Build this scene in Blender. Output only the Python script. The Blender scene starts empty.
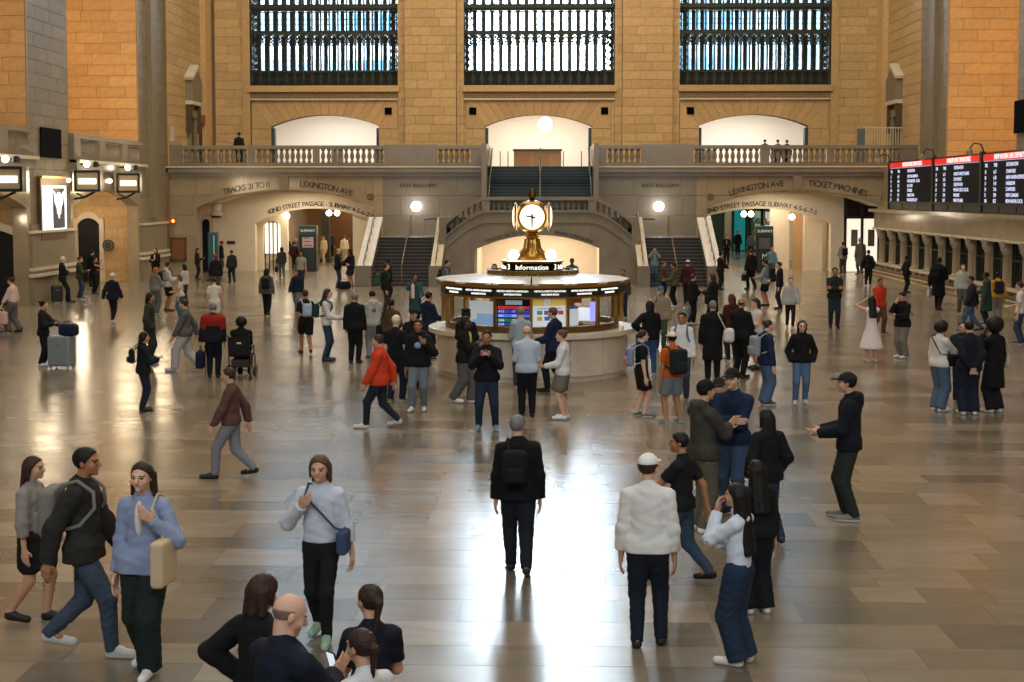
import bpy, math, random
import numpy as np
from mathutils import Vector, Matrix, Euler
RND = random.Random(7)
SC = bpy.context.scene
COL = SC.collection
PI = math.pi

# ------------------------------------------------------------------ camera
F = 1422.0
CAMZ = 4.15
PITCH, YAW = math.atan(92 / F), math.atan(33 / F)        # eye level lies at row 195; the rest is lens shift
ROW0 = 195 + 92
cd = bpy.data.cameras.new('camera'); cam = bpy.data.objects.new('camera', cd); COL.objects.link(cam)
cam.location = (0, 0, CAMZ); cam.rotation_euler = (PI / 2 - PITCH, 0, YAW)
cd.sensor_width = 36.0; cd.lens = 36.0 * F / 1024.0; cd.clip_end = 600; cd.shift_y = -(341 - ROW0) / 1024
SC.camera = cam
CR = Euler(cam.rotation_euler).to_matrix()
# ------------------------------------------------------------------ sky, lights, exposure
W = bpy.data.worlds.new('sky'); SC.world = W; W.use_nodes = True
bg = W.node_tree.nodes['Background']; bg.inputs[0].default_value = (0.70, 0.86, 1.0, 1); bg.inputs[1].default_value = 34.0
SC.view_settings.view_transform = 'Standard'; SC.view_settings.look = 'None'
SC.view_settings.exposure = 0.0; SC.view_settings.gamma = 1.0; SC.view_settings.use_curve_mapping = False

def area(name, loc, rot, sx, sy, power, col, portal=False, spread=PI):
    l = bpy.data.lights.new(name, 'AREA'); l.shape = 'RECTANGLE'; l.size = sx; l.size_y = sy; l.energy = power; l.color = col; l.spread = spread
    if portal: l.cycles.is_portal = True
    o = bpy.data.objects.new(name, l); o.location = loc; o.rotation_euler = rot; COL.objects.link(o); return o
def point(name, loc, power, col, r=0.2):
    l = bpy.data.lights.new(name, 'POINT'); l.energy = power; l.color = col; l.shadow_soft_size = r
    o = bpy.data.objects.new(name, l); o.location = loc; COL.objects.link(o); return o
WARM = (1.0, 0.80, 0.56); ORANGE = (1.0, 0.50, 0.17); SOFT = (1.0, 0.90, 0.76)
# cornice lamps along the vault and the big chandeliers, all above the frame
area('vault_lamps', (-.3, 42, 30), (0, 0, 0), 26, 70, 11500, (1.0, .865, .69))
for sx in (-1, 1):
    for y, e in ((48, 220), (61.5, 430)):                     # lamps that wash the orange bays, hidden in the bay behind its west pier
        area('bay_lamp', (-.25 + sx * 22.3, y - 2.2, 10.0), (PI / 2, 0, 0), 1.6, 9, e, ORANGE)
for y, e in ((49.2, 130), (58.7, 150), (64.1, 150)): point('lantern_floodlight', (-17.5, y, 4.7), e, (1, .78, .5), .45)
area('east_wall_wash', (-.3, 58, 26), (math.radians(58), 0, 0), 30, 3, 2700, (1, .79, .54))
for x in (-12.8, -.3, 12.2):
    area('day_portal', (x, 82.4, 18.5), (-PI / 2, 0, 0), 9, 17, 1, (1, 1, 1), True)
    area('west_portal', (x, -6.2, 16.2), (PI / 2, 0, 0), 4, 4.4, 1, (1, 1, 1), True)

# ------------------------------------------------------------------ pixel helpers
def ray(px, py): return (CR @ Vector(((px - 512) / F, -(py - ROW0) / F, -1))).normalized()
def at_y(px, py, Y):
    d = ray(px, py); t = Y / d.y; return Vector((d.x * t, Y, CAMZ + d.z * t))
def at_z(px, py, z=0.0):
    d = ray(px, py); t = (z - CAMZ) / d.z; return Vector((d.x * t, d.y * t, z))
def at_x(px, py, X):
    d = ray(px, py); t = X / d.x; return Vector((X, d.y * t, CAMZ + d.z * t))

# ------------------------------------------------------------------ materials
_M = {}
def lin(c):
    if isinstance(c, str):
        c = tuple(int(c[i:i + 2], 16) / 255 for i in (0, 2, 4))
        c = tuple(x / 12.92 if x <= .04045 else ((x + .055) / 1.055) ** 2.4 for x in c)
    return (c[0], c[1], c[2], 1)
def mat(kind, col, rough=.6, metal=0.0, bump=0.0, scale=20.0, var=0.0, emit=0.0, objvar=0.0, spec=.5):
    key = (kind, col, rough, metal, bump, scale, var, emit, objvar, spec)
    if key in _M: return _M[key]
    m = bpy.data.materials.new(kind); m.use_nodes = True; nt = m.node_tree; b = nt.nodes['Principled BSDF']
    c = lin(col); b.inputs['Base Color'].default_value = c; b.inputs['Roughness'].default_value = rough; b.inputs['Metallic'].default_value = metal
    b.inputs['Specular IOR Level'].default_value = spec
    N = nt.nodes.new; L = nt.links.new
    if emit:
        b.inputs['Emission Color'].default_value = c; b.inputs['Emission Strength'].default_value = emit
    if bump or var or objvar:
        tc = N('ShaderNodeTexCoord'); nz = N('ShaderNodeTexNoise'); nz.inputs['Scale'].default_value = scale; nz.inputs['Detail'].default_value = 5
        L(tc.outputs['Object'], nz.inputs['Vector'])
        if bump:
            bp = N('ShaderNodeBump'); bp.inputs['Strength'].default_value = bump; bp.inputs['Distance'].default_value = .02
            L(nz.outputs['Fac'], bp.inputs['Height']); L(bp.outputs['Normal'], b.inputs['Normal'])
        if var or objvar:
            mr = N('ShaderNodeMapRange'); mr.inputs['From Min'].default_value = .25; mr.inputs['From Max'].default_value = .75
            mr.inputs['To Min'].default_value = 1 - var; mr.inputs['To Max'].default_value = 1 + var
            L(nz.outputs['Fac'], mr.inputs['Value']); val = mr.outputs[0]
            if objvar:
                oi = N('ShaderNodeObjectInfo'); ge = N('ShaderNodeNewGeometry')
                ad = N('ShaderNodeMath'); ad.operation = 'ADD'; L(oi.outputs['Random'], ad.inputs[0]); L(ge.outputs['Random Per Island'], ad.inputs[1])
                fr = N('ShaderNodeMath'); fr.operation = 'FRACT'; L(ad.outputs[0], fr.inputs[0])
                m2 = N('ShaderNodeMapRange'); m2.inputs['To Min'].default_value = 1 - objvar; m2.inputs['To Max'].default_value = 1 + objvar
                L(fr.outputs[0], m2.inputs['Value'])
                mu = N('ShaderNodeMath'); mu.operation = 'MULTIPLY'; L(val, mu.inputs[0]); L(m2.outputs[0], mu.inputs[1]); val = mu.outputs[0]
            vm = N('ShaderNodeVectorMath'); vm.operation = 'SCALE'; vm.inputs[0].default_value = c[:3]
            L(val, vm.inputs['Scale']); L(vm.outputs[0], b.inputs['Base Color'])
    _M[key] = m; return m
def glass(tint=(1, 1, 1), gl=.06):
    key = ('glass', tint, gl)
    if key in _M: return _M[key]
    m = bpy.data.materials.new('glass'); m.use_nodes = True; nt = m.node_tree; nt.nodes.clear(); N = nt.nodes.new; L = nt.links.new
    o = N('ShaderNodeOutputMaterial'); t = N('ShaderNodeBsdfTransparent'); g = N('ShaderNodeBsdfGlossy'); x = N('ShaderNodeMixShader')
    t.inputs[0].default_value = (*tint, 1); g.inputs['Roughness'].default_value = .02; x.inputs[0].default_value = gl
    L(t.outputs[0], x.inputs[1]); L(g.outputs[0], x.inputs[2]); L(x.outputs[0], o.inputs[0]); _M[key] = m; return m

STONE = mat('ashlar_stone', 'bb9a68', .62, bump=.1, scale=6, var=.13, objvar=.1)
MORTAR = mat('mortar', '7a6546', .9)
MARBLE = mat('marble', '7d7464', .22, bump=.03, scale=1.4, var=.13, objvar=.05)
MARBLE2 = mat('polished_marble', '95866c', .14, bump=.02, scale=1.2, var=.14, objvar=.06)
PALE = mat('pale_marble', 'c9bda6', .3, var=.1, scale=2)
BRONZE = mat('dark_bronze', '2c332c', .5, .4, bump=.1, scale=30, var=.2)
BRASS = mat('brass', 'b08a48', .28, .95, var=.12, scale=15)
DARK = mat('dark_paint', '15171a', .5)
IRON = mat('window_iron', '2c3229', .6, .2)
BLACKHOLE = mat('painted_dark_inside', '0b0a09', .8)
CREAM = mat('cream_plaster', 'e6d6bb', .5, var=.05, scale=3)
WHITE = mat('white_plaster', 'efe9df', .6)
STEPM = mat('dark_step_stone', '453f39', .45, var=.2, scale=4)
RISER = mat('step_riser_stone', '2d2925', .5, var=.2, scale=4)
STEEL = mat('brushed_steel', 'b9bab8', .25, .9)

# ------------------------------------------------------------------ object helpers
def tag(o, label=None, cat=None, group=None, kind=None):
    for k, v in (('label', label), ('category', cat), ('group', group), ('kind', kind)):
        if v: o[k] = v
    return o
def link(o, parent=None):
    COL.objects.link(o)
    if parent is not None: o.parent = parent
    return o
def empty(name, loc=(0, 0, 0), label=None, cat=None, group=None, rz=0):
    o = bpy.data.objects.new(name, None); o.location = loc; o.rotation_euler = (0, 0, rz); o.empty_display_size = .1
    COL.objects.link(o); return tag(o, label, cat, group)
def S(o): return tag(o, kind='structure')

class MB:
    """collects shapes for ONE mesh"""
    def __init__(s): s.v = []; s.f = []; s.m = []; s.cm = 0
    def add(s, vs, fs):
        n = len(s.v); s.v += [tuple(v) for v in vs]; s.f += [tuple(i + n for i in f) for f in fs]; s.m += [s.cm] * len(fs); return s
    def box(s, x0, x1, y0, y1, z0, z1):
        return s.add([(x0, y0, z0), (x1, y0, z0), (x1, y1, z0), (x0, y1, z0), (x0, y0, z1), (x1, y0, z1), (x1, y1, z1), (x0, y1, z1)],
                     [(0, 3, 2, 1), (4, 5, 6, 7), (0, 1, 5, 4), (1, 2, 6, 5), (2, 3, 7, 6), (3, 0, 4, 7)])
    def quad(s, a, b, c, d): return s.add([a, b, c, d], [(0, 1, 2, 3)])
    def prism(s, pts, d):
        """planar polygon pts (3d) extruded by vector d"""
        n = len(pts); d = Vector(d); P = [Vector(p) for p in pts]
        return s.add(P + [p + d for p in P], [tuple(range(n))[::-1], tuple(range(n, 2 * n))] + [(i, (i + 1) % n, n + (i + 1) % n, n + i) for i in range(n)])
    def lathe(s, prof, c=(0, 0, 0), n=16, cap=True):
        c = Vector(c); vs = []; fs = []
        for r, z in prof: vs += [c + Vector((r * math.cos(2 * PI * k / n), r * math.sin(2 * PI * k / n), z)) for k in range(n)]
        for i in range(len(prof) - 1):
            for k in range(n): fs.append((i * n + k, i * n + (k + 1) % n, (i + 1) * n + (k + 1) % n, (i + 1) * n + k))
        if cap: fs += [tuple(range(n))[::-1], tuple(range((len(prof) - 1) * n, len(prof) * n))]
        return s.add(vs, fs)
    def tube(s, pts, r, n=8, closed=False):
        P = [Vector(p) for p in pts]; m = len(P); vs = []; fs = []; rr = r if isinstance(r, (list, tuple)) else [r] * m
        up = None
        for i, p in enumerate(P):
            a = P[(i - 1) % m] if closed or i else p; b = P[(i + 1) % m] if closed or i < m - 1 else p
            t = (b - a).normalized()
            if up is None: up = Vector((0, 0, 1)) if abs(t.z) < .9 else Vector((1, 0, 0))
            x = t.cross(up)
            if x.length < 1e-4: x = t.orthogonal()
            x.normalize(); y = x.cross(t).normalized(); up = y
            vs += [p + (x * math.cos(2 * PI * k / n) + y * math.sin(2 * PI * k / n)) * rr[i] for k in range(n)]
        for i in range(m if closed else m - 1):
            j = (i + 1) % m
            for k in range(n): fs.append((i * n + k, i * n + (k + 1) % n, j * n + (k + 1) % n, j * n + k))
        if not closed: fs += [tuple(range(n))[::-1], tuple(range((m - 1) * n, m * n))]
        return s.add(vs, fs)
    def ball(s, c, r, n=12, sz=1.0):
        k = max(6, n // 2 + 1)
        return s.lathe([(max(1e-3, r * math.sin(PI * i / k)), -r * sz * math.cos(PI * i / k)) for i in range(k + 1)], c, n, False)
    def mesh(s, name, mats, smooth=False):
        me = bpy.data.meshes.new(name); me.from_pydata(s.v, [], s.f)
        for m in (mats if isinstance(mats, (list, tuple)) else [mats]): me.materials.append(m)
        if any(s.m): me.polygons.foreach_set('material_index', s.m)
        if smooth:
            me.polygons.foreach_set('use_smooth', [True] * len(me.polygons))
            try: me.set_sharp_from_angle(angle=math.radians(40))
            except Exception: pass
        me.update(); return me
    def build(s, name, mats, parent=None, smooth=False, loc=None):
        o = bpy.data.objects.new(name, s.mesh(name, mats, smooth))
        if loc is not None: o.location = loc
        return link(o, parent)
def box(name, x0, x1, y0, y1, z0, z1, m, parent=None): return MB().box(x0, x1, y0, y1, z0, z1).build(name, m, parent)

# ------------------------------------------------------------------ stone blocks
_BM = {}
def block_mesh(w, h, d, m, g):
    k = (round(w, 2), round(h, 2), d, m.name, g)
    if k not in _BM:
        a, b, c = w / 2 - g / 2, h / 2 - g / 2, .007
        vs = [(-a, 0, -b), (a, 0, -b), (a, 0, b), (-a, 0, b), (-a, -d + c, -b), (a, -d + c, -b), (a, -d + c, b), (-a, -d + c, b), (-a + c, -d, -b + c), (a - c, -d, -b + c), (a - c, -d, b - c), (-a + c, -d, b - c)]
        fs = [(8, 9, 10, 11)]
        for i in range(4):
            j = (i + 1) % 4; fs += [(i, j, 4 + j, 4 + i), (4 + i, 4 + j, 8 + j, 8 + i)]
        me = bpy.data.meshes.new('stone_block'); me.from_pydata([], [], []); me.from_pydata(vs, [], fs); me.materials.append(m); _BM[k] = me
    return _BM[k]
COUNT = {}
def put_block(parent, name, me, M, stuff):
    n = COUNT.get((parent.name, name), 0)
    if n >= 290:
        b = stuff
        b.add([M @ v.co for v in me.vertices], [tuple(p.vertices) for p in me.polygons]); return
    COUNT[(parent.name, name)] = n + 1
    o = bpy.data.objects.new(name, me); o.matrix_world = M; COL.objects.link(o); o.parent = parent
def ashlar(parent, O, U, N, u0, u1, z0, z1, rh, bw, m=None, ops=(), d=.05, g=.01, seed=1, name='stone_block', jit=.35):
    """courses of blocks on the plane O+U*u+Z*z facing N; ops = [(ua, ub, f)]: openings below z=f(u)"""
    m = m or STONE; R = random.Random(seed); O, U, N = Vector(O), Vector(U), Vector(N); stuff = MB()
    rows = max(1, round((z1 - z0) / rh)); h = (z1 - z0) / rows
    B = Matrix((U, -N, Vector((0, 0, 1)))).transposed().to_4x4()
    for r in range(rows):
        zb, zt = z0 + r * h, z0 + (r + 1) * h; u = u0; first = True
        while u < u1 - 1e-3:
            w = bw * (1 + jit * (R.random() * 2 - 1)); w = round(w * (.5 if first and r % 2 else 1), 1); first = False
            if u + w > u1 - bw * .35: w = u1 - u
            ua, ub = u, u + w; u = ub
            pieces = [(ua, ub, None)]
            for (oa, obb, fn) in ops:
                nx = []
                for (a, b, f) in pieces:
                    if f is not None or b <= oa + 1e-4 or a >= obb - 1e-4: nx.append((a, b, f)); continue
                    if a < oa: nx.append((a, oa, None))
                    if b > obb: nx.append((obb, b, None))
                    nx.append((max(a, oa), min(b, obb), fn))
                pieces = nx
            for (a, b, f) in pieces:
                if b - a < .06: continue
                if f is not None:
                    us = [a + (b - a) * i / 6 for i in range(7)]; lo = [max(zb, f(x)) for x in us]
                    keep = [i for i in range(7) if lo[i] < zt - .03]
                    if not keep: continue
                    if any(l > zb + 1e-4 for l in lo):
                        if len(keep) < 2: continue
                        pts = [(us[i] , lo[i]) for i in keep] + [(us[keep[-1]], zt), (us[keep[0]], zt)]
                        cu, cz = (us[keep[0]] + us[keep[-1]]) / 2, (zb + zt) / 2; gg = g / 2
                        loc = [((p[0] - cu) * (1 - g / max(.1, us[keep[-1]] - us[keep[0]])), p[1] - cz + (gg if p[1] < zt - 1e-4 else -gg)) for p in pts]
                        mb = MB().prism([(x, 0, z) for x, z in loc], (0, -d, 0))
                        put_block(parent, name, mb.mesh('stone_block', m), Matrix.Translation(O + U * cu + Vector((0, 0, cz))) @ B, stuff); continue
                put_block(parent, name, block_mesh(b - a, h, d, m, g), Matrix.Translation(O + U * ((a + b) / 2) + Vector((0, 0, (zb + zt) / 2))) @ B, stuff)
    if stuff.v: tag(stuff.build('far_' + name, m, parent), kind='stuff')
def seg_arch(x0, x1, zs, za):
    """height of a segmental arch springing at zs, apex za"""
    c = (x0 + x1) / 2; w = (x1 - x0) / 2; r = za - zs; R = (w * w + r * r) / (2 * r)
    return lambda x: zs + math.sqrt(max(0, R * R - (x - c) ** 2)) - (R - r)
def arch_wall(mb, x0, x1, z0, z1, y0, y1, ops, along='x', n=16):
    """wall slab between y0,y1 (or x when along='y') with arched openings ops=[(a,b,fn,zfloor)]"""
    def pt(u, d, z): return (u, d, z) if along == 'x' else (d, u, z)
    xs = x0
    def slab(a, b, za, zb):
        if b - a > 1e-4 and zb - za > 1e-4:
            if along == 'x': mb.box(a, b, y0, y1, za, zb)
            else: mb.box(y0, y1, a, b, za, zb)
    for (a, b, fn, zf) in sorted(ops):
        slab(xs, a, z0, z1); slab(a, b, z0, zf)
        us = [a + (b - a) * i / n for i in range(n + 1)]
        for i in range(n):
            p, q = us[i], us[i + 1]; zp, zq = min(fn(p + 1e-6), z1), min(fn(q - 1e-6), z1)
            mb.add([pt(p, y0, zp), pt(q, y0, zq), pt(q, y0, z1), pt(p, y0, z1), pt(p, y1, zp), pt(q, y1, zq), pt(q, y1, z1), pt(p, y1, z1)],
                   [(0, 1, 2, 3), (5, 4, 7, 6), (0, 4, 5, 1), (3, 2, 6, 7), (0, 3, 7, 4), (1, 5, 6, 2)])
        xs = b
    slab(xs, x1, z0, z1); return mb

# ------------------------------------------------------------------ lettering
_T = {}
def glyphs(txt, size, ext=.01, align='CENTER'):
    k = (txt, size, ext, align)
    if k not in _T:
        cu = bpy.data.curves.new('lettering', 'FONT'); cu.body = txt; cu.size = size; cu.extrude = ext; cu.align_x = align; cu.resolution_u = 3
        o = bpy.data.objects.new('lettering', cu); COL.objects.link(o); dg = bpy.context.evaluated_depsgraph_get(); dg.update()
        me = bpy.data.meshes.new_from_object(o.evaluated_get(dg)); V = [v.co.copy() for v in me.vertices]; Fs = [tuple(p.vertices) for p in me.polygons]
        bpy.data.objects.remove(o); bpy.data.curves.remove(cu); bpy.data.meshes.remove(me); _T[k] = (V, Fs)
    return _T[k]
def text_on(mb, txt, M, size, ext=.01, align='CENTER'):
    V, Fs = glyphs(txt, size, ext, align); mb.add([M @ v for v in V], Fs)
def facing(loc, N, tilt=0.0):
    """matrix that stands text upright on a plane facing N"""
    N = Vector(N).normalized(); X = Vector((0, 0, 1)).cross(N).normalized(); Z = N.cross(X)
    return Matrix.Translation(Vector(loc)) @ Matrix((X, Z, N)).transposed().to_4x4() @ Matrix.Rotation(tilt, 4, 'Z')
def arc_text(mb, txt, xa, xb, fn, Y, size, ext=.012):
    """letters spread from xa to xb riding the curve z=fn(x) on a plane Y facing the hall"""
    adv = []
    for c in txt:
        if c == ' ': adv.append(.35); continue
        V, _ = glyphs(c, 1.0, .0, 'LEFT'); adv.append(max(v.x for v in V) + .14)
    tot = sum(adv); x = 0; k = (xb - xa) / tot
    for c, a in zip(txt, adv):
        if c != ' ':
            cx = xa + (x + a / 2) * k; sl = math.atan((fn(cx + .05) - fn(cx - .05)) / .1)
            text_on(mb, c, facing((cx, Y, fn(cx)), (0, -1, 0), sl), size, ext)
        x += a
# =================================================================== THE HALL
XL, XR, XC = -19.4, 18.9, -0.28
Y1, Y3 = 72.9, 81.0                       # balcony front, east wall
ZB = 5.65                                 # balcony floor
FLOOR_C = '84705b'
def floor_mat():
    m = bpy.data.materials.new('floor_marble'); m.use_nodes = True; nt = m.node_tree; b = nt.nodes['Principled BSDF']; N = nt.nodes.new; L = nt.links.new
    tc = N('ShaderNodeTexCoord'); oi = N('ShaderNodeObjectInfo'); ge = N('ShaderNodeNewGeometry')
    ad = N('ShaderNodeMath'); ad.operation = 'ADD'; L(oi.outputs['Random'], ad.inputs[0]); L(ge.outputs['Random Per Island'], ad.inputs[1])
    fr = N('ShaderNodeMath'); fr.operation = 'FRACT'; L(ad.outputs[0], fr.inputs[0])
    mp = N('ShaderNodeMapping'); mp.inputs['Scale'].default_value = (.5, 1.6, 1); L(ge.outputs['Position'], mp.inputs['Vector'])
    wob = N('ShaderNodeVectorMath'); wob.operation = 'ADD'; L(mp.outputs[0], wob.inputs[0]); L(fr.outputs[0], wob.inputs[1])
    n1 = N('ShaderNodeTexNoise'); n1.inputs['Scale'].default_value = 2.2; n1.inputs['Detail'].default_value = 8; n1.inputs['Distortion'].default_value = .8; L(wob.outputs[0], n1.inputs['Vector'])
    r = N('ShaderNodeValToRGB'); e = r.color_ramp.elements; e[0].position = 0; e[0].color = lin('6a6154'); e[1].position = 1; e[1].color = lin('928371')
    e2 = r.color_ramp.elements.new(.5); e2.color = lin('817562'); L(fr.outputs[0], r.inputs[0])
    mr = N('ShaderNodeMapRange'); mr.inputs[1].default_value = .25; mr.inputs[2].default_value = .75; mr.inputs[3].default_value = .84; mr.inputs[4].default_value = 1.14; L(n1.outputs['Fac'], mr.inputs[0])
    vm = N('ShaderNodeVectorMath'); vm.operation = 'SCALE'; L(r.outputs[0], vm.inputs[0]); L(mr.outputs[0], vm.inputs['Scale']); L(vm.outputs[0], b.inputs['Base Color'])
    n2 = N('ShaderNodeTexNoise'); n2.inputs['Scale'].default_value = 1.1; n2.inputs['Detail'].default_value = 4; L(ge.outputs['Position'], n2.inputs['Vector'])
    rr = N('ShaderNodeMapRange'); rr.inputs[1].default_value = .3; rr.inputs[2].default_value = .7; rr.inputs[3].default_value = .17; rr.inputs[4].default_value = .25; L(n2.outputs['Fac'], rr.inputs[0])
    L(rr.outputs[0], b.inputs['Roughness'])
    b.inputs['Specular IOR Level'].default_value = .75
    return m
FM = floor_mat(); GROUT = mat('floor_joint', '6b6055', .6)
floor = S(MB().quad((-34, -6, -.004), (34, -6, -.004), (34, 110, -.004), (-34, 110, -.004)).build('floor', GROUT))
# slabs: courses across the hall; the nearest 290 in view are objects, the others one mesh
def floor_tiles():
    R = random.Random(3); tiles = []; y = -4.0; row = 0
    while y < 108:
        d = .74 if row % 3 else .56; x = -33 - R.random()
        while x < 33:
            w = R.choice((.7, .9, 1.0, 1.2, 1.5)); tiles.append((x, y, w, d)); x += w
        y += d; row += 1
    def vis(t):
        X, Y = t[0] + t[2] / 2, t[1] + t[3] / 2
        return Y > 11.6 and abs(X + .28) < Y * .385 + .8 and abs(X) < 19
    near = sorted([t for t in tiles if vis(t)], key=lambda t: t[1])[:290]; ns = set(near); me = {}; far = MB()
    def slab(mb, x0, y0, x1, y1):
        g, c = .0022, .0002
        mb.add([(x0 + g, y0 + g, -.005), (x1 - g, y0 + g, -.005), (x1 - g, y1 - g, -.005), (x0 + g, y1 - g, -.005), (x0 + g + c, y0 + g + c, 0), (x1 - g - c, y0 + g + c, 0), (x1 - g - c, y1 - g - c, 0), (x0 + g + c, y1 - g - c, 0)],
               [(4, 5, 6, 7), (0, 1, 5, 4), (1, 2, 6, 5), (2, 3, 7, 6), (3, 0, 4, 7)])
    for t in tiles:
        if t in ns:
            k = (t[2], t[3])
            if k not in me: b = MB(); slab(b, 0, 0, *k); me[k] = b.mesh('tile', FM)
            o = bpy.data.objects.new('tile', me[k]); o.location = (t[0], t[1], 0); link(o, floor)
        else: slab(far, t[0], t[1], t[0] + t[2], t[1] + t[3])
    tag(far.build('further_tiles', FM, floor), kind='stuff')
floor_tiles()

# shell that closes the hall above and behind
S(box('ceiling', -34, 34, -6, Y3 + 3, 34, 34.5, mat('vault_plaster', '5f7a72', .8)))
ww = MB(); xs_ = [-34, -14.8, -10.8, -2.3, 1.7, 10.2, 14.2, 34]           # west wall with the upper lights of its three windows open to the sky
for i in range(7):
    if i % 2 == 0: ww.box(xs_[i], xs_[i + 1], -6.5, -6, 0, 34)
    else: ww.box(xs_[i], xs_[i + 1], -6.5, -6, 0, 14).box(xs_[i], xs_[i + 1], -6.5, -6, 18.4, 34)
S(ww.build('wall_west', STONE))
wl = S(MB().box(-24, -23.5, -6, 74, 0, 34).build('wall_north', STONE))
wr = S(MB().box(23, 23.5, -6, 74, 0, 34).build('wall_south', STONE))

# ---- side bays and piers
def pier(side, ya, yb, seed):
    """hall face + west face in blocks; plinth parts. side -1 north, 1 south"""
    xf = XL if side < 0 else XR; xo = xf + side * 4.3
    p = S(box('pillar', min(xf - side * -.06, xo), max(xf + side * .06, xo), ya + .06, yb, 0, 30, MORTAR))
    zt = 15.5
    if side < 0:
        ashlar(p, (xf - .06, 0, 0), (0, 1, 0), (1, 0, 0), ya, yb, 3.05, zt, .52, 1.5, GREYST_SHADE, seed=seed)
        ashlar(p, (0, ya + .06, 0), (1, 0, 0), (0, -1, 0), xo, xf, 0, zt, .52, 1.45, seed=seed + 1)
    else:
        ashlar(p, (xf + .06, 0, 0), (0, -1, 0), (-1, 0, 0), -yb, -ya, 3.05, zt, .52, 1.5, GREYST_SHADE, seed=seed)
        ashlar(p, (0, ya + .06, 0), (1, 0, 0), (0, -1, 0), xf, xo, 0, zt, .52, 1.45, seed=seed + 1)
    def pl(name, e, za, zb, m):
        a, b = sorted((xf - side * -.5, xf - side * e)); box(name, a, b, ya - e * .8, yb + (e * .8 if yb < 70 else -.4), za, zb, m, p)
    pl('plinth', .18, 0, 1.05, GREYST_SHADE); pl('plinth_moulding', .3, 1.05, 1.17, PALE); pl('plinth_moulding', .24, 1.28, 1.4, PALE); pl('plinth_neck', .2, 1.17, 1.28, GREYST_SHADE)
    pl('dado', .12, 1.4, 2.7, GREYST_SHADE); pl('dado_cap', .2, 2.7, 2.8, PALE); pl('dado_neck', .05, 2.8, 3.05, GREYST_SHADE)
    if yb > 70:                                                   # the corner pier ends in two stepped strips
        x = xf - side * -.1; a, b = sorted((xf + side * .05, xf - side * .22)); box('pilaster_strip', a, b, ya + 1.6, ya + 2.5, 3.05, 15.5, GREYST_SHADE, p)
    return p
GREYST_SHADE = mat('grey_ashlar_shade', '7f725a', .6, bump=.1, scale=6, var=.13, objvar=.09)  # plinth and trim grey; the pier hall faces' shade is painted with it too
pierA = pier(-1, 53.2, 57.8, 11); pierB = pier(-1, 67.8, 72.6, 13)
pierC = pier(1, 53.2, 57.8, 15); pierD = pier(1, 67.8, 72.6, 17)
pierZ = pier(-1, 38.6, 43.2, 19); pierY = pier(1, 38.6, 43.2, 21)
GRILLE = mat('speaker_grille', '070707', .95, spec=.05)
def wall_box(name, p, x, y, w, z0, z1, side, m):
    a, b = sorted((x, x + side * .04)); return box(name, a, b, y - w / 2, y + w / 2, z0, z1, m, p)

BAL = [(.05, 0), (.085, .02), (.085, .07), (.05, .1), (.05, .14), (.1, .3), (.09, .4), (.05, .56), (.045, .6), (.07, .63), (.085, .66), (.085, .72)]
_bal = {}
def baluster(parent, loc, h=.72, m=None, n=8, r=1.0):
    m = m or MARBLE; k = (h, m.name, n, r)
    if k not in _bal: _bal[k] = MB().lathe([(a * r, b * h / .72) for a, b in BAL], n=n).mesh('baluster', m, True)
    o = bpy.data.objects.new('baluster', _bal[k]); o.location = loc; return link(o, parent)

# ---- bays: low arched wall, gallery slab and balustrade along the hall face
def bay(side, ya, yb):
    xf = XL if side < 0 else XR; xi = xf + side * .55
    a, b = sorted((xf, xi)); fn = seg_arch(ya + .35, yb - .3, 3.65, 4.35)
    w = S(arch_wall(MB(), ya - .0, yb, 0, 5.15, a, b, [(ya + .35, yb - .3, fn, 0)], 'y').build('wall_north_arcade' if side < 0 else 'wall_south_arcade', MARBLE2))
    a, b = sorted((xf - side * .3, xf + side * 4))
    g = S(box('gallery_slab', a, b, ya, yb, 5.15, 5.6, MARBLE)); a, b = sorted((xf - side * .42, xf)); box('slab_moulding', a, b, ya, yb, 5.48, 5.6, PALE, g)
    bl = S(empty('balustrade_structure', (0, 0, 0))); bl.name = 'trim_gallery'
    a, b = sorted((xf - side * .2, xf + side * .2)); box('rail', a, b, ya, yb, 6.48, 6.66, MARBLE, bl); box('base_rail', a, b, ya, yb, 5.6, 5.76, MARBLE, bl)
    n = 3; seg = (yb - ya) / n
    for i in range(n):
        y0 = ya + i * seg
        box('pedestal', a, b, y0, y0 + .8, 5.76, 6.48, MARBLE, bl)
        k = int((seg - .9) / .3)
        for j in range(k): baluster(bl, (xf, y0 + .95 + (seg - .95) * (j + .5) / k, 5.76))
    # inner ground passage: soffit and back wall
    a, b = sorted((xf + side * .5, xf + side * 4.1))
    return w
bayN = bay(-1, 57.8, 67.8); bay(-1, 43.2, 53.2); S(box('wall_south_lower', XR, XR + .5, 43.2, 72.6, 0, 5.4, MARBLE2))
# dark arched doorway in the bay's end wall, its unlit inside painted as a black panel, lit vault around it
def door_in_bay(y, x0, x1, zs, za, n):
    fn = seg_arch(x0, x1, zs, za); d = S(empty('door_%d' % n))
    us = [x0 + (x1 - x0) * i / 10 for i in range(11)]
    MB().prism([(x0, y - .03, 0), (x1, y - .03, 0)] + [(u, y - .03, fn(u)) for u in us[::-1]], (0, .02, 0)).build('opening', BLACKHOLE, d)
    f = MB()
    for i in range(10):
        p, q = us[i], us[i + 1]; f.add([(p, y - .14, fn(p)), (q, y - .14, fn(q)), (q, y - .14, fn(q) + .3), (p, y - .14, fn(p) + .3), (p, y, fn(p)), (q, y, fn(q)), (q, y, fn(q) + .3), (p, y, fn(p) + .3)], [(0, 1, 2, 3), (0, 4, 5, 1), (3, 2, 6, 7)])
    f.box(x0 - .22, x0, y - .14, y, 0, zs + .25); f.box(x1, x1 + .22, y - .14, y, 0, zs + .25); f.build('frame', PALE, d)
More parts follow.
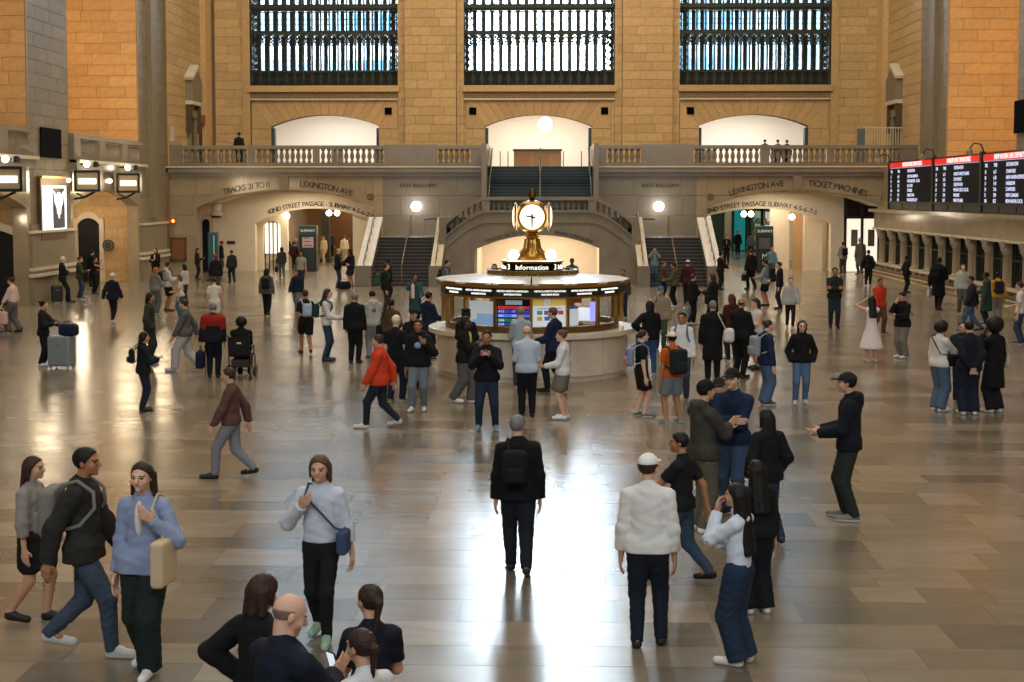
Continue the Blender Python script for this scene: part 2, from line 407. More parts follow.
door_in_bay(67.8, -22.4, -21.35, 2.75, 3.05, 1); door_in_bay(53.2, -22.6, -19.75, 2.5, 2.9, 2)
point('bay_vault_lamp', (-21.6, 65.6, 3.3), 130, WARM, .15); point('bay_vault_lamp', (-20.6, 50, 3.2), 50, WARM, .15)

# ---- upper side walls behind the balcony
def side_wall(side):
    xf = -19.3 if side < 0 else 18.95
    a, b = sorted((xf, xf + side * .6)); w = S(box('wall_northeast' if side < 0 else 'wall_southeast', a, b, 72.6, Y3 + 3, 0, 30, MORTAR))
    if side < 0: ashlar(w, (xf, 0, 0), (0, 1, 0), (1, 0, 0), 72.6, 79.6, ZB, 15.6, .52, 1.5, seed=31)
    else: ashlar(w, (xf, 0, 0), (0, -1, 0), (-1, 0, 0), -79.6, -72.6, ZB, 15.6, .52, 1.5, seed=33)
    a, b = sorted((xf - side * .35, xf)); box('corner_strip', a, b, 79.6, Y3, ZB, 15.6, STONE, w)
    # pedimented niche: pilasters, consoles, entablature, gable
    n = empty('niche', (0, 0, 0)); n.parent = w; yc = 77.3
    def bx(name, e, y0, y1, z0, z1, m): a, b = sorted((xf - side * .02, xf - side * e)); return box(name, a, b, y0, y1, z0, z1, m, n)
    bx('niche_door', .08, yc - .45, yc + .45, ZB, 8.35, mat('niche_shadow', '4a3c2c', .8)); bx('jamb', .2, yc - .8, yc - .45, ZB, 8.6, GREYST_SHADE); bx('jamb', .2, yc + .45, yc + .8, ZB, 8.6, GREYST_SHADE)
    bx('lintel', .22, yc - .8, yc + .8, 8.35, 8.75, GREYST_SHADE); bx('entablature', .42, yc - 1.15, yc + 1.15, 9.0, 9.2, PALE)
    for s in (-1, 1): bx('console', .34, yc + s * .95 - .16, yc + s * .95 + .16, 7.5, 9.0, mat('carved_console', '4b3c29', .7, bump=.8, scale=14))
    x0 = xf - side * .02; MB().prism([(x0, yc - 1.1, 9.2), (x0, yc + 1.1, 9.2), (x0, yc + 1.1, 10.35), (x0, yc, 11.0), (x0, yc - 1.1, 10.35)], (-side * .4, 0, 0)).build('gable', GREYST_SHADE, n)
    MB().prism([(x0, yc - 1.25, 10.3), (x0, yc, 11.02), (x0, yc, 11.2), (x0, yc - 1.3, 10.45)], (-side * .5, 0, 0)).build('gable_coping', PALE, n)
    return w
wnE = side_wall(-1); wsE = side_wall(1)
box('notice_plate', -19.28, -19.22, 73.0, 73.7, 6.9, 7.7, mat('pale_panel', 'b9b4a6', .5), wnE)
box('service_door', -19.28, -19.2, 79.1, 79.8, ZB, 7.9, DARK, wnE); box('wall_bracket', -19.28, -19.0, 79.3, 79.6, 8.1, 8.6, mat('terracotta', '8a4a22', .7), wnE)

# ---- east wall: windows, piers, upper openings
WX = [(-16.75, -8.35), (-4.6, 3.92), (7.58, 16.05)]
ZS = 10.33                                                     # window sill
UOP = [(-15.6, -9.45), (-3.4, 2.62), (8.7, 14.85)]           # openings on the balcony
UF = [seg_arch(a, b, 8.05, 8.7) for a, b in UOP]
we = MB(); arch_wall(we, -19.4, 19.0, ZB - .5, ZS - .1, Y3 + .06, Y3 + .9, [(a, b, f, ZB - .5) for (a, b), f in zip(UOP, UF)])
we.box(-19.4, WX[0][0], Y3 + .06, Y3 + .9, ZS - .1, 34); we.box(WX[0][1], WX[1][0], Y3 + .06, Y3 + .9, ZS - .1, 34); we.box(WX[1][1], WX[2][0], Y3 + .06, Y3 + .9, ZS - .1, 34); we.box(WX[2][1], 19.0, Y3 + .06, Y3 + .9, ZS - .1, 34)
for a, b in WX: we.box(a, b, Y3 + .06, Y3 + .9, 28, 34)
we = S(we.build('wall_east', MORTAR))
for i, ((a, b), f) in enumerate(zip(UOP, UF)):
    xa, xb = WX[i][0] - .0, WX[i][1] + .0
    ashlar(we, (0, Y3 + .06, 0), (1, 0, 0), (0, -1, 0), xa, a - 1.1, ZB, 9.6, .52, 1.0, seed=40 + i); ashlar(we, (0, Y3 + .06, 0), (1, 0, 0), (0, -1, 0), b + 1.1, xb, ZB, 9.6, .52, 1.0, seed=50 + i)
    ashlar(we, (0, Y3 + .06, 0), (1, 0, 0), (0, -1, 0), a - 1.1, a, ZB, 7.9, .52, 1.1, seed=44 + i); ashlar(we, (0, Y3 + .06, 0), (1, 0, 0), (0, -1, 0), b, b + 1.1, ZB, 7.9, .52, 1.1, seed=54 + i)
    # fan of wedge stones over the opening
    n = 15; top = [(a - 1.1 + (b - a + 2.2) * k / n) for k in range(n + 1)]; bot = [a + (b - a) * k / n for k in range(n + 1)]
    for k in range(n):
        p = [(bot[k] + .012, f(bot[k] + .001)), (bot[k + 1] - .012, f(bot[k + 1] - .001)), (top[k + 1] - .012, 9.58), (top[k] + .012, 9.58)]
        MB().prism([(x, Y3 + .06, z) for x, z in p], (0, -.05, 0)).build('wedge_stone', STONE, we)
    for s, xx in ((0, a), (1, b)):
        q = [(a - 1.08, 7.92), (a, 7.92), (a, f(a + .001)), (a - 1.08, 9.56)] if s == 0 else [(b, 7.92), (b + 1.08, 7.92), (b + 1.08, 9.56), (b, f(b - .001))]
        MB().prism([(x, Y3 + .06, z) for x, z in q], (0, -.05, 0)).build('wedge_stone', STONE, we)
    box('window_ledge', xa - .1, xb + .1, Y3 - .3, Y3 + .7, 9.98, ZS, STONE, we)
    fz = box('frieze', xa, xb, Y3 - .12, Y3 + .1, 9.6, 9.98, mat('carved_frieze', '7d6a49', .7), we)
    mo = MB()
    for k in range(30):
        cx = xa + (xb - xa) * (k + .5) / 30; mo.tube([(cx + .1 * math.cos(t * PI / 4), Y3 - .13, 9.79 + .1 * math.sin(t * PI / 4)) for t in range(8)], .022, 4, True)
    tag(mo.build('carved_scrolls', mat('carved_frieze_light', '9a845c', .7), fz), kind='stuff'); box('frieze_moulding', xa, xb, Y3 - .2, Y3, 9.52, 9.6, PALE, we)
    for x in ((b + .55,), (a - .7, b + .74), (a - .5,))[i]:
        box('vent_grille', x - .2, x + .2, Y3 - .06, Y3 + .02, 8.7, 9.1, GRILLE, we)
# piers between the windows: raised centre and side strips
for n, (a, b) in enumerate([(-18.75, WX[0][0]), (WX[0][1], WX[1][0]), (WX[1][1], WX[2][0]), (WX[2][1], 18.6)]):
    p = S(box('pillar', a + .0, b, Y3 - .02, Y3 + .3, ZB, 30, MORTAR))
    if n in (1, 2):
        box('pillar_core', a + .42, b - .42, Y3 - .3, Y3 + .1, ZB, 30, MORTAR, p)
        ashlar(p, (0, Y3 - .3, 0), (1, 0, 0), (0, -1, 0), a + .42, b - .42, ZB, 15.6, .5, 1.15, seed=60 + n)
        for u, v in ((a, a + .42), (b - .42, b)): ashlar(p, (0, Y3 - .02, 0), (1, 0, 0), (0, -1, 0), u, v, ZB, 15.6, .5, .42, seed=64 + n, jit=0)
    else:
        ashlar(p, (0, Y3 - .02, 0), (1, 0, 0), (0, -1, 0), a, b, ZB, 15.6, .5, 1.2, seed=70 + n)
        e = b - .42 if n == 0 else a; box('side_strip', e, e + .42, Y3 - .14, Y3 + .1, ZB, 15.6, STONE, p)

def window(n, xa, xb):
    w = S(empty('window_%d' % n, (0, 0, 0))); Y = Y3 + .55; nc = 17; pw = (xb - xa) / nc
    rows = [ZS, 11.18, 13.36, 14.85, 17.1, 19.2, 21.3, 23.4, 25.5, 28]
    mull = MB().box(-.04, .04, -.12, .12, 0, 17.5).mesh('mullion', IRON); mull2 = MB().box(-.12, .12, -.16, .16, 0, 17.5).mesh('outer_mullion', mat('outer_sash', '2f4746', .5))
    for k in range(nc + 1):
        o = bpy.data.objects.new('mullion', mull); o.location = (xa + k * pw, Y, ZS); link(o, w)
        o = bpy.data.objects.new('outer_mullion', mull2); o.location = (xa + k * pw, Y + 2.0, ZS); link(o, w)
    for i, z in enumerate(rows):
        h = .24 if i in (2, 3) else .12
        box('transom', xa, xb, Y - .16, Y + .16, z - h / 2, z + h / 2, IRON, w)
        if i in (2, 3, 4, 5): box('walkway_glass_floor', xa, xb, Y + .16, Y + 1.85, z - .06, z + .02, mat('walkway_edge', '46625f', .3), w)
    box('ornate_base', xa, xb, Y - .02, Y + .1, ZS, 11.18, IRON, w)
    pm = MB().quad((-pw / 2 + .045, 0, 0), (pw / 2 - .045, 0, 0), (pw / 2 - .045, 0, 1), (-pw / 2 + .045, 0, 1)).mesh('pane', glass((.97, .99, 1), .05))
    for k in range(nc):
        for i in (1, 2, 3):
            o = bpy.data.objects.new('pane', pm); o.location = (xa + (k + .5) * pw, Y + .03, rows[i] + .06); o.scale = (1, 1, rows[i + 1] - rows[i] - .12); link(o, w)
    o = MB().quad((xa, Y + .03, rows[4]), (xb, Y + .03, rows[4]), (xb, Y + .03, 28), (xa, Y + .03, 28)).build('upper_pane', glass((.97, .99, 1), .05), w)
    # iron scrollwork: base panels, band of the first light, side strips
    sc = MB(); R = random.Random(n)
    def ring(cx, cz, r, t=.022): sc.tube([(cx + r * math.cos(a * PI / 4), Y - .06, cz + r * math.sin(a * PI / 4)) for a in range(8)], t, 4, True)
    for k in range(nc):
        cx = xa + (k + .5) * pw
        for r0, z in ((.15, ZS + .24), (.13, ZS + .58), (.07, ZS + .24), (.06, ZS + .58)): ring(cx, z, r0)
        sc.tube([(cx - .2, Y - .05, ZS + .08), (cx + .2, Y - .05, ZS + .82)], .02, 4); sc.tube([(cx + .2, Y - .05, ZS + .08), (cx - .2, Y - .05, ZS + .82)], .02, 4)
        for z in (13.12, 12.92, 12.74):
            ring(cx - .11, z, .085, .034); ring(cx + .11, z, .085, .034)
        sc.tube([(cx - .22, Y - .05, 13.26), (cx, Y - .05, 12.58), (cx + .22, Y - .05, 13.26)], .05, 4)
        sc.tube([(cx, Y - .02, 11.2), (cx, Y - .02, 12.6)], .012, 4)
        for z in (11.5, 11.8, 12.1, 12.35): ring(cx, z, .075, .016)
        sc.box(cx - pw / 2, cx + pw / 2, Y - .05, Y + .05, 14.6, 14.8); [sc.box(cx - pw / 2, cx + pw / 2, Y - .02, Y + .02, q, q + .035) for q in (13.82, 14.1)]
    for k in (0, nc - 1):
        cx = xa + (k + .5) * pw; z = 11.25
        while z < 16.6:
            ring(cx, z + .12, .15, .03); ring(cx - .1, z + .3, .08, .03); ring(cx + .1, z + .3, .08, .03); sc.tube([(cx - .2, Y - .05, z), (cx + .2, Y - .05, z + .36)], .03, 4); sc.tube([(cx + .2, Y - .05, z), (cx - .2, Y - .05, z + .36)], .03, 4); z += .37
    tag(sc.build('iron_scrollwork', IRON, w), kind='stuff')
    # outer sash of the double window: plain bars at the same levels
    b = MB()
    for z in rows: b.box(xa, xb, Y + 1.9, Y + 2.1, z - .1, z + .1)
    b.build('outer_transom', IRON, w); box('outer_base', xa - .3, xb + .3, Y + 1.7, Y + 2.15, ZS - .6, 11.18, IRON, w)
    for s, x in ((-1, xa), (1, xb)): a, c = sorted((x, x + s * .3)); box('reveal', a, c, Y - .1, Y + 2.2, ZS - .4, 28.2, IRON, w)
    box('window_head', xa - .3, xb + .3, Y, Y + 2.2, 28, 28.4, IRON, w); box('window_floor', xa - .3, xb + .3, Y - .1, Y + 2.2, ZS - .5, ZS - .02, IRON, w)
for i, (a, b) in enumerate(WX): window(i + 1, a, b)

# added buildings, sized and toned to cut the sky glare through the side windows
def tower(x0, x1, y0, h, label, m):
    t = tag(box('added_office_building', x0, x1, y0, y0 + 14, 0, h, m), label, 'building')
    for z in range(9, int(h), 4):
        box('window_band', x0 + .4, x1 - .4, y0 - .15, y0, z + .8, z + 2.8, mat('office_glass', '2b4a5c', .08), t)
tower(10.2, 46, 122, 60, 'blue-grey office tower added to dim the sky in the south window of the hall', mat('office_wall', '3c4c56', .6))
tower(-47, -11.8, 124, 52, 'grey stone block added outside the north window of the hall to dim it', mat('office_stone', '8d949a', .7))

# rooms behind the openings on the balcony
rb = S(MB().box(-19.4, 19, 90, 90.3, ZB, 9.6).build('wall_balcony_hall', WHITE))
S(box('ceiling_balcony_hall', -19.4, 19, Y3 + .9, 90, 9.5, 9.7, WHITE)); S(box('floor_balcony', -19.3, -2.9, Y1, 90, ZB - .35, ZB, MARBLE)); S(box('floor_balcony', 2.4, 18.95, Y1, 90, ZB - .35, ZB, MARBLE)); S(box('floor_balcony', -2.9, 2.4, 75.5, 90, ZB - .35, ZB, MARBLE))
for x in (-17.6, -5.5, 5.6, 17.0): S(box('partition_wall', x - .2, x + .2, Y3 + .9, 90, ZB, 9.5, WHITE))
for (a, b), e in zip(UOP, (560, 620, 600)): area('balcony_hall_lamp', ((a + b) / 2, 85.5, 9.4), (0, 0, 0), 5, 5, e, (1, .88, .74) if e == 620 else (1, .95, .88))
for i, (a, b) in enumerate(UOP):
    for x, s in ((a, 1), (b, -1)):
        d = S(box('door_%d' % (3 + 2 * i + (s < 0)), x, x + s * .16, Y3 + .2, Y3 + .7, ZB, 7.95, mat('dark_blue_door', '24404a', .4)))
t = empty('globe_chandelier', (.0, 84, 8.3), 'large glowing white globe chandelier inside the middle balcony opening', 'chandelier')
MB().ball((0, 0, 0), .42, 16).build('globe', mat('opal_globe', 'fff6e8', .4, emit=9), t, True); MB().tube([(0, 0, .4), (0, 0, 1.2)], .02).build('chain', BRASS, t)
t = empty('wooden_counter', (-.45, 84.5, ZB), 'pale wooden counter with a dark top inside the middle balcony opening', 'counter')
box('counter_body', -1.4, 1.4, -.4, .4, 0, 1.1, mat('pale_wood', 'a8825c', .5), t); box('counter_top', -1.45, 1.45, -.45, .45, 1.1, 1.2, mat('counter_top', '3a342c', .4), t)
for dx, pr in ((-.9, 0), (.2, 1)): box('front_panel', dx - .45, dx + .45, -.42, -.4, .1, 1.0, mat('panel_wood', '9c7752', .5), t)
for k, x in enumerate((-2.6, -2.15, 1.05, 2.1)):
    b = empty('rope_stanchion', (x, 82.6, ZB), ['dark queue stanchion at the left end of the middle balcony opening', 'dark queue stanchion second from left in the middle balcony opening', 'dark queue stanchion just right of the centre handrail on the balcony', 'dark queue stanchion at the right end of the middle balcony opening'][k], 'stanchion', 'queue stanchions on the balcony')
    MB().lathe([(.16, 0), (.16, .02), (.03, .04), (.025, 1.0), (.04, 1.02)], n=10).build('post', DARK, b); MB().lathe([(.17, 0), (.17, .03)], n=12).build('foot', DARK, b)
# things glimpsed in the white side rooms
for x, z, lab in ((-12.7, .8, 'small grey cabinet in the left white balcony opening'), (-9.9, .9, 'small brown sign board at the right end of the left balcony opening'), (9.9, .75, 'low dark cabinet in the right white balcony opening')):
    c = empty('cabinet', (x, 87, ZB), lab, 'cabinet'); box('carcass', -.35, .35, -.2, .2, 0, z + .5, mat('cabinet_paint', '75685a', .5), c); box('door', -.31, .31, -.23, -.2, .1, z + .42, mat('cabinet_door', '6a5d50', .5), c)

# ---- balcony front: marble wall, cornice, balustrade
LA, RA = (-17.95, -8.82), (8.26, 17.39)
LF, RF = seg_arch(*LA, 3.5, 4.42), seg_arch(*RA, 3.5, 4.42)
def cut(x): return 3.2
fw = MB(); arch_wall(fw, -19.4, 18.9, 0, 5.15, Y1 + .05, Y1 + .75, [(*LA, LF, 0), (-2.9, 2.4, lambda x: 5.15, 3.1), (*RA, RF, 0)], n=20)
fw = S(fw.build('wall_east_front', mat('marble_joint', '7d7264', .5)))
OPS = [(*LA, LF), (*RA, RF)]
for a, b, m, sd in ((-19.4, -8.3, MARBLE2, 81), (-8.3, -2.9, MARBLE, 82), (2.4, 7.7, MARBLE, 83), (7.7, 18.9, MARBLE2, 84)):
    ashlar(fw, (0, Y1 + .05, 0), (1, 0, 0), (0, -1, 0), a, b, 0, 5.15, 1.03, 1.9, m, OPS, .05, .012, sd, 'marble_panel')
MB().box(-19.4, -2.9, Y1 - .3, Y1 + .8, 5.3, 5.62).box(2.4, 18.9, Y1 - .3, Y1 + .8, 5.3, 5.62).build('cornice', MARBLE, fw)
MB().box(-19.4, -2.9, Y1 - .16, Y1 + .8, 5.1, 5.3).box(2.4, 18.9, Y1 - .16, Y1 + .8, 5.1, 5.3).build('cornice_moulding', MARBLE, fw)
MB().box(-19.4, -2.9, Y1 - .36, Y1, 5.55, 5.62).box(2.4, 18.9, Y1 - .36, Y1, 5.55, 5.62).build('cornice_lip', PALE, fw)
for (a, b), f in zip((LA, RA), (LF, RF)):
    c = (a + b) / 2; MB().prism([(c - .2, Y1 - .02, 4.38), (c + .2, Y1 - .02, 4.38), (c + .24, Y1 - .02, 5.1), (c - .24, Y1 - .02, 5.1)], (0, -.16, 0)).build('keystone', GREYST_SHADE, fw)
INK = mat('incised_letters', '1c1813', .7)
def inscription(txt, xa, xb, fn, Y, size, parent=None):
    mb = MB(); arc_text(mb, txt, xa, xb, fn, Y, size); return mb.build('lettering', INK, parent or fw)
YT = Y1 - .012
flat = lambda z: (lambda x: z)
inscription('TRACKS 21 TO 11', -16.5, -14.1, lambda x: LF(x) + .16, YT, .42); inscription('LEXINGTON AVE', -12.6, -9.9, lambda x: LF(x) + .2, YT, .42)
inscription('EAST BALCONY', -7.45, -5.55, flat(4.55), YT, .26); inscription('EAST BALCONY', 4.95, 6.85, flat(4.55), YT, .26)
inscription('LEXINGTON AVE', 9.4, 12.15, lambda x: RF(x) + .2, YT, .42); inscription('TICKET MACHINES', 13.4, 16.35, lambda x: RF(x) + .2, YT, .42)
for x, z in ((-8.95, 4.05), (8.45, 4.05), (17.25, 4.0)):
    mb = MB(); mb.tube([(x + .15 * math.cos(t * PI / 8), YT, z + .15 * math.sin(t * PI / 8)) for t in range(16)], .018, 4, True); text_on(mb, 'A', facing((x, YT, z - .09), (0, -1, 0)), .24); mb.build('monogram', INK, fw)

bl = S(empty('trim_balcony', (0, 0, 0))); YB = Y1 + .1
for a, b in ((-19.35, -2.95), (2.45, 18.85)):
    box('rail', a, b, YB - .2, YB + .2, 6.5, 6.68, MARBLE, bl); box('base_rail', a, b, YB - .18, YB + .18, 5.62, 5.8, MARBLE, bl)
def bgroup(pa, pb, n):
    a, b = (pa - 545) / 19.5, (pb - 545) / 19.5
    for k in range(n): baluster(bl, (a + (b - a) * (k + .5) / n, YB, 5.8), .7, None, 8, 1.2)
for pa, pb, n in ((182, 247, 11), (256, 312, 10), (320, 384, 11), (438, 470, 6), (607, 640, 6), (693, 758, 11), (768, 823, 10), (832, 896, 11)): bgroup(pa, pb, n)
for pa, pb in ((155, 181), (248, 255), (313, 319), (385, 437), (471, 488), (592, 606), (641, 692), (759, 767), (824, 831), (897, 913)):
    e = .1 if pb - pa > 25 else 0; box('pedestal', (pa - 545) / 19.5, (pb - 545) / 19.5, YB - .17 - e, YB + .17, 5.62, 6.5 + e * 2.2, MARBLE, bl)
# metal fence on the south end of the balcony
t = empty('metal_fence', (0, 0, 0), 'thin white metal fence on the balcony by the south niche', 'fence')
xa, xb, yy = 17.0, 19.0, 76.0
MB().tube([(xa - .2, yy, 7.7), (xb - .1, yy, 7.7)], .03).build('rail', PALE, t)
for k in range(14): MB().tube([(xa + (xb - xa - .2) * k / 13, yy, ZB), (xa + (xb - xa - .2) * k / 13, yy, 7.7)], .02, 5).build('bar', PALE, t)
box('fence_panel', xa - .5, xa - .1, yy - .05, yy + .05, ZB, 7.65, mat('fence_glass', '5d6c70', .2), t)

# ---- passages behind the low arches
for side, (a, b), f in ((-1, LA, LF), (1, RA, RF)):
    n = 20; mb = MB(); us = [a - 1 + (b - a + 2) * i / n for i in range(n + 1)]
    v = S(MB().box(a - 1.2, b + 1.2, Y1 + .7, 77.2, 4.5, 4.8).build('ceiling_vestibule', CREAM))
    for i in range(n):
        p, q = us[i], us[i + 1]; fp = f(min(max(p, a), b)) + .04; fq = f(min(max(q, a), b)) + .04
        mb.add([(p, Y1 + .7, fp), (q, Y1 + .7, fq), (q, 77, fq), (p, 77, fp)], [(0, 1, 2, 3)])
    mb.build('soffit', CREAM, v)
IA, IB = (-15.75, -9.2), (7.7, 15.4)
IF, IG = seg_arch(*IA, 2.62, 3.42), seg_arch(*IB, 2.62, 3.42)
iw = S(arch_wall(MB(), -24, -6.0, 0, 4.7, 77.0, 77.5, [(*IA, IF, 0)], n=20).build('wall_passage_north', CREAM))
inscription('42ND STREET PASSAGE - SUBWAY 4-5-6-7-S', -15.0, -9.35, lambda x: IF(x) + .14, 76.98, .36, iw)
iw2 = S(arch_wall(MB(), 6.0, 24, 0, 4.7, 77.0, 77.5, [(*IB, IG, 0)], n=20).build('wall_passage_south', CREAM))
inscription('42ND STREET PASSAGE SUBWAY 4-5-6-7-S', 8.6, 14.6, lambda x: IG(x) + .14, 76.98, .36, iw2)
TAN = mat('tan_plaster', 'c0986a', .5, var=.06, scale=2)
def passage(x0, x1, y1, nm, back, wallm):
    p = S(MB().box(x0 - .3, x0, 77.5, y1, 0, 4.3).box(x1, x1 + (1.6 if x1 < 0 else .3), 77.5, y1, 0, 4.3).build('wall_' + nm, wallm))
    S(box('ceiling_' + nm, x0, x1, 77.5, y1, 4.3, 4.5, CREAM)); S(box('wall_%s_end' % nm, x0 - .3, x1 + .3, y1, y1 + .3, 0, 4.5, back)); return p
pN = passage(-17.4, -10.5, 104, 'north_passage', TAN, CREAM); pS = passage(8.0, 15.6, 108, 'south_passage', mat('far_teal', '4c6258', .5), CREAM)
S(MB().box(-24.2, -24, Y1, 77, 0, 4.6).box(-24, -19.4, Y1 + .2, Y1 + .3, 0, 4.6).build('wall_vestibule_north', CREAM)); S(MB().box(22.5, 22.7, Y1, 77, 0, 4.6).box(18.9, 22.5, Y1 + .2, Y1 + .3, 0, 4.6).build('wall_vestibule_south', CREAM))
# north passage: columns, doors and a lit shop front
for x, y, w, h, m, lab, nm in ((-14.2, 98, 1.0, 3.4, mat('brown_door', '6b4526', .5), 'tall dark brown door deep inside the north passage', 'passage_door'), (-11.6, 103, 1.0, 3.4, mat('tan_door', '94683a', .5), 'wide tan wooden door at the end of the north passage', 'passage_door')):
    d = empty(nm, (x, y, 0), lab, 'door'); box('leaf', -w, w, -.05, .05, 0, h, m, d); box('frame', -w - .12, -w, -.1, .1, 0, h + .12, DARK, d); box('frame', w, w + .12, -.1, .1, 0, h + .12, DARK, d); MB().ball((w * .7, -.1, 1.1), .06, 8).build('handle', BRASS, d)
t = empty('column', (-13.6, 88, 0), 'dark square post in the middle of the north passage', 'post'); box('shaft', -.25, .25, -.25, .25, .2, 4.25, mat('dark_post', '2b2620', .5), t); box('base', -.32, .32, -.32, .32, 0, .2, DARK, t)
def shop(x, y, side, label, glow, n):
    s = empty('shop_front', (x, y, 0), label, 'shop'); xi = side * -.06
    a, b = sorted((xi, xi - side * .08)); box('lit_window', a, b, -1.6, 1.6, .25, 3.0, mat('shop_light', glow, .5, emit=(2.0 if x < 0 else .4)), s)
    a, b = sorted((0, xi * 3.2)); box('frame', a, b, -1.75, -1.6, 0, 3.2, BRONZE, s); box('frame', a, b, 1.6, 1.75, 0, 3.2, BRONZE, s); box('frame', a, b, -1.75, 1.75, 3.0, 3.3, BRONZE, s); box('sill', a, b, -1.75, 1.75, 0, .25, BRONZE, s)
    R = random.Random(n); c1, c2 = sorted((xi * 2.6, xi * 4.2))
    for k in range(3):
        z = .7 + k * .7; box('shelf', c1, c2, -1.55, 1.55, z, z + .04, STEEL, s)
        for j in range(5):
            q = -1.4 + j * .62 + R.random() * .2; box('goods', c1 + .02, c2 - .02, q, q + .28, z + .04, z + .25 + R.random() * .2, mat('goods', R.choice(['c33d33', '2f6f9a', 'e0b24a', '7d8a8c', 'b76a8c', 'e9e2d4']), .5), s)
    return s
shop(-10.5, 80.6, 1, 'bright white shop window on the right of the north passage', 'fbf8f0', 1); shop(15.55, 103.5, 1, 'green tinted shop window far inside the south passage on its right', '86a894', 3); shop(15.55, 98.5, 1, 'pale lit shop window right behind the south kiosk', 'd8dcd2', 4)
for x, m, lab in ((12.1, mat('white_poster', 'e6ecea', .4, emit=.7), 'tall white lit poster at the end of the south passage'), (12.75, mat('dark_green_poster', '1d3a30', .4), 'tall dark green poster at the end of the south passage')):
    t = empty('poster_stand', (x, 106.5, 0), lab, 'poster'); box('panel', -.24, .24, -.05, .05, .15, 3.2, m, t); box('foot', -.28, .28, -.2, .2, 0, .15, DARK, t)
S(box('pillar', 13.15, 13.6, 104.2, 104.6, 0, 4.3, mat('grey_pillar', '8d8a78', .5)))
t = empty('teal_banner', (14.3, 105, 0), 'tall teal banner panel deep in the south passage', 'banner'); box('panel', -.4, .4, -.05, .05, .1, 3.3, mat('teal_panel', '0f8c94', .4, emit=.35), t); box('frame', -.48, -.4, -.08, .08, 0, 3.4, BRONZE, t); box('frame', .4, .48, -.08, .08, 0, 3.4, BRONZE, t)
# cream pillars with doorways on the right side of the south passage
for x, y, w in ((13.1, 79.5, .5), (14.75, 78.6, .5)):
    S(box('pillar', x - w, x + w, y, y + .7, 0, 4.2, CREAM))
door_in_bay(76.95, -18.62, -18.2, 2.6, 2.85, 9)
box('wall_plate', -17.3, -16.85, 76.93, 76.98, 1.5, 1.65, DARK, iw)
w = S(box('wall_gate_frame', 13.75, 14.2, 79, 79.2, 0, 4.0, TAN))
# arched lit gateway on the left of the north passage
t = S(empty('door_10', (0, 0, 0))); fn = seg_arch(-15.55, -14.6, 2.4, 2.75)
arch_wall(MB(), -16.0, -14.2, 0, 4.2, 78.2, 78.5, [(-15.55, -14.6, fn, 0)]).build('gate_wall', mat('lit_cream', 'efe0c2', .5), t)
box('gate_light', -15.55, -14.6, 78.7, 78.75, .9, 2.6, mat('gate_glow', 'fff3dd', .5, emit=1.2), t)
for x in (-15.3, -15.08, -14.85): box('gate_bar', x - .03, x + .03, 78.55, 78.62, 0, 2.7, DARK, t)
# bronze doors to the ticket machines
d = S(empty('door_11', (0, 0, 0))); y = 76.9
box('lit_room', 16.15, 17.9, y - .02, y, .05, 2.9, mat('machine_room', 'fff1da', .5, emit=.95), d); box('transom_glass', 16.15, 17.9, y - .04, y, 3.0, 4.1, mat('dark_glass', '2b241c', .2), d)
for x in (16.05, 16.95, 17.85): box('door_frame', x, x + .14, y - .14, y, 0, 4.2, BRONZE, d)
box('door_frame', 16.05, 18.0, y - .14, y, 2.88, 3.0, BRONZE, d)
for x, z in ((16.45, 1.4), (17.35, 1.4)): box('poster', x, x + .35, y - .05, y - .02, z, z + .9, mat('poster_dark', '7e7265', .5), d)
for x0, y0, e in ((-12.3, 79.5, 210), (-12.3, 88, 210), (-12.3, 97, 150), (11.8, 79.5, 210), (11.8, 89, 150), (11.8, 102, 120)): area('passage_lamp', (x0, y0, 4.2), (0, 0, 0), 3.5, 3, e, (1, .88, .7))
for x0, e in ((-18.4, 130), (-21.5, 110), (16.8, 150), (-13, 130), (12, 130)): area('vestibule_lamp', (x0, 75, 4.3), (0, 0, 0), 2.5, 1.5, e, (1, .86, .64))
for k, (px, py, lab) in enumerate(((287, 216, 'glowing round ceiling lamp at the left of the north passage arch'), (329, 213, 'glowing round ceiling lamp left of the pair in the north passage arch'), (337, 213, 'glowing round ceiling lamp right of the pair in the north passage arch'), (744, 214, 'glowing round ceiling lamp left of the pair in the south passage arch'), (751, 214, 'glowing round ceiling lamp right of the pair in the south passage arch'), (792, 217, 'glowing round ceiling lamp at the right of the south passage arch'))):
    p = at_y(px, py, 77.9); t = empty('ceiling_lamp', p, lab, 'lamp', 'passage lamps')
    MB().ball((0, 0, 0), .16, 12).build('globe', mat('lamp_globe', 'fff0d6', .4, emit=14), t, True); MB().tube([(0, 0, .15), (0, 0, max(.2, 4.3 - p.z))], .02).build('stem', BRASS, t)
# lamps standing out from the balcony wall beside the stairs
for px, lab in ((416, 'glowing white globe lamp on the wall above the left stair flight'), (659, 'glowing white globe lamp on the wall above the right stair flight')):
    p = at_y(px, 206.5, Y1 - .45); t = empty('wall_lamp', p, lab, 'lamp', 'globe lamps above the stairs')
    MB().ball((0, 0, 0), .25, 14).build('globe', mat('bright_globe', 'f4f6ff', .4, emit=16), t, True); MB().tube([(0, .2, 0), (0, .45, -.1)], .04).build('bracket', BRASS, t); box('back_plate', -.12, .12, .42, .46, -.3, .12, BRASS, t)
